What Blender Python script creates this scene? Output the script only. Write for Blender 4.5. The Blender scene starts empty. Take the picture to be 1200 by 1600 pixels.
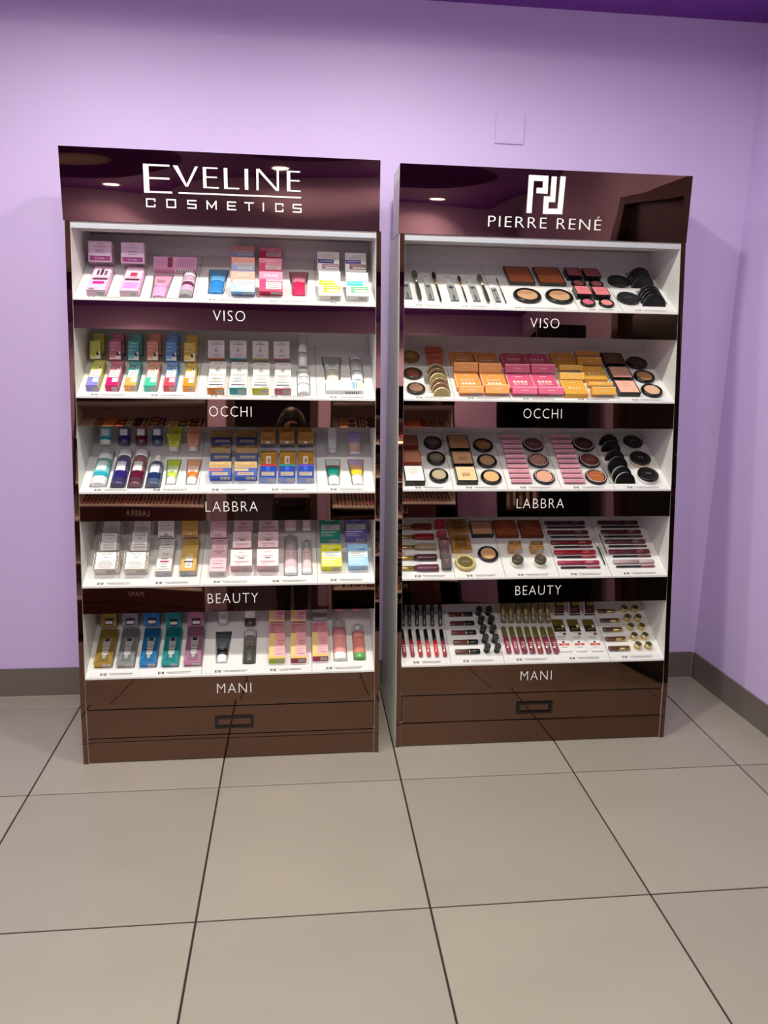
import bpy, math, random
from mathutils import Vector, Matrix, Euler
from mathutils.geometry import tessellate_polygon
random.seed(7)
R = math.radians
scene = bpy.context.scene
COL = scene.collection

# ------------------------------------------------------------ camera, world, lights, exposure
cam_d = bpy.data.cameras.new('camera'); cam = bpy.data.objects.new('camera', cam_d); COL.objects.link(cam)
scene.camera = cam
cam_d.sensor_fit = 'VERTICAL'; cam_d.sensor_height = 24.0; cam_d.lens = 24.0 * 1210.04 / 1600
cam_d.clip_start = .003
_yaw, _pit, _rol = 0.1112, 0.2230, 0.0200
_f = Vector((math.sin(_yaw)*math.cos(_pit), math.cos(_yaw)*math.cos(_pit), -math.sin(_pit)))
_r0 = Vector((math.cos(_yaw), -math.sin(_yaw), 0)); _u0 = _r0.cross(_f)
_r = _r0*math.cos(_rol) + _u0*math.sin(_rol); _u = -_r0*math.sin(_rol) + _u0*math.cos(_rol)
_m = Matrix((_r, _u, -_f)).transposed().to_4x4(); _m.translation = Vector((-0.0322, -3.0242, 1.4500))
cam.matrix_world = _m

w = bpy.data.worlds.new('world'); scene.world = w; w.use_nodes = True
w.node_tree.nodes['Background'].inputs[0].default_value = (.75, .72, .8, 1)
w.node_tree.nodes['Background'].inputs[1].default_value = .12
vs = scene.view_settings
vs.view_transform = 'Standard'; vs.look = 'None'; vs.gamma = 1.0; vs.exposure = 0.0
try: vs.use_curve_mapping = False
except Exception: pass
scene.cycles.max_bounces = 8
scene.cycles.use_denoising = True

CEIL = 2.609          # purple soffit height
RAISED = 2.74         # cream raised ceiling height
# recessed downlights, RAISED row an added fill: x, y, height, watts, spread (degrees)
LAMPS = [(-1.39, -4.02, CEIL, 21, 150), (-.15, -3.78, CEIL, 21, 150), (1.06, -4.02, CEIL, 21, 150),
         (-.80, -.97, CEIL, 14.5, 172), (.28, -.97, CEIL, 14.5, 172), (1.22, -1.05, CEIL, 3.5, 172),
         (-1.3, -2.1, RAISED, 8.5, 178), (-.1, -2.1, RAISED, 9, 178), (1.1, -2.1, RAISED, 6, 178)]  # unseen fill lamps added to brighten the product fronts and the wall
def area_light(name, loc, power, size, spread, parent=None):
    d = bpy.data.lights.new(name, 'AREA'); d.shape = 'DISK'; d.size = size; d.energy = power
    d.spread = R(spread); d.color = (1.0, 1.0, .90)
    o = bpy.data.objects.new(name, d); COL.objects.link(o); o.location = loc
    if parent: o.parent = parent
    return o

# ------------------------------------------------------------ materials
MATS = {}
def srgb(h):
    c = [int(h[i:i+2], 16)/255 for i in (0, 2, 4)]
    return tuple((v/12.92 if v <= .04045 else ((v+.055)/1.055)**2.4) for v in c)
def mat(hexa, rough=.45, metal=0.0, key=None, emit=0, spec=.5, trans=0, coat=0):
    k = key or (hexa, rough, metal, emit, trans, coat)
    if k in MATS: return MATS[k]
    m = bpy.data.materials.new(str(key or 'paint_'+hexa)); m.use_nodes = True
    b = m.node_tree.nodes['Principled BSDF']; c = srgb(hexa)
    b.inputs['Base Color'].default_value = (*c, 1); b.inputs['Roughness'].default_value = rough
    b.inputs['Metallic'].default_value = metal
    b.inputs['Specular IOR Level'].default_value = spec
    b.inputs['Coat Weight'].default_value = coat
    if trans: b.inputs['Transmission Weight'].default_value = trans
    if emit:
        b.inputs['Emission Color'].default_value = (1, 1, .93, 1); b.inputs['Emission Strength'].default_value = emit
    MATS[k] = m
    return m
def nodes(m): return m.node_tree.nodes, m.node_tree.links, m.node_tree.nodes['Principled BSDF']
def noisy(hexa, key, rough, scale, amt, bump=0, bscale=60, spec=.5, stretch=(1, 1, 1), rvar=0):
    m = mat(hexa, rough, key=key, spec=spec); n, l, b = nodes(m)
    tc = n.new('ShaderNodeTexCoord'); mp = n.new('ShaderNodeMapping'); mp.inputs['Scale'].default_value = stretch
    l.new(tc.outputs['Object'], mp.inputs[0])
    ns = n.new('ShaderNodeTexNoise'); ns.inputs['Scale'].default_value = scale; ns.inputs['Detail'].default_value = 5
    l.new(mp.outputs[0], ns.inputs['Vector'])
    mx = n.new('ShaderNodeMix'); mx.data_type = 'RGBA'; c = srgb(hexa)
    mx.inputs[6].default_value = (*[v*(1-amt) for v in c], 1); mx.inputs[7].default_value = (*[min(1, v*(1+amt)) for v in c], 1)
    l.new(ns.outputs['Fac'], mx.inputs[0]); l.new(mx.outputs[2], b.inputs['Base Color'])
    if rvar:
        mr = n.new('ShaderNodeMapRange'); mr.inputs[3].default_value = rough-rvar; mr.inputs[4].default_value = rough+rvar
        l.new(ns.outputs['Fac'], mr.inputs[0]); l.new(mr.outputs[0], b.inputs['Roughness'])
    if bump:
        n2 = n.new('ShaderNodeTexNoise'); n2.inputs['Scale'].default_value = bscale; n2.inputs['Detail'].default_value = 3
        l.new(tc.outputs['Object'], n2.inputs['Vector'])
        bp = n.new('ShaderNodeBump'); bp.inputs['Strength'].default_value = bump; bp.inputs['Distance'].default_value = .002
        l.new(n2.outputs['Fac'], bp.inputs['Height']); l.new(bp.outputs[0], b.inputs['Normal'])
    return m
M_WALL = noisy('d1bce6', 'lavender_wall_paint', .55, 1.3, .03, .12, 140, spec=.35)
M_PLATE = mat('cdb8de', .4, key='plate_rim')
M_CEIL = noisy('6c2690', 'deep_purple_ceiling_paint', .5, 2, .05, .1, 120)
M_CREAM = noisy('e2d8c4', 'cream_ceiling_paint', .7, 2, .03, .1, 120)
M_TILE = noisy('9f988b', 'beige_grey_porcelain', .34, 2.2, .07, .03, 200, stretch=(1, 2.4, 1), rvar=.07)
M_TILE2 = noisy('9b9488', 'beige_grey_porcelain_b', .36, 1.8, .07, .03, 200, stretch=(1, 2.4, 1), rvar=.07)
M_SKIRT = noisy('6e655f', 'grey_skirting_tile', .4, 3, .08, .03, 200)
M_GROUT = mat('2a2522', .9, key='dark_grout')
M_GROUTL = mat('b0a69c', .8, key='pale_grout')
def bronze(key, wav, col=(.185, .105, .075)):
    m = mat('553a30', .018, 1.0, key=key); n, l, b = nodes(m)
    b.inputs['Base Color'].default_value = (*col, 1)
    tc = n.new('ShaderNodeTexCoord'); mp = n.new('ShaderNodeMapping'); mp.inputs['Scale'].default_value = (1, 1, 3)
    l.new(tc.outputs['Object'], mp.inputs[0])
    ns = n.new('ShaderNodeTexNoise'); ns.inputs['Scale'].default_value = 1.7; ns.inputs['Detail'].default_value = 0
    l.new(mp.outputs[0], ns.inputs['Vector'])
    bp = n.new('ShaderNodeBump'); bp.inputs['Strength'].default_value = 1; bp.inputs['Distance'].default_value = wav
    l.new(ns.outputs['Fac'], bp.inputs['Height']); l.new(bp.outputs[0], b.inputs['Normal'])
    return m
M_BRONZE = bronze('bronze_mirror_acrylic', .0016)
M_BRONZE2 = bronze('bronze_mirror_acrylic_header', .009)
M_WHITE = mat('e6e4e0', .38, key='white_laminate')
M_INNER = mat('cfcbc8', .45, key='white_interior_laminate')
M_LETTER = mat('f4f2ee', .4, key='white_lettering')
M_BLACK = mat('0b0a0a', .4, key='black_satin_metal')

# ------------------------------------------------------------ mesh builder
_TXT = {}
def glyphs(s, res=1):
    k = (s, res)
    if k not in _TXT:
        cu = bpy.data.curves.new('t', 'FONT'); cu.body = s; cu.size = 1; cu.resolution_u = res; cu.align_x = 'LEFT'; cu.space_character = 1.16 if res > 1 else 1; cu.offset = -.017 if res > 1 else 0
        o = bpy.data.objects.new('t', cu); me = bpy.data.meshes.new_from_object(o)
        vs_ = [(v.co.x, v.co.y) for v in me.vertices]; fs = [tuple(p.vertices) for p in me.polygons]
        bpy.data.objects.remove(o); bpy.data.meshes.remove(me); bpy.data.curves.remove(cu)
        xs = [v[0] for v in vs_]; ys = [v[1] for v in vs_]
        x0, x1, y0, y1 = min(xs), max(xs), min(ys), max(ys); h = y1-y0
        _TXT[k] = ([((x-(x0+x1)/2)/h, (y-y0)/h) for x, y in vs_], fs, (x1-x0)/h)
    return _TXT[k]
class MB:
    def __init__(s): s.v = []; s.f = []; s.m = []; s.mats = []; s.sm = []
    def mi(s, m):
        if m not in s.mats: s.mats.append(m)
        return s.mats.index(m)
    def add(s, vs_, fs, m, smooth=False):
        o = len(s.v); s.v += [tuple(v) for v in vs_]; i = s.mi(m)
        for f in fs: s.f.append(tuple(o+k for k in f)); s.m.append(i); s.sm.append(smooth)
        return s
    def box(s, x0, x1, y0, y1, z0, z1, m):
        v = [(x, y, z) for z in (z0, z1) for y in (y0, y1) for x in (x0, x1)]
        return s.add(v, [(0, 2, 3, 1), (4, 5, 7, 6), (0, 1, 5, 4), (2, 6, 7, 3), (0, 4, 6, 2), (1, 3, 7, 5)], m)
    def rect(s, x0, x1, y0, y1, z, m):
        return s.add([(x0, y0, z), (x1, y0, z), (x1, y1, z), (x0, y1, z)], [(0, 1, 2, 3)], m)
    def quad(s, a, b, c, d, m): return s.add([a, b, c, d], [(0, 1, 2, 3)], m)
    def poly(s, pts, m): return s.add(pts, [tuple(range(len(pts)))], m)
    def slab(s, pts, z0, z1, m):
        """prism of a polygon in XY"""
        n = len(pts); v = [(x, y, z0) for x, y in pts] + [(x, y, z1) for x, y in pts]
        return s.add(v, [tuple(range(n-1, -1, -1)), tuple(range(n, 2*n))] + [(i, (i+1) % n, n+(i+1) % n, n+i) for i in range(n)], m)
    def text(s, t, xc, y, h, z, m, maxw=None, depth=0, res=1):
        vs_, fs, w_ = glyphs(t, res); k = h
        kx = (maxw/w_ if res > 1 else min(k, maxw/w_)) if maxw else k
        P = [(xc+x*kx, y+yy*k, z) for x, yy in vs_]
        s.add(P, fs, m)
        if depth:      # walls of the letters
            from collections import Counter
            e = Counter()
            for f in fs:
                for i in range(len(f)):
                    a, b = f[i], f[(i+1) % len(f)]; e[(a, b)] += 1
            o = [(x, y_, z_-depth) for x, y_, z_ in P]; n = len(P)
            s.add(P+o, [(b, a, a+n, b+n) for (a, b) in e if (b, a) not in e], m)
        return s
    def rings(s, rings, m, cap=True, smooth=True, cols=None):
        n = len(rings[0]); o = len(s.v); s.v += [tuple(p) for r_ in rings for p in r_]
        for i in range(len(rings)-1):
            mm = s.mi(cols[i] if cols else m)
            for j in range(n):
                a = o+i*n+j; b = o+i*n+(j+1) % n
                s.f.append((a, b, b+n, a+n)); s.m.append(mm); s.sm.append(smooth)
        if cap:
            s.f.append(tuple(o+j for j in range(n-1, -1, -1))); s.m.append(s.mi(cols[0] if cols else m)); s.sm.append(False)
            e = o+(len(rings)-1)*n
            s.f.append(tuple(e+j for j in range(n))); s.m.append(s.mi(cols[-1] if cols else m)); s.sm.append(False)
        return s
    def latheZ(s, cx, cy, prof, m, n=20, cap=True, cols=None):
        """prof [(r,z)]"""
        rg = [[(cx+r*math.cos(2*math.pi*j/n), cy+r*math.sin(2*math.pi*j/n), z) for j in range(n)] for r, z in prof]
        return s.rings(rg, m, cap, True, cols)
    def latheY(s, cx, cz, prof, m, n=16, cap=True, cols=None, zk=1.0, pw=1.0):
        """prof [(r,y)] round the Y axis; zk squashes Z, pw < 1 squares it"""
        def c_(t): a = math.cos(t); return math.copysign(abs(a)**pw, a)
        def s_(t): a = math.sin(t); return math.copysign(abs(a)**pw, a)
        rg = [[(cx+r*c_(-2*math.pi*j/n), y, cz+r*zk*s_(-2*math.pi*j/n)) for j in range(n)] for r, y in prof]
        return s.rings(rg, m, cap, True, cols)
    def mesh(s, name):
        me = bpy.data.meshes.new(name); me.from_pydata(s.v, [], s.f)
        for m in s.mats: me.materials.append(m)
        me.polygons.foreach_set('material_index', s.m); me.polygons.foreach_set('use_smooth', s.sm)
        me.update(); return me
    def obj(s, name, parent=None, label=None, kind=None):
        o = bpy.data.objects.new(name, s.mesh(name)); COL.objects.link(o)
        if parent: o.parent = parent
        if label: o['label'] = label
        if kind: o['kind'] = kind
        return o
def empty(name, label=None, cat=None, loc=(0, 0, 0), rotz=0, group=None):
    o = bpy.data.objects.new(name, None); COL.objects.link(o); o.location = loc; o.rotation_euler = (0, 0, rotz)
    o.empty_display_size = .05
    if label: o['label'] = label
    if cat: o['category'] = cat
    if group: o['group'] = group
    return o
def tag(o, label, cat, group=None):
    o['label'] = label; o['category'] = cat
    if group: o['group'] = group
    return o

# ------------------------------------------------------------ the room
XL, YB = -2.45, -4.46
def xr(y): return 1.6886 - .056*y          # the right wall runs slightly off square
T6, TX, TY = .6, .3019, -.7081
fl = MB(); fl.box(XL-.1, 2.2, YB-.1, .12, -.06, -.0035, M_GROUT); floor = fl.obj('floor', kind='structure')
for i in range(-6, 4):
    for j in range(-8, 3):
        g = .0027
        x0, x1 = TX+T6*i+g, TX+T6*(i+1)-g; y0, y1 = TY+T6*(j-1)+g, TY+T6*j-g
        x0 = max(x0, XL+.002); y0 = max(y0, YB+.002); y1 = min(y1, -.001)
        if x1-x0 < .02 or y1-y0 < .01 or x0 > xr(y1)-.02: continue
        a, b = min(x1, xr(y0)-.001), min(x1, xr(y1)-.001)
        m = MB(); mm = M_TILE if (i+j) % 2 else M_TILE2
        e = .0012
        lo = [(x0, y0), (a, y0), (b, y1), (x0, y1)]; hi = [(x0+e, y0+e), (a-e, y0+e), (b-e, y1-e), (x0+e, y1-e)]
        m.add([(p[0], p[1], -.01) for p in lo]+[(p[0], p[1], -e) for p in lo]+[(p[0], p[1], 0) for p in hi],
              [(8, 9, 10, 11)]+[(k, (k+1) % 4, 4+(k+1) % 4, 4+k) for k in range(4)]+[(4+k, 4+(k+1) % 4, 8+(k+1) % 4, 8+k) for k in range(4)]+[(3, 2, 1, 0)], mm)
        m.obj('floor_tile', floor)
def wall(name, a, b, z0, z1, th, m=M_WALL):
    """vertical slab from a to b, thickness away from the room (left of a->b)"""
    d = (Vector(b)-Vector(a)).normalized(); n = Vector((-d.y, d.x))*th
    q = MB(); q.slab([a, b, (b[0]+n.x, b[1]+n.y), (a[0]+n.x, a[1]+n.y)][::-1], z0, z1, m); return q.obj(name, kind='structure')
H1 = RAISED+.05
wall('wall_back', (XL-.1, .008), (xr(0)+.12, .008), -.05, H1, .1)
wall('wall_left', (XL, YB-.1), (XL, .008), -.05, H1, .1)
# right wall with the doorway the mirrors show
DY0, DY1, DZ = -2.0, -1.12, 2.1
wr = MB()
def rseg(y0, y1, z0, z1, m, ins=.008, th=.1, q=wr):
    q.slab([(xr(y0)+ins, y0), (xr(y0)+ins+th, y0), (xr(y1)+ins+th, y1), (xr(y1)+ins, y1)], z0, z1, m)
rseg(DY1, .108, -.05, H1, M_WALL); rseg(YB-.1, DY0, -.05, H1, M_WALL); rseg(DY0, DY1, DZ, H1, M_WALL)
wr.obj('wall_right', kind='structure')
M_DOOR = mat('34322f', .35, key='charcoal_door'); M_FRAME = mat('4b3a36', .35, key='dark_brown_frame')
dm = MB(); rseg(DY0+.03, DY1-.03, 0.002, DZ-.03, M_DOOR, .04, .04, dm)
door = dm.obj('door_1', kind='structure')
for z0, z1 in ((.12, .95), (1.08, 1.95)):
    q = MB(); rseg(DY0+.14, DY1-.14, z0, z1, mat('2a2927', .25, key='door_panel'), .032, .009, q); q.obj('door_panel', door)
q = MB(); q.box(xr(-1.2)-.03, xr(-1.2)+.04, -1.21, -1.19, .98, 1.0, M_BLACK); q.box(xr(-1.2)-.03, xr(-1.2)-.018, -1.31, -1.19, .98, 1.0, M_BLACK); q.obj('door_handle', door)
q = MB()
rseg(DY0-.07, DY0+.03, 0.001, DZ+.07, M_FRAME, -.012, .06, q); rseg(DY1-.03, DY1+.07, 0.001, DZ+.07, M_FRAME, -.012, .06, q); rseg(DY0+.03, DY1-.03, DZ-.03, DZ+.07, M_FRAME, -.012, .06, q)
q.obj('trim_1', kind='structure')
# rear wall with an open passage between the opposite stands
q = MB(); PX0, PX1 = -.55, .1
for a, b, z0, z1 in ((XL-.1, PX0, -.05, H1), (PX1, 2.2, -.05, H1), (PX0, PX1, 2.05, H1)): q.box(a, b, YB-.1, YB, z0, z1, M_WALL)
q.obj('wall_front', kind='structure')
q = MB(); q.box(PX0-.06, PX0, YB-.02, YB+.015, 0, 2.1, M_FRAME); q.box(PX1, PX1+.06, YB-.02, YB+.015, 0, 2.1, M_FRAME); q.box(PX0, PX1, YB-.02, YB+.015, 2.05, 2.1, M_FRAME); q.obj('trim_2', kind='structure')
q = MB(); q.box(PX0-.5, PX1+.5, YB-1.3, YB-1.2, -.05, 2.3, mat('8a7f98', .7, key='passage_wall')); q.box(PX0-.6, PX0-.5, YB-1.3, YB-.1, -.05, 2.3, M_WALL)
q.box(PX1+.5, PX1+.6, YB-1.3, YB-.1, -.05, 2.3, M_WALL); q.box(PX0-.6, PX1+.6, YB-1.3, YB-.1, 2.3, 2.35, M_CREAM); q.box(PX0-.6, PX1+.6, YB-1.3, YB-.1, -.06, -.002, M_TILE); q.obj('wall_passage', kind='structure')
# ceiling: purple soffits round a raised cream field with a softly curved rear edge
q = MB()
def soffit(pts):
    q.slab(pts, CEIL, H1, M_CEIL)
soffit([(XL-.1, -1.15), (2.2, -1.15), (2.2, .1), (XL-.1, .1)])
edge_ = [(XL-.1+(2.3-XL)*t/16, -3.52-.16*math.sin(t/16*math.pi*2.1+.4)) for t in range(17)]
soffit([(XL-.1, YB-.1), (edge_[-1][0], YB-.1)]+edge_[::-1])
q.obj('ceiling_soffit', kind='structure').name = 'ceiling'
q = MB(); q.box(XL-.1, 2.25, YB-.1, .1, H1-.05, H1+.02, M_CREAM); q.obj('trim_3', kind='structure')
# skirting
q = MB(); q.box(XL, xr(0), -.003, 0, .0003, .0032, M_GROUTL); q.slab([(xr(0)-.003, 0), (xr(0), 0), (xr(DY1+.07), DY1+.07), (xr(DY1+.07)-.003, DY1+.07)][::-1], .0003, .0032, M_GROUTL); q.obj('trim_4', kind='structure')
bb = MB(); bb.box(XL, xr(0), .0015, .008, 0, .118, M_GROUTL); base_b = bb.obj('baseboard_back', kind='structure')
xs = [XL, -1.98, -1.38, -.78, -.18, .42, 1.02, xr(0)-.002]
for a, b in zip(xs, xs[1:]):
    q = MB(); q.box(a+.001, b-.001, 0, .0016, .001, .1195, M_SKIRT); q.box(a+.001, b-.001, .0016, .008, .118, .1203, M_SKIRT); q.obj('baseboard_tile', base_b)
bb = MB(); bb.slab([(xr(DY1+.07)+.0015, DY1+.07), (xr(DY1+.07)+.008, DY1+.07), (xr(0)+.008, .0), (xr(0)+.0015, .0)], 0, .118, M_GROUTL); base_r = bb.obj('baseboard_right', kind='structure')
ys = [0, -.135, -.735, DY1+.07]
for a, b in zip(ys, ys[1:]):
    q = MB(); q.slab([(xr(b+.001), b+.001), (xr(b+.001)+.008, b+.001), (xr(a-.001)+.008, a-.001), (xr(a-.001), a-.001)], .001, .1203, M_SKIRT); q.obj('baseboard_tile', base_r)
bb = MB(); bb.box(XL, XL+.008, YB, 0, 0, .12, M_SKIRT); bb.obj('baseboard_left', kind='structure')
bb = MB(); bb.box(XL, PX0-.06, YB, YB+.008, 0, .12, M_SKIRT); bb.box(PX1+.06, 1.9, YB, YB+.008, 0, .12, M_SKIRT); bb.obj('baseboard_front', kind='structure')
# blank cover plate on the wall
t = empty('wall_plate', 'blank lavender cover plate on the wall above the right stand', 'cover plate', (.744, .008, 2.204))
q = MB(); q.box(-.054, .054, -.006, 0, -.051, .051, M_PLATE); q.obj('plate', t)
q = MB(); q.box(-.0495, .0495, -.0075, -.006, -.0465, .0465, M_WALL); q.obj('blank_insert', t)
q = MB()
for sx in (-.044, .044): q.latheY(sx, .041 if sx < 0 else -.041, [(.0022, -.0072), (.0022, -.0060)], mat('9a86b0', .4), 10)
q.obj('screw', t)
# downlights, with the raised ceiling's added fill row
for i, (x, y, z, p, sp) in enumerate(LAMPS):
    where = ('rear purple soffit' if y < -3 else 'front purple soffit' if y > -1 else 'raised cream ceiling as unseen added fill')
    side = ('left', 'middle', 'right')[i % 3]
    t = empty('ceiling_light', f'round recessed downlight in the {where}, {side} one', 'ceiling light', (x, y, z), 0, 'recessed ceiling downlights')
    q = MB(); q.latheZ(0, 0, [(.085, 0), (.085, -.006), (.07, -.008), (.066, -.003), (.066, 0)], mat('e8e6e2', .4), 24, cap=False); q.obj('trim_ring', t)
    q = MB(); q.latheZ(0, 0, [(.066, -.004), (.066, -.0025)], mat('ffffff', .5, emit=60, key='lamp_diffuser'), 24); q.obj('diffuser', t)
    area_light('lamp', (0, 0, -.012), p, .13, sp, t)

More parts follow.
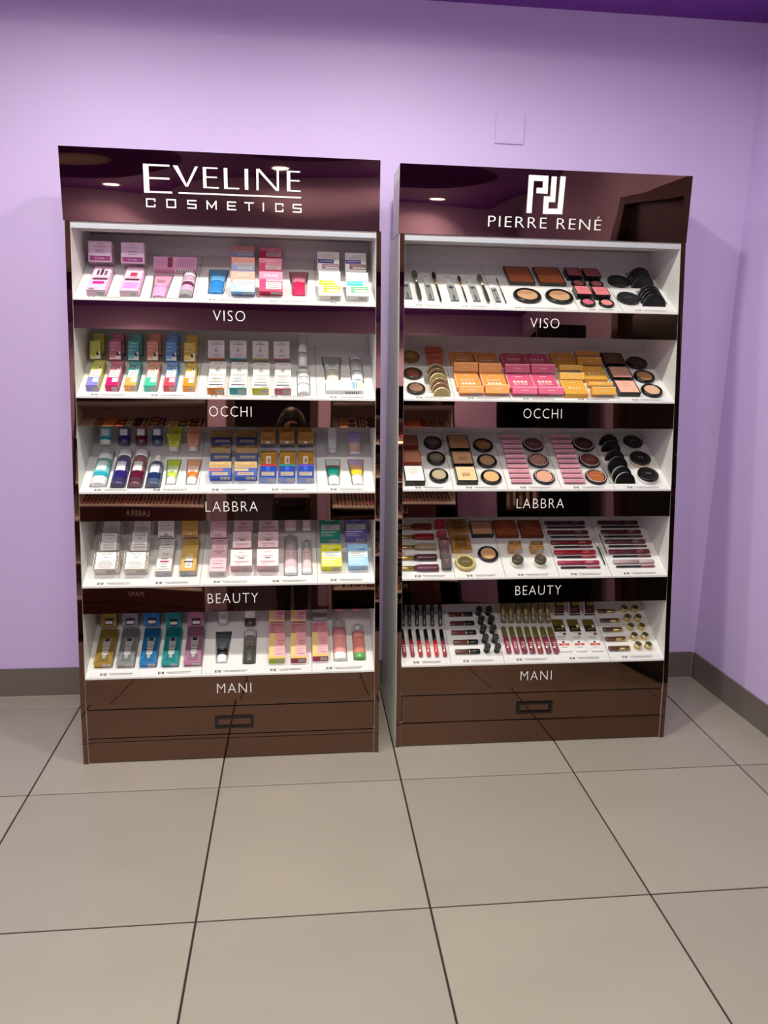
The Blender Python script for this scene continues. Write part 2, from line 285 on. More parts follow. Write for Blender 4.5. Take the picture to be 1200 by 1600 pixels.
# ------------------------------------------------------------ product table (stand, tray, metres along and up the tray)
F_ = ['k', 'n', 'cat', 'c', 'h', 'x', 's', 'z', 'a', 'L', 'W', 'T', 'wt', 'd', 'l']
ROWS = [dict(zip(F_, t)) for t in [
 ('carton', 'cream_carton', 'carton', 'L', 1, 0.0756, 0.2288, 0.0, 50, 0.0701, 0.0761, 0.05, 0, 'bright', 'mauve cream carton standing upright, leftmost of the back row, top tray, left stand'),
 ('carton', 'cream_carton', 'carton', 'L', 1, 0.1831, 0.2255, 0.0, 50, 0.0703, 0.0769, 0.05, 0, 'bright', 'mauve cream carton standing upright, second in back row, top tray, left stand'),
 ('carton', 'serum_carton', 'carton', 'L', 1, 0.0894, 0.0165, -0.005, 0, 0.1669, 0.0595, 0.025, 0, 'brightflat', 'pink carton lying with magenta badge, front left corner, top tray, left stand'),
 ('carton', 'serum_carton', 'carton', 'L', 1, 0.1934, 0.0165, -0.005, 0, 0.1689, 0.0581, 0.025, 0, 'brightflat2', 'pink carton lying with dark red strip, second in front row, top tray, left stand'),
 ('carton', 'tube_carton', 'carton', 'L', 1, 0.3223, 0.185, 0.0, 25, 0.0468, 0.1418, 0.03, 0, 'brightlong', 'long pink carton lying sideways, behind the pink tube, top tray, left stand'),
 ('tube', 'cream_tube', 'tube', 'L', 1, 0.2841, 0.0165, -0.014, 0, 0.1617, 0.0473, 0.024, 0.0639, 'pinktube', 'pink squeeze tube with pale pink cap, left part, top tray, left stand'),
 ('bottle', 'cleanser_bottle', 'bottle', 'L', 1, 0.3712, 0.0182, -0.014, 0, 0.1721, 0.0415, 0.03, 0, 'pinkbottle', 'white capped bottle with pink label, beside the pink tube, top tray, left stand'),
 ('tube', 'cream_tube', 'tube', 'L', 1, 0.466, 0.0496, -0.014, 0, 0.1778, 0.0487, 0.024, 0.0657, 'bluetube', 'blue squeeze tube with round blue cap, middle, top tray, left stand'),
 ('carton', 'cream_carton', 'carton', 'L', 1, 0.5573, 0.042, 0.0, 40, 0.0703, 0.0786, 0.032, 0, 'coralblue', 'coral and blue cream carton, front of its three, top tray, left stand'),
 ('carton', 'cream_carton', 'carton', 'L', 1, 0.5517, 0.2019, 0.0, 48, 0.0465, 0.0784, 0.032, 0, 'coralblue', 'coral and blue cream carton, middle of its three, top tray, left stand'),
 ('carton', 'cream_carton', 'carton', 'L', 1, 0.5481, 0.3108, 0.0, 48, 0.0372, 0.0764, 0.032, 0, 'coralblue', 'coral and blue cream carton, back of its three, top tray, left stand'),
 ('carton', 'cream_carton', 'carton', 'L', 1, 0.6494, 0.05, 0.0, 40, 0.0693, 0.0759, 0.032, 0, 'crimson', 'crimson pink cream carton, front of its three, top tray, left stand'),
 ('carton', 'cream_carton', 'carton', 'L', 1, 0.6453, 0.2058, 0.0, 48, 0.0453, 0.0783, 0.032, 0, 'crimson', 'crimson pink cream carton, middle of its three, top tray, left stand'),
 ('carton', 'cream_carton', 'carton', 'L', 1, 0.6445, 0.3109, 0.0, 48, 0.0363, 0.0771, 0.032, 0, 'crimson', 'crimson pink cream carton, back of its three, top tray, left stand'),
 ('tube', 'cream_tube', 'tube', 'L', 1, 0.7423, 0.0501, -0.014, 0, 0.1779, 0.0445, 0.024, 0.0667, 'crimtube', 'crimson squeeze tube with round cap, right part, top tray, left stand'),
 ('carton', 'serum_carton', 'carton', 'L', 1, 0.8449, 0.2093, 0.0, 45, 0.0695, 0.075, 0.035, 0, 'whnavy', 'white carton with navy band upright, above the yellow one, top tray, left stand'),
 ('carton', 'serum_carton', 'carton', 'L', 1, 0.9408, 0.2133, 0.0, 45, 0.0674, 0.0733, 0.035, 0, 'whpurple', 'white carton with purple band upright, above the teal one, top tray, left stand'),
 ('carton', 'serum_carton', 'carton', 'L', 1, 0.845, 0.0234, 0.0, 22, 0.103, 0.0729, 0.025, 0, 'whyellow', 'white carton with yellow band, near the right end, top tray, left stand'),
 ('carton', 'serum_carton', 'carton', 'L', 1, 0.9381, 0.025, 0.0, 22, 0.1005, 0.0746, 0.025, 0, 'whteal', 'white carton with teal and green bands, right end, top tray, left stand'),
 ('carton', 'serum_carton', 'carton', 'L', 2, 0.0656, 0.0291, -0.004, 0, 0.1525, 0.0384, 0.026, 0, ('ser', 'c3c34e', '8a82d2'), 'lime serum carton lying flat, first column, second tray, left stand'),
 ('carton', 'serum_carton', 'carton', 'L', 2, 0.0495, 0.2142, 0.0, 48, 0.0614, 0.0355, 0.036, 0, ('serup', 'c3c34e', '8a82d2'), 'lime serum carton upright in front, first column, second tray, left stand'),
 ('carton', 'serum_carton', 'carton', 'L', 2, 0.0535, 0.253, 0.0, 48, 0.0663, 0.0355, 0.036, 0, ('serup', 'c3c34e', '8a82d2'), 'lime serum carton upright behind another, first column, second tray, left stand'),
 ('carton', 'serum_carton', 'carton', 'L', 2, 0.1276, 0.0305, -0.004, 0, 0.1486, 0.04, 0.026, 0, ('ser', 'c46a80', 'd0186a'), 'rose serum carton lying flat, second column, second tray, left stand'),
 ('carton', 'serum_carton', 'carton', 'L', 2, 0.1162, 0.2118, 0.0, 48, 0.0639, 0.038, 0.036, 0, ('serup', 'c46a80', 'd0186a'), 'rose serum carton upright in front, second column, second tray, left stand'),
 ('carton', 'serum_carton', 'carton', 'L', 2, 0.1202, 0.2506, 0.0, 48, 0.069, 0.038, 0.036, 0, ('serup', 'c46a80', 'd0186a'), 'rose serum carton upright behind another, second column, second tray, left stand'),
 ('carton', 'serum_carton', 'carton', 'L', 2, 0.1875, 0.0319, -0.004, 0, 0.1465, 0.0384, 0.026, 0, ('ser', '4aa0a0', 'f0ac55'), 'teal serum carton lying flat, third column, second tray, left stand'),
 ('carton', 'serum_carton', 'carton', 'L', 2, 0.1777, 0.2093, 0.0, 48, 0.0654, 0.0359, 0.036, 0, ('serup', '4aa0a0', 'f0ac55'), 'teal serum carton upright in front, third column, second tray, left stand'),
 ('carton', 'serum_carton', 'carton', 'L', 2, 0.1817, 0.2481, 0.0, 48, 0.0706, 0.0359, 0.036, 0, ('serup', '4aa0a0', 'f0ac55'), 'teal serum carton upright behind another, third column, second tray, left stand'),
 ('carton', 'serum_carton', 'carton', 'L', 2, 0.2509, 0.0318, -0.004, 0, 0.1469, 0.0391, 0.026, 0, ('ser', 'd58f72', '45c2a2'), 'salmon serum carton lying flat, fourth column, second tray, left stand'),
 ('carton', 'serum_carton', 'carton', 'L', 2, 0.2408, 0.2112, 0.0, 48, 0.0656, 0.0366, 0.036, 0, ('serup', 'd58f72', '45c2a2'), 'salmon serum carton upright in front, fourth column, second tray, left stand'),
 ('carton', 'serum_carton', 'carton', 'L', 2, 0.2448, 0.25, 0.0, 48, 0.0708, 0.0366, 0.036, 0, ('serup', 'd58f72', '45c2a2'), 'salmon serum carton upright behind another, fourth column, second tray, left stand'),
 ('carton', 'serum_carton', 'carton', 'L', 2, 0.3122, 0.0332, -0.004, 0, 0.1474, 0.0371, 0.026, 0, ('ser', '5c90c8', 'e0485c'), 'steel blue serum carton lying flat, fifth column, second tray, left stand'),
 ('carton', 'serum_carton', 'carton', 'L', 2, 0.3035, 0.2087, 0.0, 48, 0.0667, 0.0358, 0.036, 0, ('serup', '5c90c8', 'e0485c'), 'steel blue serum carton upright in front, fifth column, second tray, left stand'),
 ('carton', 'serum_carton', 'carton', 'L', 2, 0.3075, 0.2475, 0.0, 48, 0.072, 0.0358, 0.036, 0, ('serup', '5c90c8', 'e0485c'), 'steel blue serum carton upright behind another, fifth column, second tray, left stand'),
 ('carton', 'serum_carton', 'carton', 'L', 2, 0.3749, 0.033, -0.004, 0, 0.1408, 0.036, 0.026, 0, ('ser', 'cfae3c', 'ee9028'), 'mustard serum carton lying flat, sixth column, second tray, left stand'),
 ('carton', 'serum_carton', 'carton', 'L', 2, 0.3662, 0.2062, 0.0, 48, 0.0659, 0.0374, 0.036, 0, ('serup', 'cfae3c', 'ee9028'), 'mustard serum carton upright in front, sixth column, second tray, left stand'),
 ('carton', 'serum_carton', 'carton', 'L', 2, 0.3702, 0.245, 0.0, 48, 0.0712, 0.0374, 0.036, 0, ('serup', 'cfae3c', 'ee9028'), 'mustard serum carton upright behind another, sixth column, second tray, left stand'),
 ('carton', 'serum_carton', 'carton', 'L', 2, 0.4649, 0.016, 0.0, 0, 0.163, 0.0554, 0.026, 0, ('wh', 'd58238'), 'white carton lying, orange end, first white column, second tray, left stand'),
 ('carton', 'serum_carton', 'carton', 'L', 2, 0.4544, 0.2274, 0.0, 48, 0.0636, 0.056, 0.034, 0, ('whup', 'd58238'), 'white carton upright, orange top, first white column, second tray, left stand'),
 ('carton', 'serum_carton', 'carton', 'L', 2, 0.5377, 0.0176, 0.0, 0, 0.1592, 0.0558, 0.026, 0, ('wh', '2f9d9c'), 'white carton lying, teal end, second white column, second tray, left stand'),
 ('carton', 'serum_carton', 'carton', 'L', 2, 0.5302, 0.228, 0.0, 48, 0.0638, 0.0573, 0.034, 0, ('whup', '2f9d9c'), 'white carton upright, teal top, second white column, second tray, left stand'),
 ('carton', 'serum_carton', 'carton', 'L', 2, 0.6123, 0.0176, 0.0, 0, 0.157, 0.0548, 0.026, 0, ('wh', 'b5b238'), 'white carton lying, olive end, third white column, second tray, left stand'),
 ('carton', 'serum_carton', 'carton', 'L', 2, 0.6072, 0.2276, 0.0, 48, 0.0645, 0.0553, 0.034, 0, ('whup', 'b5b238'), 'white carton upright, olive top, third white column, second tray, left stand'),
 ('carton', 'serum_carton', 'carton', 'L', 2, 0.6861, 0.0176, 0.0, 0, 0.1576, 0.0543, 0.026, 0, ('wh', 'b56a74'), 'white carton lying, dusty rose end, fourth white column, second tray, left stand'),
 ('carton', 'serum_carton', 'carton', 'L', 2, 0.6808, 0.2299, 0.0, 48, 0.0633, 0.0552, 0.034, 0, ('whup', 'b56a74'), 'white carton upright, dusty rose top, fourth white column, second tray, left stand'),
 ('bottle', 'foam_bottle', 'bottle', 'L', 2, 0.7558, 0.0185, -0.012, 0, 0.1509, 0.0421, 0.03, 0, 'whitebottle', 'white domed bottle lying, in front of another, second tray, left stand'),
 ('bottle', 'foam_bottle', 'bottle', 'L', 2, 0.7544, 0.1853, 0.0, 40, 0.0828, 0.0314, 0.03, 0, 'whitebottle2', 'white domed bottle leaning, behind the lying one, second tray, left stand'),
 ('bottle', 'foam_bottle', 'bottle', 'L', 2, 0.7515, 0.3348, 0.0, 40, 0.0519, 0.0348, 0.03, 0, 'whitebottle2', 'plain white bottle leaning, rearmost of three, second tray, left stand'),
 ('tube', 'cream_tube', 'tube', 'L', 2, 0.8579, 0.103, -0.014, 0, 0.1585, 0.048, 0.024, 0.0682, 'whitetube', 'white squeeze tube with cream cap, right section, second tray, left stand'),
 ('bottle', 'roller_bottle', 'bottle', 'L', 2, 0.9441, 0.0994, -0.012, 0, 0.1618, 0.0415, 0.028, 0, 'whitebottle', 'white bottle with domed base, far right, second tray, left stand'),
 ('carton', 'long_carton', 'carton', 'L', 2, 0.8943, 0.0301, -0.006, 0, 0.0609, 0.125, 0.02, 0, 'whlong', 'long white carton lying sideways, front right corner, second tray, left stand'),
 ('bottle', 'micellar_bottle', 'bottle', 'L', 3, 0.0742, 0.0264, -0.013, 0, 0.1902, 0.0515, 0.034, 0, 'tealb', 'teal micellar bottle lying flat, front row, third tray, left stand'),
 ('bottle', 'micellar_bottle', 'bottle', 'L', 3, 0.1378, 0.0221, -0.013, 0, 0.1949, 0.0477, 0.034, 0, 'navyb', 'navy micellar bottle lying flat, front row, third tray, left stand'),
 ('bottle', 'micellar_bottle', 'bottle', 'L', 3, 0.1932, 0.021, -0.013, 0, 0.1965, 0.0475, 0.034, 0, 'plumb', 'plum micellar bottle lying flat, front row, third tray, left stand'),
 ('bottle', 'micellar_bottle', 'bottle', 'L', 3, 0.2516, 0.021, -0.013, 0, 0.1681, 0.0477, 0.034, 0, 'neckb', 'blue grey narrow necked bottle lying flat, front row, third tray, left stand'),
 ('bottle', 'micellar_bottle', 'bottle', 'L', 3, 0.0656, 0.2458, 0.0, 42, 0.0933, 0.0412, 0.034, 0, 'tealb', 'teal micellar bottle upright, back row, third tray, left stand'),
 ('bottle', 'micellar_bottle', 'bottle', 'L', 3, 0.1291, 0.2463, 0.0, 42, 0.0935, 0.0409, 0.034, 0, 'navyb', 'navy micellar bottle upright, back row, third tray, left stand'),
 ('bottle', 'micellar_bottle', 'bottle', 'L', 3, 0.1874, 0.2467, 0.0, 42, 0.0938, 0.0406, 0.034, 0, 'plumb', 'plum micellar bottle upright, back row, third tray, left stand'),
 ('bottle', 'micellar_bottle', 'bottle', 'L', 3, 0.2428, 0.2472, 0.0, 42, 0.094, 0.038, 0.034, 0, 'neckb', 'blue grey narrow necked bottle upright, back row, third tray, left stand'),
 ('tube', 'cream_tube', 'tube', 'L', 3, 0.3075, 0.0369, -0.012, 0, 0.1331, 0.031, 0.022, 0.0464, 'limetube', 'lime tube with white cap lying, front row, third tray, left stand'),
 ('tube', 'cream_tube', 'tube', 'L', 3, 0.376, 0.0368, -0.012, 0, 0.1335, 0.033, 0.022, 0.0478, 'orangetube', 'orange tube with white cap lying, front row, third tray, left stand'),
 ('tube', 'cream_tube', 'tube', 'L', 3, 0.3031, 0.2111, 0.0, 42, 0.065, 0.0365, 0.024, 0.053, 'limetubeup', 'lime tube standing on its cap, back row, third tray, left stand'),
 ('tube', 'cream_tube', 'tube', 'L', 3, 0.3697, 0.2115, 0.0, 42, 0.0651, 0.0348, 0.024, 0.0505, 'peachtubeup', 'peach tube standing on its cap, back row, third tray, left stand'),
 ('tube', 'cream_tube', 'tube', 'L', 3, 0.3697, 0.2565, 0.0, 42, 0.0684, 0.0348, 0.024, 0.0505, 'peachtubeup', 'peach tube standing on its cap, rearmost, third tray, left stand'),
 ('tube', 'cream_tube', 'tube', 'L', 3, 0.3031, 0.2561, 0.0, 42, 0.0683, 0.0365, 0.024, 0.053, 'limetubeup', 'lime tube standing on its cap, rearmost, third tray, left stand'),
 ('carton', 'cream_carton', 'carton', 'L', 3, 0.4733, 0.0581, 0.0, 22, 0.0549, 0.0736, 0.034, 0, ('bluegold', 'b0483c'), 'blue and gold cream carton in front, left blue column, third tray, left stand'),
 ('carton', 'cream_carton', 'carton', 'L', 3, 0.4695, 0.1485, 0.0, 30, 0.053, 0.0688, 0.034, 0, 'bluegold2', 'blue and gold cream carton in middle, left blue column, third tray, left stand'),
 ('carton', 'cream_carton', 'carton', 'L', 3, 0.4661, 0.2467, 0.0, 38, 0.0496, 0.0725, 0.034, 0, 'bluegold2', 'blue and gold cream carton at back, left blue column, third tray, left stand'),
 ('carton', 'cream_carton', 'carton', 'L', 3, 0.559, 0.0582, 0.0, 22, 0.0551, 0.0755, 0.034, 0, ('bluegold', 'c8a868'), 'blue and gold cream carton in front, right blue column, third tray, left stand'),
 ('carton', 'cream_carton', 'carton', 'L', 3, 0.5584, 0.1489, 0.0, 30, 0.0532, 0.075, 0.034, 0, 'bluegold2', 'blue and gold cream carton in middle, right blue column, third tray, left stand'),
 ('carton', 'cream_carton', 'carton', 'L', 3, 0.5522, 0.2474, 0.0, 38, 0.0498, 0.0706, 0.034, 0, 'bluegold2', 'blue and gold cream carton at back, right blue column, third tray, left stand'),
 ('carton', 'serum_carton', 'carton', 'L', 3, 0.6344, 0.0433, 0.0, 0, 0.1451, 0.0541, 0.026, 0, ('goldnavy', 'c03030'), 'gold and navy carton lying, red band, centre, third tray, left stand'),
 ('carton', 'serum_carton', 'carton', 'L', 3, 0.6291, 0.2442, 0.0, 45, 0.0497, 0.052, 0.03, 0, 'goldup', 'gold carton upright above red banded one, centre, third tray, left stand'),
 ('carton', 'serum_carton', 'carton', 'L', 3, 0.6291, 0.2892, 0.0, 45, 0.0497, 0.052, 0.03, 0, 'goldup', 'gold carton upright at rear of red banded column, third tray, left stand'),
 ('carton', 'serum_carton', 'carton', 'L', 3, 0.6992, 0.0433, 0.0, 0, 0.1455, 0.054, 0.026, 0, ('goldnavy', '2a8a6a'), 'gold and navy carton lying, green band, centre, third tray, left stand'),
 ('carton', 'serum_carton', 'carton', 'L', 3, 0.6969, 0.2447, 0.0, 45, 0.0499, 0.0523, 0.03, 0, 'goldup', 'gold carton upright above green banded one, centre, third tray, left stand'),
 ('carton', 'serum_carton', 'carton', 'L', 3, 0.6969, 0.2897, 0.0, 45, 0.0499, 0.0523, 0.03, 0, 'goldup', 'gold carton upright at rear of green banded column, third tray, left stand'),
 ('carton', 'serum_carton', 'carton', 'L', 3, 0.7629, 0.0433, 0.0, 0, 0.1459, 0.0538, 0.026, 0, ('goldnavy', '6a4ab0'), 'gold and navy carton lying, violet band, centre, third tray, left stand'),
 ('carton', 'serum_carton', 'carton', 'L', 3, 0.7637, 0.2452, 0.0, 45, 0.05, 0.0535, 0.03, 0, 'goldup', 'gold carton upright above violet banded one, centre, third tray, left stand'),
 ('carton', 'serum_carton', 'carton', 'L', 3, 0.7637, 0.2902, 0.0, 45, 0.05, 0.0535, 0.03, 0, 'goldup', 'gold carton upright at rear of violet banded column, third tray, left stand'),
 ('tube', 'cream_tube', 'tube', 'L', 3, 0.8584, 0.2044, 0.0, 42, 0.1267, 0.0307, 0.026, 0.0353, 'greytubeup', 'pale grey tube standing on its cap, right section, third tray, left stand'),
 ('tube', 'cream_tube', 'tube', 'L', 3, 0.9383, 0.1986, 0.0, 42, 0.0804, 0.0423, 0.026, 0.0549, 'lilactubeup', 'lilac tube standing on its cap, right section, third tray, left stand'),
 ('tube', 'cream_tube', 'tube', 'L', 3, 0.8582, 0.0342, -0.014, 0, 0.1385, 0.0371, 0.024, 0.0538, 'tealtube', 'teal and white tube lying, right section, third tray, left stand'),
 ('tube', 'cream_tube', 'tube', 'L', 3, 0.9406, 0.0341, -0.014, 0, 0.1389, 0.0369, 0.024, 0.0553, 'lilactube', 'lilac and yellow tube lying, right section, third tray, left stand'),
 ('carton', 'cream_carton', 'carton', 'L', 4, 0.0899, 0.0551, 0.0, 16, 0.0633, 0.0803, 0.04, 0, 'leopard', 'white carton with leopard spotted edges, front, first column, fourth tray, left stand'),
 ('carton', 'cream_carton', 'carton', 'L', 4, 0.0866, 0.1448, 0.0, 20, 0.0655, 0.0647, 0.04, 0, 'leopard', 'white carton with leopard spotted edges, middle, first column, fourth tray, left stand'),
 ('carton', 'cream_carton', 'carton', 'L', 4, 0.0823, 0.2421, 0.0, 28, 0.049, 0.0711, 0.04, 0, 'leopard', 'white carton with leopard spotted edges, back, first column, fourth tray, left stand'),
 ('carton', 'cream_carton', 'carton', 'L', 4, 0.1882, 0.0534, 0.0, 16, 0.0635, 0.0782, 0.04, 0, 'leopard', 'white carton with leopard spotted edges, front, second column, fourth tray, left stand'),
 ('carton', 'cream_carton', 'carton', 'L', 4, 0.189, 0.1414, 0.0, 20, 0.0673, 0.0652, 0.04, 0, 'leopard', 'white carton with leopard spotted edges, middle, second column, fourth tray, left stand'),
 ('carton', 'cream_carton', 'carton', 'L', 4, 0.1875, 0.2375, 0.0, 28, 0.0517, 0.0716, 0.04, 0, 'leopard', 'white carton with leopard spotted edges, back, second column, fourth tray, left stand'),
 ('carton', 'serum_carton', 'carton', 'L', 4, 0.2785, 0.0433, -0.004, 0, 0.1546, 0.0519, 0.028, 0, 'whserum', 'white serum carton lying flat, left half, fourth tray, left stand'),
 ('carton', 'serum_carton', 'carton', 'L', 4, 0.2698, 0.2274, 0.0, 45, 0.061, 0.0553, 0.03, 0, 'whserumup', 'white serum carton leaning at back, left half, fourth tray, left stand'),
 ('carton', 'serum_carton', 'carton', 'L', 4, 0.3601, 0.0419, -0.004, 0, 0.1564, 0.0532, 0.028, 0, 'goldserum', 'gold serum carton lying flat, left half, fourth tray, left stand'),
 ('carton', 'serum_carton', 'carton', 'L', 4, 0.3528, 0.2278, 0.0, 45, 0.0617, 0.0551, 0.03, 0, 'goldserumup', 'gold serum carton leaning at back, left half, fourth tray, left stand'),
 ('carton', 'serum_carton', 'carton', 'L', 4, 0.46, 0.0364, 0.0, 0, 0.1573, 0.0553, 0.026, 0, 'pinkwest', 'narrow pink carton lying flat, left pink column, fourth tray, left stand'),
 ('carton', 'serum_carton', 'carton', 'L', 4, 0.4523, 0.2216, 0.0, 40, 0.0597, 0.0564, 0.03, 0, 'pinkwestup', 'narrow pink carton leaning at back, left pink column, fourth tray, left stand'),
 ('carton', 'cream_carton', 'carton', 'L', 4, 0.5401, 0.0608, 0.0, 18, 0.0618, 0.073, 0.042, 0, 'pinksq', 'square pink cream carton, front, middle pink column, fourth tray, left stand'),
 ('carton', 'cream_carton', 'carton', 'L', 4, 0.5391, 0.1526, 0.0, 24, 0.0611, 0.0647, 0.042, 0, 'pinksq', 'square pink cream carton, middle, middle pink column, fourth tray, left stand'),
 ('carton', 'cream_carton', 'carton', 'L', 4, 0.54, 0.244, 0.0, 30, 0.0529, 0.0653, 0.042, 0, 'pinksq', 'square pink cream carton, back, middle pink column, fourth tray, left stand'),
 ('carton', 'cream_carton', 'carton', 'L', 4, 0.63, 0.0593, 0.0, 18, 0.0652, 0.0739, 0.042, 0, 'pinksq', 'square pink cream carton, front, right pink column, fourth tray, left stand'),
 ('carton', 'cream_carton', 'carton', 'L', 4, 0.6297, 0.1534, 0.0, 24, 0.0597, 0.0714, 0.042, 0, 'pinksq', 'square pink cream carton, middle, right pink column, fourth tray, left stand'),
 ('carton', 'cream_carton', 'carton', 'L', 4, 0.6298, 0.2445, 0.0, 30, 0.0521, 0.0682, 0.042, 0, 'pinksq', 'square pink cream carton, back, right pink column, fourth tray, left stand'),
 ('bottle', 'lotion_bottle', 'bottle', 'L', 4, 0.7086, 0.0361, -0.012, 0, 0.191, 0.0442, 0.03, 0, 'pinkb1', 'pale pink bottle, grey dome cap, lying, centre, fourth tray, left stand'),
 ('bottle', 'lotion_bottle', 'bottle', 'L', 4, 0.7653, 0.0401, -0.012, 0, 0.1618, 0.0339, 0.026, 0, 'pinkb2', 'slim pale pink pump bottle lying, centre, fourth tray, left stand'),
 ('bottle', 'lotion_bottle', 'bottle', 'L', 4, 0.7069, 0.2536, 0.0, 42, 0.0834, 0.045, 0.03, 0, 'pinkb1', 'pale pink bottle leaning, back row, fourth tray, left stand'),
 ('bottle', 'lotion_bottle', 'bottle', 'L', 4, 0.7671, 0.2555, 0.0, 42, 0.0823, 0.0332, 0.026, 0, 'pinkb2', 'slim white bottle leaning, back row, fourth tray, left stand'),
 ('carton', 'cream_carton', 'carton', 'L', 4, 0.85, 0.193, 0.0, 14, 0.0877, 0.0727, 0.03, 0, ('sq', '2c9c86'), 'sea green square carton, right section, fourth tray, left stand'),
 ('carton', 'cream_carton', 'carton', 'L', 4, 0.9434, 0.1947, 0.0, 14, 0.0881, 0.0768, 0.03, 0, ('sq', '7a70c0'), 'violet square carton, right section, fourth tray, left stand'),
 ('carton', 'cream_carton', 'carton', 'L', 4, 0.8504, 0.0567, 0.0, 14, 0.0883, 0.0701, 0.03, 0, ('sq', 'dede20'), 'lemon yellow square carton, right section, fourth tray, left stand'),
 ('carton', 'cream_carton', 'carton', 'L', 4, 0.9434, 0.0585, 0.0, 14, 0.087, 0.0702, 0.03, 0, ('sq', '90c4ea'), 'sky blue square carton, right section, fourth tray, left stand'),
 ('carton', 'ampoule_carton', 'carton', 'L', 5, 0.0707, 0.0432, -0.004, 0, 0.151, 0.0583, 0.026, 0, ('metal', '8f7436'), 'gold metallic carton lying flat, left half, bottom tray, left stand'),
 ('carton', 'ampoule_carton', 'carton', 'L', 5, 0.0656, 0.2248, 0.0, 45, 0.1, 0.0541, 0.034, 0, ('metalup', '8f7436'), 'gold metallic carton leaning behind, left half, bottom tray, left stand'),
 ('carton', 'ampoule_carton', 'carton', 'L', 5, 0.145, 0.042, -0.004, 0, 0.1514, 0.0567, 0.026, 0, ('metal', '7d7d80'), 'grey metallic carton lying flat, left half, bottom tray, left stand'),
 ('carton', 'ampoule_carton', 'carton', 'L', 5, 0.1389, 0.2235, 0.0, 45, 0.1, 0.0543, 0.034, 0, ('metalup', '7d7d80'), 'grey metallic carton leaning behind, left half, bottom tray, left stand'),
 ('carton', 'ampoule_carton', 'carton', 'L', 5, 0.22, 0.0408, -0.004, 0, 0.1524, 0.0547, 0.026, 0, ('metal', '256a9e'), 'blue metallic carton lying flat, left half, bottom tray, left stand'),
 ('carton', 'ampoule_carton', 'carton', 'L', 5, 0.2134, 0.2234, 0.0, 45, 0.1, 0.0566, 0.034, 0, ('metalup', '256a9e'), 'blue metallic carton leaning behind, left half, bottom tray, left stand'),
 ('carton', 'ampoule_carton', 'carton', 'L', 5, 0.2942, 0.0396, -0.004, 0, 0.1515, 0.055, 0.026, 0, ('metal', '1f7f80'), 'teal metallic carton lying flat, left half, bottom tray, left stand'),
 ('carton', 'ampoule_carton', 'carton', 'L', 5, 0.2904, 0.2151, 0.0, 45, 0.1, 0.0524, 0.034, 0, ('metalup', '1f7f80'), 'teal metallic carton leaning behind, left half, bottom tray, left stand'),
 ('carton', 'ampoule_carton', 'carton', 'L', 5, 0.3701, 0.0396, -0.004, 0, 0.1514, 0.0572, 0.026, 0, ('metal', '9c6c84'), 'mauve metallic carton lying flat, left half, bottom tray, left stand'),
 ('carton', 'ampoule_carton', 'carton', 'L', 5, 0.369, 0.2168, 0.0, 45, 0.1, 0.0571, 0.034, 0, ('metalup', '9c6c84'), 'mauve metallic carton leaning behind, left half, bottom tray, left stand'),
 ('tube', 'cream_tube', 'tube', 'L', 5, 0.4671, 0.0494, -0.012, 0, 0.1358, 0.0356, 0.022, 0.0552, 'chartube', 'charcoal tube with white cap lying, centre, bottom tray, left stand'),
 ('tube', 'cream_tube', 'tube', 'L', 5, 0.4641, 0.2184, 0.0, 42, 0.077, 0.033, 0.026, 0.0429, 'silvertubeup', 'silver white tube standing, above charcoal tube, bottom tray, left stand'),
 ('bottle', 'scrub_bottle', 'bottle', 'L', 5, 0.5621, 0.0435, -0.012, 0, 0.1416, 0.0419, 0.03, 0, 'charb', 'charcoal bottle with white cap lying, centre, bottom tray, left stand'),
 ('bottle', 'scrub_bottle', 'bottle', 'L', 5, 0.5602, 0.2117, 0.0, 42, 0.0656, 0.0396, 0.03, 0, 'charbup', 'charcoal bottle with white cap upright, centre, bottom tray, left stand'),
 ('carton', 'lotion_carton', 'carton', 'L', 5, 0.6586, 0.0402, 0.0, 0, 0.1584, 0.055, 0.028, 0, ('pinkyel', 'a2b81c'), 'pink and yellow carton lying, lime end, first of three, bottom tray, left stand'),
 ('carton', 'lotion_carton', 'carton', 'L', 5, 0.6559, 0.2284, 0.0, 42, 0.0662, 0.0565, 0.03, 0, 'pinkyelup', 'pink and yellow carton leaning behind, first of three, bottom tray, left stand'),
 ('carton', 'lotion_carton', 'carton', 'L', 5, 0.7335, 0.0397, 0.0, 0, 0.1569, 0.0538, 0.028, 0, ('pinkyel', 'a02040'), 'pink and yellow carton lying, wine end, second of three, bottom tray, left stand'),
 ('carton', 'lotion_carton', 'carton', 'L', 5, 0.7344, 0.2277, 0.0, 42, 0.0653, 0.0553, 0.03, 0, 'pinkyelup', 'pink and yellow carton leaning behind, second of three, bottom tray, left stand'),
 ('carton', 'lotion_carton', 'carton', 'L', 5, 0.8103, 0.0451, 0.0, 0, 0.1527, 0.0551, 0.028, 0, ('pinkyel', 'a02040'), 'pink and yellow carton lying, wine end, third of three, bottom tray, left stand'),
 ('carton', 'lotion_carton', 'carton', 'L', 5, 0.8131, 0.2309, 0.0, 42, 0.0616, 0.0516, 0.03, 0, 'greyback', 'grey backed carton leaning behind, third of three, bottom tray, left stand'),
 ('bottle', 'lotion_bottle', 'bottle', 'L', 5, 0.8812, 0.0443, -0.012, 0, 0.1824, 0.0453, 0.03, 0, 'pbw', 'pink bottle with white base lying, right section, bottom tray, left stand'),
 ('bottle', 'lotion_bottle', 'bottle', 'L', 5, 0.9499, 0.0461, -0.012, 0, 0.1544, 0.0407, 0.028, 0, 'pbg', 'pink pump bottle with green base lying, right section, bottom tray, left stand'),
 ('bottle', 'lotion_bottle', 'bottle', 'L', 5, 0.8834, 0.2685, 0.0, 42, 0.0572, 0.0395, 0.03, 0, 'pbup', 'pink bottle upright, behind the white based one, bottom tray, left stand'),
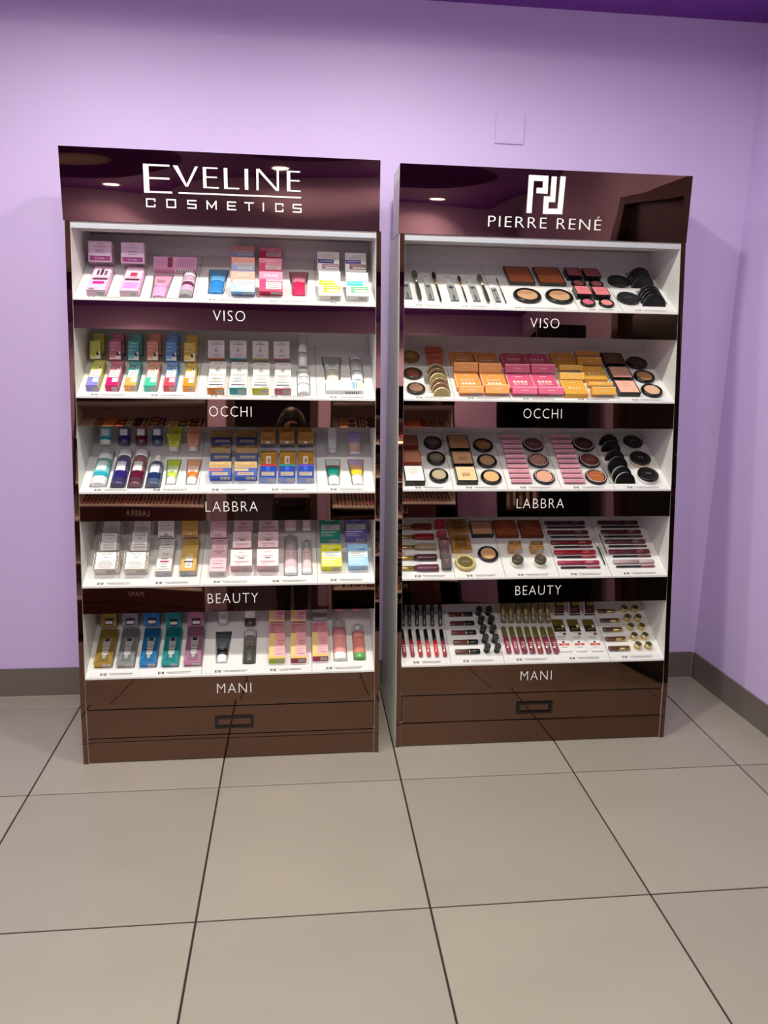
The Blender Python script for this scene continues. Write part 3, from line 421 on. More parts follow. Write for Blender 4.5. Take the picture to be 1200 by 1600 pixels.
 ('bottle', 'lotion_bottle', 'bottle', 'L', 5, 0.9483, 0.2683, 0.0, 42, 0.0564, 0.0387, 0.03, 0, 'pbup', 'pink bottle upright, behind the green based one, bottom tray, left stand'),
 ('brush', 'makeup_brush', 'brush', 'R', 1, 0.0759, 0.031, 0.0, 0, 0.2094, 0.0242, 0.012, 0, 'br1', 'large grey tipped makeup brush, first brush, top tray, right stand'),
 ('brush', 'makeup_brush', 'brush', 'R', 1, 0.1476, 0.0256, 0.0, 0, 0.2197, 0.0157, 0.012, 0, 'br2', 'black round tipped makeup brush, second brush, top tray, right stand'),
 ('brush', 'makeup_brush', 'brush', 'R', 1, 0.2383, 0.0275, 0.0, 0, 0.198, 0.0145, 0.012, 0, 'br3', 'fine gold ferrule brush, third brush, top tray, right stand'),
 ('brush', 'makeup_brush', 'brush', 'R', 1, 0.3149, 0.0278, 0.0, 0, 0.2028, 0.0215, 0.012, 0, 'br1', 'grey tapered makeup brush, fourth brush, top tray, right stand'),
 ('brush', 'makeup_brush', 'brush', 'R', 1, 0.378, 0.0255, 0.0, 0, 0.1938, 0.0106, 0.012, 0, 'br4', 'thin pointed makeup brush, fifth brush, top tray, right stand'),
 ('card', 'brush_pack', 'brush pack', 'R', 1, 0.0368, 0.0374, 0.0, 0, 0.2148, 0.0295, 0.01, 0, 'brcard', 'clear brush pack with printed card, left of first brush, top tray, right stand'),
 ('card', 'brush_pack', 'brush pack', 'R', 1, 0.1155, 0.0323, 0.0, 0, 0.2232, 0.0261, 0.01, 0, 'brcard', 'clear brush pack with printed card, left of second brush, top tray, right stand'),
 ('card', 'brush_pack', 'brush pack', 'R', 1, 0.1988, 0.0293, 0.0, 0, 0.2257, 0.0317, 0.01, 0, 'brcard', 'clear brush pack with printed card, left of third brush, top tray, right stand'),
 ('card', 'brush_pack', 'brush pack', 'R', 1, 0.2763, 0.0314, 0.0, 0, 0.2247, 0.0283, 0.01, 0, 'brcard', 'clear brush pack with printed card, left of fourth brush, top tray, right stand'),
 ('card', 'brush_pack', 'brush pack', 'R', 1, 0.3528, 0.0307, 0.0, 0, 0.193, 0.0202, 0.01, 0, 'brcard', 'clear brush pack with printed card, left of fifth brush, top tray, right stand'),
 ('palette', 'powder_palette', 'palette', 'R', 1, 0.4681, 0.174, 0.0, 0, 0.1295, 0.096, 0.012, 0, 'b5623c', 'square bronze palette in black case, left of the pair, top tray, right stand'),
 ('disc', 'powder_compact', 'compact', 'R', 1, 0.4659, 0.086, 0.0, 0, 0.1008, 0.1008, 0.012, 0, ('101010', 'c59a70', 'b5835e'), 'round bronzer compact, left of the pair, top tray, right stand'),
 ('palette', 'powder_palette', 'palette', 'R', 1, 0.5823, 0.1747, 0.0, 0, 0.1301, 0.0985, 0.012, 0, 'b5623c', 'square bronze palette in black case, right of the pair, top tray, right stand'),
 ('disc', 'powder_compact', 'compact', 'R', 1, 0.5832, 0.0856, 0.0, 0, 0.1011, 0.1011, 0.012, 0, ('101010', 'c59a70', 'b5835e'), 'round bronzer compact, right of the pair, top tray, right stand'),
 ('palette', 'blush_palette', 'palette', 'R', 1, 0.6778, 0.2231, 0.0, 0, 0.0628, 0.0586, 0.022, 0, 'a8555f', 'small square pink blush, back left of four, top tray, right stand'),
 ('palette', 'blush_palette', 'palette', 'R', 1, 0.745, 0.2211, 0.0, 0, 0.064, 0.0595, 0.022, 0, 'a8555f', 'small square pink blush, back right of four, top tray, right stand'),
 ('palette', 'blush_palette', 'palette', 'R', 1, 0.6739, 0.0781, 0.0, 0, 0.0641, 0.0569, 0.022, 0, 'dc7a80', 'small square pink blush, front left of four, top tray, right stand'),
 ('palette', 'blush_palette', 'palette', 'R', 1, 0.7391, 0.0749, 0.0, 0, 0.0642, 0.0563, 0.022, 0, 'dc7a80', 'small square pink blush, front right of four, top tray, right stand'),
 ('disc', 'blush_compact', 'compact', 'R', 1, 0.683, 0.1913, 0.0, 0, 0.0547, 0.0547, 0.01, 0, ('101010', 'b0606a'), 'small round pink blush, back left of four, top tray, right stand'),
 ('disc', 'blush_compact', 'compact', 'R', 1, 0.7507, 0.1902, 0.0, 0, 0.0551, 0.0551, 0.01, 0, ('101010', 'b5666e'), 'small round pink blush, back right of four, top tray, right stand'),
 ('disc', 'blush_compact', 'compact', 'R', 1, 0.6777, 0.0467, 0.0, 0, 0.0547, 0.0547, 0.01, 0, ('101010', 'cf5f76'), 'small round pink blush, front left of four, top tray, right stand'),
 ('disc', 'blush_compact', 'compact', 'R', 1, 0.7455, 0.0454, 0.0, 0, 0.0554, 0.0554, 0.01, 0, ('101010', 'e58a84'), 'small round pink blush, front right of four, top tray, right stand'),
 ('disc', 'powder_compact', 'compact', 'R', 1, 0.8443, 0.217, 0.0, 0, 0.0838, 0.0838, 0.012, 0, ('101010', '1c1c1c'), 'round black compact with silver mark, back, top tray, right stand'),
 ('disc', 'powder_compact', 'compact', 'R', 1, 0.8388, 0.0851, 0.0, 0, 0.0827, 0.0827, 0.012, 0, ('101010', '1c1c1c'), 'round black compact with pink mark, front, top tray, right stand'),
 ('edge', 'black_compact', 'compact', 'R', 1, 0.9348, 0.2273, -0.0378, 58, 0.0879, 0.0879, 0.008, 0, ('0c0c0c', '161616'), 'black compact on edge, first from rear of back slot, top tray, right stand'),
 ('edge', 'black_compact', 'compact', 'R', 1, 0.9322, 0.206, -0.0376, 58, 0.0874, 0.0874, 0.008, 0, ('0c0c0c', '161616'), 'black compact on edge, second from rear of back slot, top tray, right stand'),
 ('edge', 'black_compact', 'compact', 'R', 1, 0.9297, 0.1849, -0.0374, 58, 0.0869, 0.0869, 0.008, 0, ('0c0c0c', '161616'), 'black compact on edge, third from rear of back slot, top tray, right stand'),
 ('edge', 'black_compact', 'compact', 'R', 1, 0.9273, 0.1641, -0.0372, 58, 0.0864, 0.0864, 0.008, 0, ('0c0c0c', '161616'), 'black compact on edge, fourth from rear of back slot, top tray, right stand'),
 ('edge', 'black_compact', 'compact', 'R', 1, 0.9252, 0.087, -0.0375, 58, 0.0872, 0.0872, 0.008, 0, ('0c0c0c', '161616'), 'black compact on edge, first from rear of front slot, top tray, right stand'),
 ('edge', 'black_compact', 'compact', 'R', 1, 0.9244, 0.0663, -0.0373, 58, 0.0867, 0.0867, 0.008, 0, ('0c0c0c', '161616'), 'black compact on edge, second from rear of front slot, top tray, right stand'),
 ('edge', 'black_compact', 'compact', 'R', 1, 0.9236, 0.0459, -0.0372, 58, 0.0863, 0.0863, 0.008, 0, ('0c0c0c', '161616'), 'black compact on edge, third from rear of front slot, top tray, right stand'),
 ('edge', 'black_compact', 'compact', 'R', 1, 0.9229, 0.0257, -0.037, 58, 0.0858, 0.0858, 0.008, 0, ('0c0c0c', '161616'), 'black compact on edge, fourth from rear of front slot, top tray, right stand'),
 ('disc', 'powder_compact', 'compact', 'R', 2, 0.0695, 0.2625, 0.0, 0, 0.0699, 0.0699, 0.012, 0, ('8a6a30', 'b08a48'), 'round golden compact, left end, second tray, right stand'),
 ('disc', 'powder_compact', 'compact', 'R', 2, 0.0659, 0.1497, 0.0, 0, 0.0683, 0.0683, 0.012, 0, ('3a2a24', '7a4434'), 'round brown with red mark compact, left end, second tray, right stand'),
 ('disc', 'powder_compact', 'compact', 'R', 2, 0.0666, 0.0541, 0.0, 0, 0.066, 0.066, 0.012, 0, ('2e2420', '8e6650'), 'round taupe compact, left end, second tray, right stand'),
 ('carton', 'small_carton', 'carton', 'R', 2, 0.1594, 0.2961, 0.0, 40, 0.0232, 0.0617, 0.014, 0, ('plain', 'b8603a'), 'small terracotta carton, rearmost of three, second tray, right stand'),
 ('carton', 'small_carton', 'carton', 'R', 2, 0.1578, 0.2604, 0.0, 40, 0.0171, 0.0606, 0.014, 0, ('plain', 'b8603a'), 'small terracotta carton, middle of three, second tray, right stand'),
 ('carton', 'small_carton', 'carton', 'R', 2, 0.1557, 0.2228, 0.0, 40, 0.0184, 0.0581, 0.014, 0, ('plain', 'b8603a'), 'small terracotta carton, front of three, second tray, right stand'),
 ('edge', 'gold_compact', 'compact', 'R', 2, 0.1523, 0.1516, -0.0279, 58, 0.0649, 0.0649, 0.006, 0, ('c0a070', '6a5040'), 'gold rimmed compact on edge, first from rear, second tray, right stand'),
 ('edge', 'gold_compact', 'compact', 'R', 2, 0.1522, 0.1226, -0.0278, 58, 0.0644, 0.0644, 0.006, 0, ('c0a070', '6a5040'), 'gold rimmed compact on edge, second from rear, second tray, right stand'),
 ('edge', 'gold_compact', 'compact', 'R', 2, 0.1527, 0.0924, -0.0276, 58, 0.0639, 0.0639, 0.006, 0, ('d8d090', '8a7a50'), 'gold rimmed compact on edge, third from rear, second tray, right stand'),
 ('edge', 'gold_compact', 'compact', 'R', 2, 0.1531, 0.0619, -0.0274, 58, 0.0634, 0.0634, 0.006, 0, ('c0a070', '6a5040'), 'gold rimmed compact on edge, fourth from rear, second tray, right stand'),
 ('edge', 'gold_compact', 'compact', 'R', 2, 0.1536, 0.0319, -0.0272, 58, 0.0628, 0.0628, 0.006, 0, ('c0a070', '6a5040'), 'gold rimmed compact on edge, fifth from rear, second tray, right stand'),
 ('edge', 'gold_compact', 'compact', 'R', 2, 0.1537, 0.0031, -0.027, 58, 0.0623, 0.0623, 0.006, 0, ('d8d090', '8a7a50'), 'gold rimmed compact on edge, sixth from rear, second tray, right stand'),
 ('carton', 'palette_carton', 'carton', 'R', 2, 0.2573, 0.2104, 0.0, 0, 0.0728, 0.0839, 0.018, 0, ('pal', 'e8964a', 'BODY'), 'orange carton lying flat, back left of orange block, second tray, right stand'),
 ('carton', 'palette_carton', 'carton', 'R', 2, 0.348, 0.2062, 0.0, 0, 0.0756, 0.0835, 0.018, 0, ('pal', 'e8964a', 'BODY'), 'orange carton lying flat, back right of orange block, second tray, right stand'),
 ('carton', 'palette_carton', 'carton', 'R', 2, 0.2596, 0.1636, 0.0, 38, 0.0348, 0.0873, 0.022, 0, ('palup', 'e8964a'), 'orange carton propped on edge, back left of orange block, second tray, right stand'),
 ('carton', 'palette_carton', 'carton', 'R', 2, 0.3487, 0.161, 0.0, 38, 0.0348, 0.0832, 0.022, 0, ('palup', 'e8964a'), 'orange carton propped on edge, back right of orange block, second tray, right stand'),
 ('carton', 'palette_carton', 'carton', 'R', 2, 0.2547, 0.0475, 0.0, 0, 0.0951, 0.0859, 0.018, 0, ('pal', 'e8964a', 'BODY'), 'orange carton lying flat, front left of orange block, second tray, right stand'),
 ('carton', 'palette_carton', 'carton', 'R', 2, 0.3504, 0.0496, 0.0, 0, 0.0956, 0.0871, 0.018, 0, ('pal', 'e8964a', 'BODY'), 'orange carton lying flat, front right of orange block, second tray, right stand'),
 ('carton', 'palette_carton', 'carton', 'R', 2, 0.2572, 0.0295, 0.0, 38, 0.024, 0.0854, 0.022, 0, ('palup', 'e8964a'), 'orange carton propped on edge, front left of orange block, second tray, right stand'),
 ('carton', 'palette_carton', 'carton', 'R', 2, 0.3497, 0.0295, 0.0, 38, 0.032, 0.0847, 0.022, 0, ('palup', 'e8964a'), 'orange carton propped on edge, front right of orange block, second tray, right stand'),
 ('carton', 'palette_carton', 'carton', 'R', 2, 0.4513, 0.2049, 0.0, 0, 0.0741, 0.0861, 0.018, 0, ('pal', 'd6587c', 'BLUSH'), 'pink carton lying flat, back left of pink block, second tray, right stand'),
 ('carton', 'palette_carton', 'carton', 'R', 2, 0.5414, 0.2032, 0.0, 0, 0.0761, 0.0882, 0.018, 0, ('pal', 'd6587c', 'BLUSH'), 'pink carton lying flat, back right of pink block, second tray, right stand'),
 ('carton', 'palette_carton', 'carton', 'R', 2, 0.4503, 0.162, 0.0, 38, 0.0326, 0.0921, 0.022, 0, ('palup', 'd6587c'), 'pink carton propped on edge, back left of pink block, second tray, right stand'),
 ('carton', 'palette_carton', 'carton', 'R', 2, 0.5469, 0.1629, 0.0, 38, 0.0337, 0.0895, 0.022, 0, ('palup', 'd6587c'), 'pink carton propped on edge, back right of pink block, second tray, right stand'),
 ('carton', 'palette_carton', 'carton', 'R', 2, 0.4452, 0.0462, 0.0, 0, 0.0907, 0.091, 0.018, 0, ('pal', 'd6587c', 'BLUSH'), 'pink carton lying flat, front left of pink block, second tray, right stand'),
 ('carton', 'palette_carton', 'carton', 'R', 2, 0.5359, 0.0482, 0.0, 0, 0.0911, 0.0884, 0.018, 0, ('pal', 'd6587c', 'BLUSH'), 'pink carton lying flat, front right of pink block, second tray, right stand'),
 ('carton', 'palette_carton', 'carton', 'R', 2, 0.4486, 0.0295, 0.0, 38, 0.0242, 0.0901, 0.022, 0, ('palup', 'd6587c'), 'pink carton propped on edge, front left of pink block, second tray, right stand'),
 ('carton', 'palette_carton', 'carton', 'R', 2, 0.5438, 0.0295, 0.0, 38, 0.0253, 0.0918, 0.022, 0, ('palup', 'd6587c'), 'pink carton propped on edge, front right of pink block, second tray, right stand'),
 ('carton', 'palette_carton', 'carton', 'R', 2, 0.6446, 0.215, 0.0, 0, 0.0759, 0.0843, 0.018, 0, ('pal', 'dfa53e', 'ILLU'), 'yellow carton lying flat, back left of yellow block, second tray, right stand'),
 ('carton', 'palette_carton', 'carton', 'R', 2, 0.6574, 0.1864, 0.0, 38, 0.0187, 0.0898, 0.022, 0, ('palup', 'dfa53e'), 'yellow carton propped on edge, back left of yellow block, second tray, right stand'),
 ('carton', 'palette_carton', 'carton', 'R', 2, 0.6456, 0.1234, 0.0, 38, 0.0252, 0.0907, 0.022, 0, ('palup', 'dfa53e'), 'yellow carton propped on edge, middle left of yellow block, second tray, right stand'),
 ('carton', 'palette_carton', 'carton', 'R', 2, 0.6372, 0.016, 0.0, 0, 0.0867, 0.0831, 0.018, 0, ('pal', 'dfa53e', 'ILLU'), 'yellow carton lying flat, front left of yellow block, second tray, right stand'),
 ('carton', 'palette_carton', 'carton', 'R', 2, 0.7475, 0.2882, 0.0, 38, 0.0183, 0.0923, 0.022, 0, ('palup', 'dfa53e'), 'yellow carton propped on edge, back right of yellow block, second tray, right stand'),
 ('carton', 'palette_carton', 'carton', 'R', 2, 0.7391, 0.2236, 0.0, 38, 0.03, 0.0928, 0.022, 0, ('palup', 'dfa53e'), 'yellow carton propped on edge, middle right of yellow block, second tray, right stand'),
 ('carton', 'palette_carton', 'carton', 'R', 2, 0.7369, 0.1128, 0.0, 0, 0.0863, 0.0851, 0.018, 0, ('pal', 'dfa53e', 'ILLU'), 'yellow carton lying flat, centre right of yellow block, second tray, right stand'),
 ('carton', 'palette_carton', 'carton', 'R', 2, 0.7413, 0.086, 0.0, 38, 0.013, 0.0906, 0.022, 0, ('palup', 'dfa53e'), 'yellow carton propped on edge, front right, rear of yellow block, second tray, right stand'),
 ('carton', 'palette_carton', 'carton', 'R', 2, 0.737, 0.0295, 0.0, 38, 0.0279, 0.0868, 0.022, 0, ('palup', 'dfa53e'), 'yellow carton propped on edge, front right of yellow block, second tray, right stand'),
 ('palette', 'powder_palette', 'palette', 'R', 2, 0.8447, 0.2182, 0.0, 0, 0.0776, 0.0797, 0.018, 0, '6a4a38', 'brown square powder in black case, right end, second tray, right stand'),
 ('palette', 'powder_palette', 'palette', 'R', 2, 0.8416, 0.1255, 0.0, 0, 0.0766, 0.0788, 0.018, 0, 'd09a88', 'rosy square powder in black case, right end, second tray, right stand'),
 ('palette', 'powder_palette', 'palette', 'R', 2, 0.8374, 0.0282, 0.0, 0, 0.0811, 0.0782, 0.018, 0, 'f0b8a0', 'light peach square powder in black case, right end, second tray, right stand'),
 ('disc', 'powder_compact', 'compact', 'R', 2, 0.9361, 0.2452, 0.0, 0, 0.0808, 0.0808, 0.012, 0, ('101010', '4a2c22'), 'round dark brown powder compact, right end, second tray, right stand'),
 ('disc', 'powder_compact', 'compact', 'R', 2, 0.9336, 0.1512, 0.0, 0, 0.0791, 0.0791, 0.012, 0, ('101010', 'b08050'), 'round tan powder compact, right end, second tray, right stand'),
 ('disc', 'powder_compact', 'compact', 'R', 2, 0.9311, 0.0601, 0.0, 0, 0.0785, 0.0785, 0.012, 0, ('101010', 'e0b090'), 'round pale beige powder compact, right end, second tray, right stand'),
 ('palette', 'powder_palette', 'palette', 'R', 3, 0.0678, 0.22, 0.0, 0, 0.0635, 0.059, 0.022, 0, ('a05a48', '8a3a30'), 'square dusky red powder case, left end, third tray, right stand'),
 ('palette', 'powder_palette', 'palette', 'R', 3, 0.0626, 0.1234, 0.0, 0, 0.0708, 0.0682, 0.022, 0, ('c88a66', 'b04a3a'), 'square tan powder case, left end, third tray, right stand'),
 ('palette', 'powder_palette', 'palette', 'R', 3, 0.0626, 0.0205, 0.0, 0, 0.0863, 0.0709, 0.022, 0, ('f0ece4', '101010'), 'square white topped powder case, left end, third tray, right stand'),
 ('disc', 'eye_compact', 'compact', 'R', 3, 0.1555, 0.2544, 0.0, 0, 0.0696, 0.0696, 0.016, 0, ('101010', '5a4a4c'), 'round plum eyeshadow, left part, third tray, right stand'),
 ('disc', 'eye_compact', 'compact', 'R', 3, 0.156, 0.1623, 0.0, 0, 0.0689, 0.0689, 0.016, 0, ('101010', '6a6250'), 'round olive grey eyeshadow, left part, third tray, right stand'),
 ('disc', 'eye_compact', 'compact', 'R', 3, 0.1525, 0.0655, 0.0, 0, 0.0691, 0.0691, 0.016, 0, ('101010', 'b0a080'), 'round beige eyeshadow, left part, third tray, right stand'),
 ('palette', 'powder_palette', 'palette', 'R', 3, 0.2507, 0.207, 0.0, 0, 0.0809, 0.0775, 0.02, 0, 'c08a62', 'square peach powder in black case, back of column, third tray, right stand'),
 ('palette', 'powder_palette', 'palette', 'R', 3, 0.25, 0.1171, 0.0, 0, 0.0764, 0.0762, 0.02, 0, 'cc9c74', 'square peach powder in black case, middle of column, third tray, right stand'),
 ('palette', 'powder_palette', 'palette', 'R', 3, 0.2502, 0.0248, 0.0, 0, 0.0799, 0.0749, 0.02, 0, 'f4c898', 'square peach powder in black case, front of column, third tray, right stand'),
 ('disc', 'powder_compact', 'compact', 'R', 3, 0.3451, 0.2437, 0.0, 0, 0.0775, 0.0775, 0.012, 0, ('101010', '9a6a3c'), 'round beige pressed powder, back of column, third tray, right stand'),
 ('disc', 'powder_compact', 'compact', 'R', 3, 0.3435, 0.1507, 0.0, 0, 0.0749, 0.0749, 0.012, 0, ('101010', 'b08860'), 'round beige pressed powder, middle of column, third tray, right stand'),
 ('disc', 'powder_compact', 'compact', 'R', 3, 0.342, 0.0595, 0.0, 0, 0.0762, 0.0762, 0.012, 0, ('101010', 'dcae74'), 'round beige pressed powder, front of column, third tray, right stand'),
 ('carton', 'blush_carton', 'carton', 'R', 3, 0.4583, 0.2935, 0.0, 52, 0.0136, 0.075, 0.013, 0, ('slim', 'e0a0ac'), 'slim pink carton on edge, first from rear of left row, third tray, right stand'),
 ('carton', 'blush_carton', 'carton', 'R', 3, 0.4571, 0.2633, 0.0, 52, 0.0135, 0.075, 0.013, 0, ('slim', 'e0a0ac'), 'slim pink carton on edge, second from rear of left row, third tray, right stand'),
 ('carton', 'blush_carton', 'carton', 'R', 3, 0.4559, 0.2335, 0.0, 52, 0.0134, 0.075, 0.013, 0, ('slim', 'e0a0ac'), 'slim pink carton on edge, third from rear of left row, third tray, right stand'),
 ('carton', 'blush_carton', 'carton', 'R', 3, 0.4547, 0.2042, 0.0, 52, 0.0133, 0.075, 0.013, 0, ('slim', 'e0a0ac'), 'slim pink carton on edge, fourth from rear of left row, third tray, right stand'),
 ('carton', 'blush_carton', 'carton', 'R', 3, 0.4536, 0.1753, 0.0, 52, 0.0132, 0.0749, 0.013, 0, ('slim', 'e0a0ac'), 'slim pink carton on edge, fifth from rear of left row, third tray, right stand'),
 ('carton', 'blush_carton', 'carton', 'R', 3, 0.4524, 0.1469, 0.0, 52, 0.0131, 0.0749, 0.013, 0, ('slim', 'e0a0ac'), 'slim pink carton on edge, sixth from rear of left row, third tray, right stand'),
 ('carton', 'blush_carton', 'carton', 'R', 3, 0.4513, 0.1188, 0.0, 52, 0.013, 0.0749, 0.013, 0, ('slim', 'e0a0ac'), 'slim pink carton on edge, seventh from rear of left row, third tray, right stand'),
 ('carton', 'blush_carton', 'carton', 'R', 3, 0.4502, 0.0912, 0.0, 52, 0.0129, 0.0749, 0.013, 0, ('slim', 'e0a0ac'), 'slim pink carton on edge, eighth from rear of left row, third tray, right stand'),
 ('carton', 'blush_carton', 'carton', 'R', 3, 0.4491, 0.0639, 0.0, 52, 0.0129, 0.0749, 0.013, 0, ('slim', 'e0a0ac'), 'slim pink carton on edge, ninth from rear of left row, third tray, right stand'),
 ('carton', 'blush_carton', 'carton', 'R', 3, 0.448, 0.0371, 0.0, 52, 0.0128, 0.0749, 0.013, 0, ('slim', 'e0a0ac'), 'slim pink carton on edge, tenth from rear of left row, third tray, right stand'),
 ('carton', 'blush_carton', 'carton', 'R', 3, 0.6538, 0.2952, 0.0, 52, 0.0137, 0.0761, 0.013, 0, ('slim', 'e0a0ac'), 'slim pink carton on edge, first from rear of right row, third tray, right stand'),
 ('carton', 'blush_carton', 'carton', 'R', 3, 0.6526, 0.2648, 0.0, 52, 0.0136, 0.0763, 0.013, 0, ('slim', 'e0a0ac'), 'slim pink carton on edge, second from rear of right row, third tray, right stand'),
 ('carton', 'blush_carton', 'carton', 'R', 3, 0.6515, 0.2348, 0.0, 52, 0.0135, 0.0765, 0.013, 0, ('slim', 'e0a0ac'), 'slim pink carton on edge, third from rear of right row, third tray, right stand'),
 ('carton', 'blush_carton', 'carton', 'R', 3, 0.6504, 0.2053, 0.0, 52, 0.0134, 0.0766, 0.013, 0, ('slim', 'e0a0ac'), 'slim pink carton on edge, fourth from rear of right row, third tray, right stand'),
 ('carton', 'blush_carton', 'carton', 'R', 3, 0.6493, 0.1762, 0.0, 52, 0.0133, 0.0767, 0.013, 0, ('slim', 'e0a0ac'), 'slim pink carton on edge, fifth from rear of right row, third tray, right stand'),
 ('carton', 'blush_carton', 'carton', 'R', 3, 0.6482, 0.1475, 0.0, 52, 0.0132, 0.0769, 0.013, 0, ('slim', 'e0a0ac'), 'slim pink carton on edge, sixth from rear of right row, third tray, right stand'),
 ('carton', 'blush_carton', 'carton', 'R', 3, 0.6471, 0.1193, 0.0, 52, 0.0131, 0.077, 0.013, 0, ('slim', 'e0a0ac'), 'slim pink carton on edge, seventh from rear of right row, third tray, right stand'),
 ('carton', 'blush_carton', 'carton', 'R', 3, 0.6461, 0.0914, 0.0, 52, 0.013, 0.0772, 0.013, 0, ('slim', 'e0a0ac'), 'slim pink carton on edge, eighth from rear of right row, third tray, right stand'),
 ('carton', 'blush_carton', 'carton', 'R', 3, 0.645, 0.064, 0.0, 52, 0.013, 0.0773, 0.013, 0, ('slim', 'e0a0ac'), 'slim pink carton on edge, ninth from rear of right row, third tray, right stand'),
 ('carton', 'blush_carton', 'carton', 'R', 3, 0.644, 0.0369, 0.0, 52, 0.0129, 0.0775, 0.013, 0, ('slim', 'e0a0ac'), 'slim pink carton on edge, tenth from rear of right row, third tray, right stand'),
 ('disc', 'blush_compact', 'compact', 'R', 3, 0.5398, 0.2484, 0.0, 0, 0.0818, 0.0818, 0.012, 0, ('181010', '6a4048', 'ring'), 'round rosy blusher with ring rim, back of left column, third tray, right stand'),
 ('disc', 'blush_compact', 'compact', 'R', 3, 0.5381, 0.1549, 0.0, 0, 0.0807, 0.0807, 0.012, 0, ('181010', 'a87868', 'ring'), 'round rosy blusher with ring rim, middle of left column, third tray, right stand'),
 ('disc', 'blush_compact', 'compact', 'R', 3, 0.5381, 0.0618, 0.0, 0, 0.0793, 0.0793, 0.012, 0, ('181010', 'e0a488', 'ring'), 'round rosy blusher with ring rim, front of left column, third tray, right stand'),
 ('disc', 'blush_compact', 'compact', 'R', 3, 0.7371, 0.2528, 0.0, 0, 0.0864, 0.0864, 0.012, 0, ('181010', '4a2830', 'ring'), 'round brick blusher with ring rim, back of right column, third tray, right stand'),
 ('disc', 'blush_compact', 'compact', 'R', 3, 0.734, 0.155, 0.0, 0, 0.0823, 0.0823, 0.012, 0, ('181010', '6a3030', 'ring'), 'round brick blusher with ring rim, middle of right column, third tray, right stand'),
 ('disc', 'blush_compact', 'compact', 'R', 3, 0.7326, 0.0623, 0.0, 0, 0.081, 0.081, 0.012, 0, ('181010', 'a85c30', 'ring'), 'round brick blusher with ring rim, front of right column, third tray, right stand'),
 ('edge', 'loose_powder', 'jar', 'R', 3, 0.8404, 0.2487, -0.0365, 60, 0.0769, 0.0769, 0.013, 0, ('101010', 'c8c4c0', 'jar'), 'black lidded powder jar on edge, first from rear, third tray, right stand'),
 ('edge', 'loose_powder', 'jar', 'R', 3, 0.8375, 0.2096, -0.0362, 60, 0.0761, 0.0761, 0.013, 0, ('101010', 'c8c4c0', 'jar'), 'black lidded powder jar on edge, second from rear, third tray, right stand'),
 ('edge', 'loose_powder', 'jar', 'R', 3, 0.836, 0.1562, -0.0358, 60, 0.0751, 0.0751, 0.013, 0, ('101010', 'b89a94', 'jar'), 'black lidded powder jar on edge, third from rear, third tray, right stand'),
 ('edge', 'loose_powder', 'jar', 'R', 3, 0.836, 0.1167, -0.0355, 60, 0.0743, 0.0743, 0.013, 0, ('101010', 'c4a8a0', 'jar'), 'black lidded powder jar on edge, fourth from rear, third tray, right stand'),
 ('edge', 'loose_powder', 'jar', 'R', 3, 0.8343, 0.0607, -0.035, 60, 0.0732, 0.0732, 0.013, 0, ('101010', 'd8d8d8', 'jar'), 'black lidded powder jar on edge, fifth from rear, third tray, right stand'),
 ('edge', 'loose_powder', 'jar', 'R', 3, 0.8367, 0.0273, -0.0348, 60, 0.0726, 0.0726, 0.013, 0, ('101010', 'e0e0e0', 'jar'), 'black lidded powder jar on edge, sixth from rear, third tray, right stand'),
 ('jar', 'loose_powder', 'jar', 'R', 3, 0.9334, 0.2572, 0.0, 0, 0.0745, 0.0745, 0.022, 0, ('101010', 'c8c4c0'), 'round black lidded powder jar, back of right end, third tray, right stand'),
 ('jar', 'loose_powder', 'jar', 'R', 3, 0.9294, 0.1567, 0.0, 0, 0.078, 0.078, 0.022, 0, ('101010', 'd8b8a0'), 'round black lidded powder jar, middle of right end, third tray, right stand'),
 ('jar', 'loose_powder', 'jar', 'R', 3, 0.9267, 0.0621, 0.0, 0, 0.077, 0.077, 0.022, 0, ('101010', 'e8e8e8'), 'round black lidded powder jar, front of right end, third tray, right stand'),
 ('lipstickh', 'lip_gloss', 'lip gloss', 'R', 4, 0.0967, 0.2405, 0.0, 0, 0.0298, 0.1128, 0.018, 0, ('c8a860', '7a1c20'), 'deep red gloss with gold cap lying sideways, left end, fourth tray, right stand'),
 ('lipstickh', 'lip_gloss', 'lip gloss', 'R', 4, 0.0955, 0.1881, 0.0, 0, 0.027, 0.1208, 0.018, 0, ('c8a860', '8c1a26'), 'crimson gloss with gold cap lying sideways, left end, fourth tray, right stand'),
 ('lipstickh', 'lip_gloss', 'lip gloss', 'R', 4, 0.0941, 0.1346, 0.0, 0, 0.0289, 0.1286, 0.018, 0, ('c8a860', '8a7660'), 'beige gloss with gold cap lying sideways, left end, fourth tray, right stand'),
 ('lipstickh', 'lip_gloss', 'lip gloss', 'R', 4, 0.0893, 0.0818, 0.0, 0, 0.0275, 0.1268, 0.018, 0, ('c8a860', '3c1820'), 'dark plum gloss with gold cap lying sideways, left end, fourth tray, right stand'),
 ('lipstickh', 'lip_gloss', 'lip gloss', 'R', 4, 0.0874, 0.0305, 0.0, 0, 0.028, 0.1306, 0.018, 0, ('c8a860', '5c3040'), 'mauve gloss with gold cap lying sideways, left end, fourth tray, right stand'),
 ('carton', 'lipstick_carton', 'carton', 'R', 4, 0.185, 0.2476, 0.0, 25, 0.0352, 0.037, 0.018, 0, ('plain', 'b01830'), 'red narrow carton, first from rear, fourth tray, right stand'),
 ('carton', 'lipstick_carton', 'carton', 'R', 4, 0.1857, 0.2031, 0.0, 25, 0.0229, 0.0347, 0.018, 0, ('plain', 'a02838'), 'crimson narrow carton, second from rear, fourth tray, right stand'),
 ('carton', 'lipstick_carton', 'carton', 'R', 4, 0.1871, 0.1465, 0.0, 25, 0.0374, 0.0366, 0.018, 0, ('plain', '5c2028'), 'maroon narrow carton, third from rear, fourth tray, right stand'),
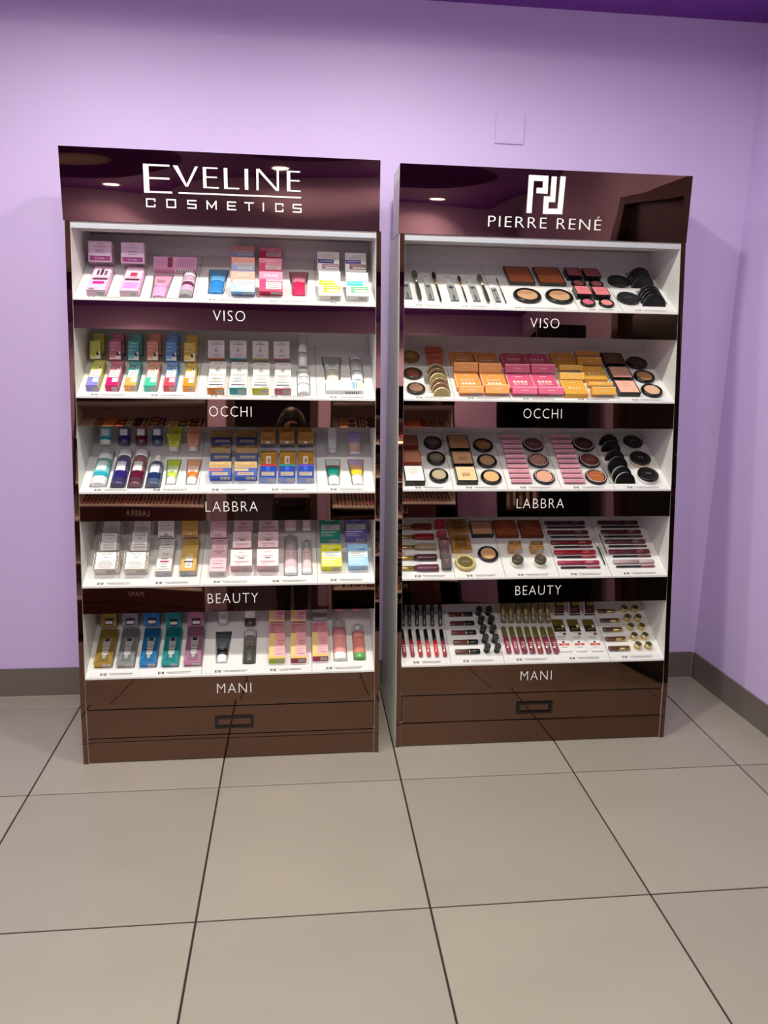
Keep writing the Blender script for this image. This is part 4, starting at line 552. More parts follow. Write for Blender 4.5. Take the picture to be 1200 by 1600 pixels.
 ('carton', 'lipstick_carton', 'carton', 'R', 4, 0.1828, 0.0947, 0.0, 25, 0.0441, 0.0328, 0.018, 0, ('plain', '4a1a24'), 'dark maroon narrow carton, fourth from rear, fourth tray, right stand'),
 ('carton', 'lipstick_carton', 'carton', 'R', 4, 0.1821, 0.0411, 0.0, 25, 0.0554, 0.0342, 0.018, 0, ('plain', '3c2428'), 'near black narrow carton, fifth from rear, fourth tray, right stand'),
 ('carton', 'palette_carton', 'carton', 'R', 4, 0.2514, 0.2108, 0.0, 0, 0.0736, 0.0738, 0.02, 0, 'golddisc', 'gold brown square carton with disc print, back, fourth tray, right stand'),
 ('carton', 'palette_carton', 'carton', 'R', 4, 0.2508, 0.1213, 0.0, 0, 0.0764, 0.0722, 0.02, 0, 'golddisc', 'gold brown square carton with disc print, front, fourth tray, right stand'),
 ('disc', 'powder_compact', 'compact', 'R', 4, 0.2538, 0.0676, 0.0, 0, 0.0756, 0.0756, 0.016, 0, ('c8b070', '5a5028'), 'round olive gold compact, left part, fourth tray, right stand'),
 ('palette', 'powder_palette', 'palette', 'R', 4, 0.3418, 0.2009, 0.0, 0, 0.0742, 0.0819, 0.018, 0, 'd09a70', 'square peach powder in black case, back row, fourth tray, right stand'),
 ('disc', 'powder_compact', 'compact', 'R', 4, 0.3462, 0.1112, 0.0, 0, 0.0766, 0.0766, 0.012, 0, ('101010', 'c89a68'), 'round peach powder in black case, alone on white, fourth tray, right stand'),
 ('palette', 'powder_palette', 'palette', 'R', 4, 0.4374, 0.1977, 0.0, 0, 0.0879, 0.0865, 0.012, 0, ('a04a20', '6a2a14'), 'square burnt orange palette, left of the pair, fourth tray, right stand'),
 ('palette', 'powder_palette', 'palette', 'R', 4, 0.534, 0.1966, 0.0, 0, 0.0881, 0.0851, 0.012, 0, ('8a3e22', '5a2414'), 'square burnt orange palette, right of the pair, fourth tray, right stand'),
 ('carton', 'jar_carton', 'carton', 'R', 4, 0.4471, 0.1157, 0.0, 8, 0.0351, 0.044, 0.035, 0, ('goldcube', 'b88a50'), 'small gold cube carton, left, fourth tray, right stand'),
 ('carton', 'jar_carton', 'carton', 'R', 4, 0.5299, 0.1132, 0.0, 8, 0.0363, 0.0433, 0.035, 0, ('goldcube', 'b88a50'), 'small gold cube carton, right, fourth tray, right stand'),
 ('jar', 'small_jar', 'jar', 'R', 4, 0.4443, 0.0653, 0.0, 0, 0.0427, 0.0427, 0.03, 0, ('4a4238', 'efe8d0'), 'small black lidded glass jar, left, fourth tray, right stand'),
 ('jar', 'small_jar', 'jar', 'R', 4, 0.5291, 0.064, 0.0, 0, 0.0431, 0.0431, 0.03, 0, ('4a4238', 'efe8d0'), 'small black lidded glass jar, right, fourth tray, right stand'),
 ('pencil', 'lip_liner', 'lip liner', 'R', 4, 0.6782, 0.2643, 0.0, 0, 0.0193, 0.1601, 0.012, 0, ('3a1418', '3a1418'), 'blackish red thick lip crayon, left column, fourth tray, right stand'),
 ('pencil', 'lip_liner', 'lip liner', 'R', 4, 0.6774, 0.2115, 0.0, 0, 0.0195, 0.159, 0.012, 0, ('4c1418', '4c1418'), 'dark wine thick lip crayon, left column, fourth tray, right stand'),
 ('pencil', 'lip_liner', 'lip liner', 'R', 4, 0.6765, 0.1581, 0.0, 0, 0.019, 0.1584, 0.012, 0, ('6a1018', '6a1018'), 'deep red thick lip crayon, left column, fourth tray, right stand'),
 ('pencil', 'lip_liner', 'lip liner', 'R', 4, 0.6765, 0.106, 0.0, 0, 0.0205, 0.1578, 0.012, 0, ('b01828', 'b01828'), 'bright red thick lip crayon, left column, fourth tray, right stand'),
 ('pencil', 'lip_liner', 'lip liner', 'R', 4, 0.6761, 0.0546, 0.0, 0, 0.0173, 0.1576, 0.012, 0, ('a03048', 'a03048'), 'raspberry thick lip crayon, left column, fourth tray, right stand'),
 ('pencil', 'lip_liner', 'lip liner', 'R', 4, 0.6789, 0.2472, 0.0, 0, 0.0085, 0.1509, 0.008, 0, ('18080c', '3a1418'), 'thin black and wine lip pencil, first from back, left column, fourth tray, right stand'),
 ('pencil', 'lip_liner', 'lip liner', 'R', 4, 0.681, 0.1948, 0.0, 0, 0.0083, 0.1525, 0.008, 0, ('18080c', '4c1418'), 'thin black and wine lip pencil, second from back, left column, fourth tray, right stand'),
 ('pencil', 'lip_liner', 'lip liner', 'R', 4, 0.6802, 0.1417, 0.0, 0, 0.008, 0.1505, 0.008, 0, ('18080c', '6a2028'), 'thin black and wine lip pencil, third from back, left column, fourth tray, right stand'),
 ('pencil', 'lip_liner', 'lip liner', 'R', 4, 0.6779, 0.0895, 0.0, 0, 0.0091, 0.1495, 0.008, 0, ('18080c', '90202c'), 'thin black and wine lip pencil, fourth from back, left column, fourth tray, right stand'),
 ('pencil', 'lip_liner', 'lip liner', 'R', 4, 0.6788, 0.0372, 0.0, 0, 0.0083, 0.1489, 0.008, 0, ('18080c', '903048'), 'thin black and wine lip pencil, fifth from back, left column, fourth tray, right stand'),
 ('pencil', 'lip_liner', 'lip liner', 'R', 4, 0.892, 0.2645, 0.0, 0, 0.0195, 0.1589, 0.012, 0, ('481418', '481418'), 'oxblood thick lip crayon, right column, fourth tray, right stand'),
 ('pencil', 'lip_liner', 'lip liner', 'R', 4, 0.8885, 0.2113, 0.0, 0, 0.0211, 0.1578, 0.012, 0, ('4a141c', '4a141c'), 'burgundy thick lip crayon, right column, fourth tray, right stand'),
 ('pencil', 'lip_liner', 'lip liner', 'R', 4, 0.8889, 0.1595, 0.0, 0, 0.0198, 0.1573, 0.012, 0, ('5a2c34', '5a2c34'), 'dusty mauve thick lip crayon, right column, fourth tray, right stand'),
 ('pencil', 'lip_liner', 'lip liner', 'R', 4, 0.8881, 0.1069, 0.0, 0, 0.02, 0.1577, 0.012, 0, ('6c2434', '6c2434'), 'plum red thick lip crayon, right column, fourth tray, right stand'),
 ('pencil', 'lip_liner', 'lip liner', 'R', 4, 0.8881, 0.0557, 0.0, 0, 0.0181, 0.1567, 0.012, 0, ('b8a0a0', 'b8a0a0'), 'pale grey pink thick lip crayon, right column, fourth tray, right stand'),
 ('pencil', 'lip_liner', 'lip liner', 'R', 4, 0.8954, 0.2472, 0.0, 0, 0.0085, 0.1532, 0.008, 0, ('18080c', '3a1418'), 'thin black and wine lip pencil, first from back, right column, fourth tray, right stand'),
 ('pencil', 'lip_liner', 'lip liner', 'R', 4, 0.8924, 0.1944, 0.0, 0, 0.0097, 0.1512, 0.008, 0, ('18080c', '4c1418'), 'thin black and wine lip pencil, second from back, right column, fourth tray, right stand'),
 ('pencil', 'lip_liner', 'lip liner', 'R', 4, 0.8928, 0.1423, 0.0, 0, 0.0088, 0.1503, 0.008, 0, ('18080c', '5a2c34'), 'thin black and wine lip pencil, third from back, right column, fourth tray, right stand'),
 ('pencil', 'lip_liner', 'lip liner', 'R', 4, 0.892, 0.0908, 0.0, 0, 0.0079, 0.1484, 0.008, 0, ('18080c', '6c2434'), 'thin black and wine lip pencil, fourth from back, right column, fourth tray, right stand'),
 ('pencil', 'lip_liner', 'lip liner', 'R', 4, 0.8886, 0.0388, 0.0, 0, 0.0083, 0.1483, 0.008, 0, ('18080c', '903a54'), 'thin black and wine lip pencil, fifth from back, right column, fourth tray, right stand'),
 ('card', 'pencil_pack', 'pencil pack', 'R', 4, 0.775, 0.0394, 0.0, 0, 0.1745, 0.0121, 0.008, 0, 'pencard', 'clear pack with slim eyeliner, between columns, fourth tray, right stand'),
 ('brush', 'gold_pencil', 'pencil', 'R', 4, 0.7992, 0.1087, 0.0, 0, 0.1052, 0.0089, 0.008, 0, 'goldpen', 'slim golden brow pencil, between columns, fourth tray, right stand'),
 ('gloss', 'lip_gloss', 'lip gloss', 'R', 5, 0.0329, 0.0371, 0.0, 0, 0.1199, 0.0148, 0.014, 0, ('0c0c0c', '7a1c28', 0.42), 'black capped red lip gloss lying, first from left, bottom tray, right stand'),
 ('gloss', 'lip_gloss', 'lip gloss', 'R', 5, 0.0622, 0.0362, 0.0, 0, 0.12, 0.0143, 0.014, 0, ('0c0c0c', 'a03040', 0.42), 'black capped red lip gloss lying, second from left, bottom tray, right stand'),
 ('gloss', 'lip_gloss', 'lip gloss', 'R', 5, 0.0916, 0.0353, 0.0, 0, 0.1201, 0.0148, 0.014, 0, ('0c0c0c', 'b02830', 0.42), 'black capped red lip gloss lying, third from left, bottom tray, right stand'),
 ('gloss', 'lip_gloss', 'lip gloss', 'R', 5, 0.1209, 0.0344, 0.0, 0, 0.1202, 0.0149, 0.014, 0, ('0c0c0c', 'c04048', 0.42), 'black capped red lip gloss lying, fourth from left, bottom tray, right stand'),
 ('gloss', 'lip_gloss', 'lip gloss', 'R', 5, 0.1504, 0.0336, 0.0, 0, 0.1202, 0.0144, 0.014, 0, ('0c0c0c', 'd01818', 0.42), 'black capped red lip gloss lying, fifth from left, bottom tray, right stand'),
 ('gloss', 'lip_gloss', 'lip gloss', 'R', 5, 0.18, 0.0327, 0.0, 0, 0.1203, 0.0149, 0.014, 0, ('0c0c0c', '902840', 0.42), 'black capped red lip gloss lying, sixth from left, bottom tray, right stand'),
 ('gloss', 'lip_gloss', 'lip gloss', 'R', 5, 0.0407, 0.1796, 0.0, 42, 0.075, 0.0144, 0.014, 0, ('0c0c0c', '2a1418', 0.7), 'black lip gloss leaning, first of nearer back row, bottom tray, right stand'),
 ('gloss', 'lip_gloss', 'lip gloss', 'R', 5, 0.0646, 0.179, 0.0, 42, 0.075, 0.0144, 0.014, 0, ('0c0c0c', '2a1418', 0.7), 'black lip gloss leaning, second of nearer back row, bottom tray, right stand'),
 ('gloss', 'lip_gloss', 'lip gloss', 'R', 5, 0.0934, 0.1782, 0.0, 42, 0.075, 0.0144, 0.014, 0, ('0c0c0c', '2a1418', 0.7), 'black lip gloss leaning, third of nearer back row, bottom tray, right stand'),
 ('gloss', 'lip_gloss', 'lip gloss', 'R', 5, 0.1208, 0.1775, 0.0, 42, 0.075, 0.0144, 0.014, 0, ('0c0c0c', '2a1418', 0.7), 'black lip gloss leaning, fourth of nearer back row, bottom tray, right stand'),
 ('gloss', 'lip_gloss', 'lip gloss', 'R', 5, 0.1511, 0.1767, 0.0, 42, 0.075, 0.0145, 0.014, 0, ('0c0c0c', '2a1418', 0.7), 'black lip gloss leaning, fifth of nearer back row, bottom tray, right stand'),
 ('gloss', 'lip_gloss', 'lip gloss', 'R', 5, 0.181, 0.1759, 0.0, 42, 0.075, 0.0145, 0.014, 0, ('0c0c0c', '2a1418', 0.7), 'black lip gloss leaning, sixth of nearer back row, bottom tray, right stand'),
 ('gloss', 'lip_gloss', 'lip gloss', 'R', 5, 0.0442, 0.2333, 0.0, 42, 0.075, 0.0146, 0.014, 0, ('0c0c0c', '2a1418', 0.7), 'black lip gloss leaning, first of farther back row, bottom tray, right stand'),
 ('gloss', 'lip_gloss', 'lip gloss', 'R', 5, 0.0685, 0.2327, 0.0, 42, 0.075, 0.0146, 0.014, 0, ('0c0c0c', '2a1418', 0.7), 'black lip gloss leaning, second of farther back row, bottom tray, right stand'),
 ('gloss', 'lip_gloss', 'lip gloss', 'R', 5, 0.0976, 0.232, 0.0, 42, 0.075, 0.0146, 0.014, 0, ('0c0c0c', '2a1418', 0.7), 'black lip gloss leaning, third of farther back row, bottom tray, right stand'),
 ('gloss', 'lip_gloss', 'lip gloss', 'R', 5, 0.1254, 0.2313, 0.0, 42, 0.075, 0.0146, 0.014, 0, ('0c0c0c', '2a1418', 0.7), 'black lip gloss leaning, fourth of farther back row, bottom tray, right stand'),
 ('gloss', 'lip_gloss', 'lip gloss', 'R', 5, 0.1562, 0.2306, 0.0, 42, 0.075, 0.0147, 0.014, 0, ('0c0c0c', '2a1418', 0.7), 'black lip gloss leaning, fifth of farther back row, bottom tray, right stand'),
 ('gloss', 'lip_gloss', 'lip gloss', 'R', 5, 0.1865, 0.2298, 0.0, 42, 0.075, 0.0147, 0.014, 0, ('0c0c0c', '2a1418', 0.7), 'black lip gloss leaning, sixth of farther back row, bottom tray, right stand'),
 ('lipstickh', 'concealer', 'concealer', 'R', 5, 0.2661, 0.2143, 0.0, 0, 0.0212, 0.0899, 0.014, 0, ('141010', '5a1c20', 1), 'maroon tube with black cap lying sideways, second section, bottom tray, right stand'),
 ('lipstickh', 'concealer', 'concealer', 'R', 5, 0.2654, 0.1712, 0.0, 0, 0.0208, 0.0913, 0.014, 0, ('141010', '5c2426', 1), 'wine tube with black cap lying sideways, second section, bottom tray, right stand'),
 ('lipstickh', 'concealer', 'concealer', 'R', 5, 0.2649, 0.1284, 0.0, 0, 0.0197, 0.0932, 0.014, 0, ('141010', '6c3030', 1), 'rust red tube with black cap lying sideways, second section, bottom tray, right stand'),
 ('lipstickh', 'concealer', 'concealer', 'R', 5, 0.2649, 0.0842, 0.0, 0, 0.0193, 0.0912, 0.014, 0, ('141010', '6a4434', 1), 'brown tube with black cap lying sideways, second section, bottom tray, right stand'),
 ('lipstickh', 'concealer', 'concealer', 'R', 5, 0.265, 0.0409, 0.0, 0, 0.02, 0.0912, 0.014, 0, ('141010', '644438', 1), 'umber tube with black cap lying sideways, second section, bottom tray, right stand'),
 ('stub', 'lipstick', 'lipstick', 'R', 5, 0.336, 0.2302, 0.0, 0, 0.0237, 0.0237, 0.035, 0, ('0e0c0c', '3a3030'), 'black lipstick bullet standing, left, first from back, bottom tray, right stand'),
 ('stub', 'lipstick', 'lipstick', 'R', 5, 0.3735, 0.2294, 0.0, 0, 0.0237, 0.0237, 0.035, 0, ('0e0c0c', '3a3030'), 'black lipstick bullet standing, right, first from back, bottom tray, right stand'),
 ('stub', 'lipstick', 'lipstick', 'R', 5, 0.337, 0.186, 0.0, 0, 0.0234, 0.0234, 0.035, 0, ('0e0c0c', '3a3030'), 'black lipstick bullet standing, left, second from back, bottom tray, right stand'),
 ('stub', 'lipstick', 'lipstick', 'R', 5, 0.3751, 0.1851, 0.0, 0, 0.0235, 0.0235, 0.035, 0, ('0e0c0c', '3a3030'), 'black lipstick bullet standing, right, second from back, bottom tray, right stand'),
 ('stub', 'lipstick', 'lipstick', 'R', 5, 0.3366, 0.1425, 0.0, 0, 0.0232, 0.0232, 0.035, 0, ('0e0c0c', '3a3030'), 'black lipstick bullet standing, left, third from back, bottom tray, right stand'),
 ('stub', 'lipstick', 'lipstick', 'R', 5, 0.3738, 0.1415, 0.0, 0, 0.0232, 0.0232, 0.035, 0, ('0e0c0c', '3a3030'), 'black lipstick bullet standing, right, third from back, bottom tray, right stand'),
 ('stub', 'lipstick', 'lipstick', 'R', 5, 0.3368, 0.0984, 0.0, 0, 0.0229, 0.0229, 0.035, 0, ('0e0c0c', '3a3030'), 'black lipstick bullet standing, left, fourth from back, bottom tray, right stand'),
 ('stub', 'lipstick', 'lipstick', 'R', 5, 0.3741, 0.0974, 0.0, 0, 0.0229, 0.0229, 0.035, 0, ('0e0c0c', '3a3030'), 'black lipstick bullet standing, right, fourth from back, bottom tray, right stand'),
 ('stub', 'lipstick', 'lipstick', 'R', 5, 0.3365, 0.055, 0.0, 0, 0.0226, 0.0226, 0.035, 0, ('0e0c0c', '3a3030'), 'black lipstick bullet standing, left, fifth from back, bottom tray, right stand'),
 ('stub', 'lipstick', 'lipstick', 'R', 5, 0.3743, 0.0539, 0.0, 0, 0.0227, 0.0227, 0.035, 0, ('0e0c0c', '3a3030'), 'black lipstick bullet standing, right, fifth from back, bottom tray, right stand'),
 ('gloss', 'lip_gloss', 'lip gloss', 'R', 5, 0.418, 0.0392, 0.0, 0, 0.1189, 0.019, 0.014, 0, ('85783c', '8c2a4c', 0.4), 'olive gold capped pink lip gloss lying, first from left, bottom tray, right stand'),
 ('gloss', 'lip_gloss', 'lip gloss', 'R', 5, 0.4472, 0.0383, 0.0, 0, 0.1189, 0.0204, 0.014, 0, ('85783c', 'a0405c', 0.4), 'olive gold capped pink lip gloss lying, second from left, bottom tray, right stand'),
 ('gloss', 'lip_gloss', 'lip gloss', 'R', 5, 0.4767, 0.0374, 0.0, 0, 0.119, 0.0214, 0.014, 0, ('85783c', '7a2c38', 0.4), 'olive gold capped pink lip gloss lying, third from left, bottom tray, right stand'),
 ('gloss', 'lip_gloss', 'lip gloss', 'R', 5, 0.5063, 0.0365, 0.0, 0, 0.1191, 0.0215, 0.014, 0, ('85783c', '7c2438', 0.4), 'olive gold capped pink lip gloss lying, fourth from left, bottom tray, right stand'),
 ('gloss', 'lip_gloss', 'lip gloss', 'R', 5, 0.5361, 0.0357, 0.0, 0, 0.1192, 0.021, 0.014, 0, ('85783c', '8c3830', 0.4), 'olive gold capped pink lip gloss lying, fifth from left, bottom tray, right stand'),
 ('gloss', 'lip_gloss', 'lip gloss', 'R', 5, 0.5668, 0.0347, 0.0, 0, 0.1193, 0.0211, 0.014, 0, ('85783c', '803044', 0.4), 'olive gold capped pink lip gloss lying, sixth from left, bottom tray, right stand'),
 ('gloss', 'lip_gloss', 'lip gloss', 'R', 5, 0.5955, 0.0339, 0.0, 0, 0.1194, 0.0211, 0.014, 0, ('85783c', '883048', 0.4), 'olive gold capped pink lip gloss lying, seventh from left, bottom tray, right stand'),
 ('gloss', 'lip_gloss', 'lip gloss', 'R', 5, 0.425, 0.1856, 0.0, 42, 0.07, 0.0207, 0.016, 0, ('85783c', '6a6030', 0.6), 'olive gold lip gloss leaning, first of nearer back row, bottom tray, right stand'),
 ('gloss', 'lip_gloss', 'lip gloss', 'R', 5, 0.4545, 0.1848, 0.0, 42, 0.07, 0.0207, 0.016, 0, ('85783c', '6a6030', 0.6), 'olive gold lip gloss leaning, second of nearer back row, bottom tray, right stand'),
 ('gloss', 'lip_gloss', 'lip gloss', 'R', 5, 0.4841, 0.1841, 0.0, 42, 0.07, 0.0207, 0.016, 0, ('85783c', '6a6030', 0.6), 'olive gold lip gloss leaning, third of nearer back row, bottom tray, right stand'),
 ('gloss', 'lip_gloss', 'lip gloss', 'R', 5, 0.5122, 0.1834, 0.0, 42, 0.07, 0.0208, 0.016, 0, ('85783c', '6a6030', 0.6), 'olive gold lip gloss leaning, fourth of nearer back row, bottom tray, right stand'),
 ('gloss', 'lip_gloss', 'lip gloss', 'R', 5, 0.5414, 0.1826, 0.0, 42, 0.07, 0.0208, 0.016, 0, ('85783c', '6a6030', 0.6), 'olive gold lip gloss leaning, fifth of nearer back row, bottom tray, right stand'),
 ('gloss', 'lip_gloss', 'lip gloss', 'R', 5, 0.5692, 0.1819, 0.0, 42, 0.07, 0.0208, 0.016, 0, ('85783c', '6a6030', 0.6), 'olive gold lip gloss leaning, sixth of nearer back row, bottom tray, right stand'),
 ('gloss', 'lip_gloss', 'lip gloss', 'R', 5, 0.597, 0.1812, 0.0, 42, 0.07, 0.0209, 0.016, 0, ('85783c', '6a6030', 0.6), 'olive gold lip gloss leaning, seventh of nearer back row, bottom tray, right stand'),
 ('gloss', 'lip_gloss', 'lip gloss', 'R', 5, 0.4311, 0.2365, 0.0, 42, 0.07, 0.0209, 0.016, 0, ('85783c', '6a6030', 0.6), 'olive gold lip gloss leaning, first of farther back row, bottom tray, right stand'),
 ('gloss', 'lip_gloss', 'lip gloss', 'R', 5, 0.4611, 0.2358, 0.0, 42, 0.07, 0.021, 0.016, 0, ('85783c', '6a6030', 0.6), 'olive gold lip gloss leaning, second of farther back row, bottom tray, right stand'),
 ('gloss', 'lip_gloss', 'lip gloss', 'R', 5, 0.491, 0.2351, 0.0, 42, 0.07, 0.021, 0.016, 0, ('85783c', '6a6030', 0.6), 'olive gold lip gloss leaning, third of farther back row, bottom tray, right stand'),
 ('gloss', 'lip_gloss', 'lip gloss', 'R', 5, 0.5196, 0.2344, 0.0, 42, 0.07, 0.021, 0.016, 0, ('85783c', '6a6030', 0.6), 'olive gold lip gloss leaning, fourth of farther back row, bottom tray, right stand'),
 ('gloss', 'lip_gloss', 'lip gloss', 'R', 5, 0.5491, 0.2337, 0.0, 42, 0.07, 0.0211, 0.016, 0, ('85783c', '6a6030', 0.6), 'olive gold lip gloss leaning, fifth of farther back row, bottom tray, right stand'),
 ('gloss', 'lip_gloss', 'lip gloss', 'R', 5, 0.5773, 0.233, 0.0, 42, 0.07, 0.0211, 0.016, 0, ('85783c', '6a6030', 0.6), 'olive gold lip gloss leaning, sixth of farther back row, bottom tray, right stand'),
 ('gloss', 'lip_gloss', 'lip gloss', 'R', 5, 0.6054, 0.2323, 0.0, 42, 0.07, 0.0211, 0.016, 0, ('85783c', '6a6030', 0.6), 'olive gold lip gloss leaning, seventh of farther back row, bottom tray, right stand'),
 ('card', 'mascara_pack', 'mascara pack', 'R', 5, 0.6336, 0.0415, 0.0, 0, 0.1503, 0.0468, 0.01, 0, 'mascara', 'mascara blister card, gold and red print, first of three lying, bottom tray, right stand'),
 ('card', 'mascara_pack', 'mascara pack', 'R', 5, 0.6924, 0.041, 0.0, 0, 0.1494, 0.0441, 0.01, 0, 'mascara', 'mascara blister card, gold and red print, second of three lying, bottom tray, right stand'),
 ('card', 'mascara_pack', 'mascara pack', 'R', 5, 0.7527, 0.0398, 0.0, 0, 0.149, 0.0452, 0.01, 0, 'mascara', 'mascara blister card, gold and red print, third of three lying, bottom tray, right stand'),
 ('card', 'mascara_pack', 'mascara pack', 'R', 5, 0.649, 0.2172, 0.0, 42, 0.075, 0.0413, 0.014, 0, 'mascaraup', 'gold mascara pack leaning behind, first of three, bottom tray, right stand'),
 ('card', 'mascara_pack', 'mascara pack', 'R', 5, 0.7102, 0.2157, 0.0, 42, 0.075, 0.043, 0.014, 0, 'mascaraup', 'gold mascara pack leaning behind, second of three, bottom tray, right stand'),
 ('card', 'mascara_pack', 'mascara pack', 'R', 5, 0.7692, 0.2143, 0.0, 42, 0.075, 0.0416, 0.014, 0, 'mascaraup', 'gold mascara pack leaning behind, third of three, bottom tray, right stand'),
 ('lipstickh', 'lipstick', 'lipstick', 'R', 5, 0.8429, 0.2173, 0.0, 0, 0.0191, 0.069, 0.014, 0, ('d8c080', '4a2420', 2), 'gold and dark lipstick lying sideways, first from back, bottom tray, right stand'),
 ('lipstickh', 'lipstick', 'lipstick', 'R', 5, 0.8424, 0.1712, 0.0, 0, 0.0193, 0.0768, 0.014, 0, ('d8c080', '4a2420', 2), 'gold and dark lipstick lying sideways, second from back, bottom tray, right stand'),
 ('lipstickh', 'lipstick', 'lipstick', 'R', 5, 0.8398, 0.1267, 0.0, 0, 0.0213, 0.0759, 0.014, 0, ('d8c080', '4a2420', 2), 'gold and dark lipstick lying sideways, third from back, bottom tray, right stand'),
 ('lipstickh', 'lipstick', 'lipstick', 'R', 5, 0.8378, 0.0833, 0.0, 0, 0.0191, 0.078, 0.014, 0, ('d8c080', '4a2420', 2), 'gold and dark lipstick lying sideways, fourth from back, bottom tray, right stand'),
 ('lipstickh', 'lipstick', 'lipstick', 'R', 5, 0.8378, 0.0383, 0.0, 0, 0.021, 0.0806, 0.014, 0, ('d8c080', '4a2420', 2), 'gold and dark lipstick lying sideways, fifth from back, bottom tray, right stand'),
 ('stub', 'lipstick', 'lipstick', 'R', 5, 0.914, 0.2334, 0.0, 0, 0.0278, 0.0278, 0.022, 0, ('e0cc90', '4a4630'), 'golden lipstick bullet standing, left, first from back, bottom tray, right stand'),
 ('stub', 'lipstick', 'lipstick', 'R', 5, 0.9573, 0.2324, 0.0, 0, 0.0278, 0.0278, 0.022, 0, ('e0cc90', '4a4630'), 'golden lipstick bullet standing, right, first from back, bottom tray, right stand'),
 ('stub', 'lipstick', 'lipstick', 'R', 5, 0.9133, 0.188, 0.0, 0, 0.0275, 0.0275, 0.022, 0, ('e0cc90', '4a4630'), 'golden lipstick bullet standing, left, second from back, bottom tray, right stand'),
 ('stub', 'lipstick', 'lipstick', 'R', 5, 0.9551, 0.187, 0.0, 0, 0.0275, 0.0275, 0.022, 0, ('e0cc90', '4a4630'), 'golden lipstick bullet standing, right, second from back, bottom tray, right stand'),
 ('stub', 'lipstick', 'lipstick', 'R', 5, 0.9112, 0.144, 0.0, 0, 0.0272, 0.0272, 0.022, 0, ('e0cc90', '4a4630'), 'golden lipstick bullet standing, left, third from back, bottom tray, right stand'),
 ('stub', 'lipstick', 'lipstick', 'R', 5, 0.9545, 0.1429, 0.0, 0, 0.0272, 0.0272, 0.022, 0, ('e0cc90', '4a4630'), 'golden lipstick bullet standing, right, third from back, bottom tray, right stand'),
 ('stub', 'lipstick', 'lipstick', 'R', 5, 0.9106, 0.0994, 0.0, 0, 0.0269, 0.0269, 0.022, 0, ('e0cc90', '4a4630'), 'golden lipstick bullet standing, left, fourth from back, bottom tray, right stand'),
 ('stub', 'lipstick', 'lipstick', 'R', 5, 0.9525, 0.0982, 0.0, 0, 0.0269, 0.0269, 0.022, 0, ('e0cc90', '4a4630'), 'golden lipstick bullet standing, right, fourth from back, bottom tray, right stand'),
 ('stub', 'lipstick', 'lipstick', 'R', 5, 0.9109, 0.0554, 0.0, 0, 0.0266, 0.0266, 0.022, 0, ('e0cc90', '4a4630'), 'golden lipstick bullet standing, left, fifth from back, bottom tray, right stand'),
 ('stub', 'lipstick', 'lipstick', 'R', 5, 0.9508, 0.0543, 0.0, 0, 0.0266, 0.0266, 0.022, 0, ('e0cc90', '4a4630'), 'golden lipstick bullet standing, right, fifth from back, bottom tray, right stand'),
]]
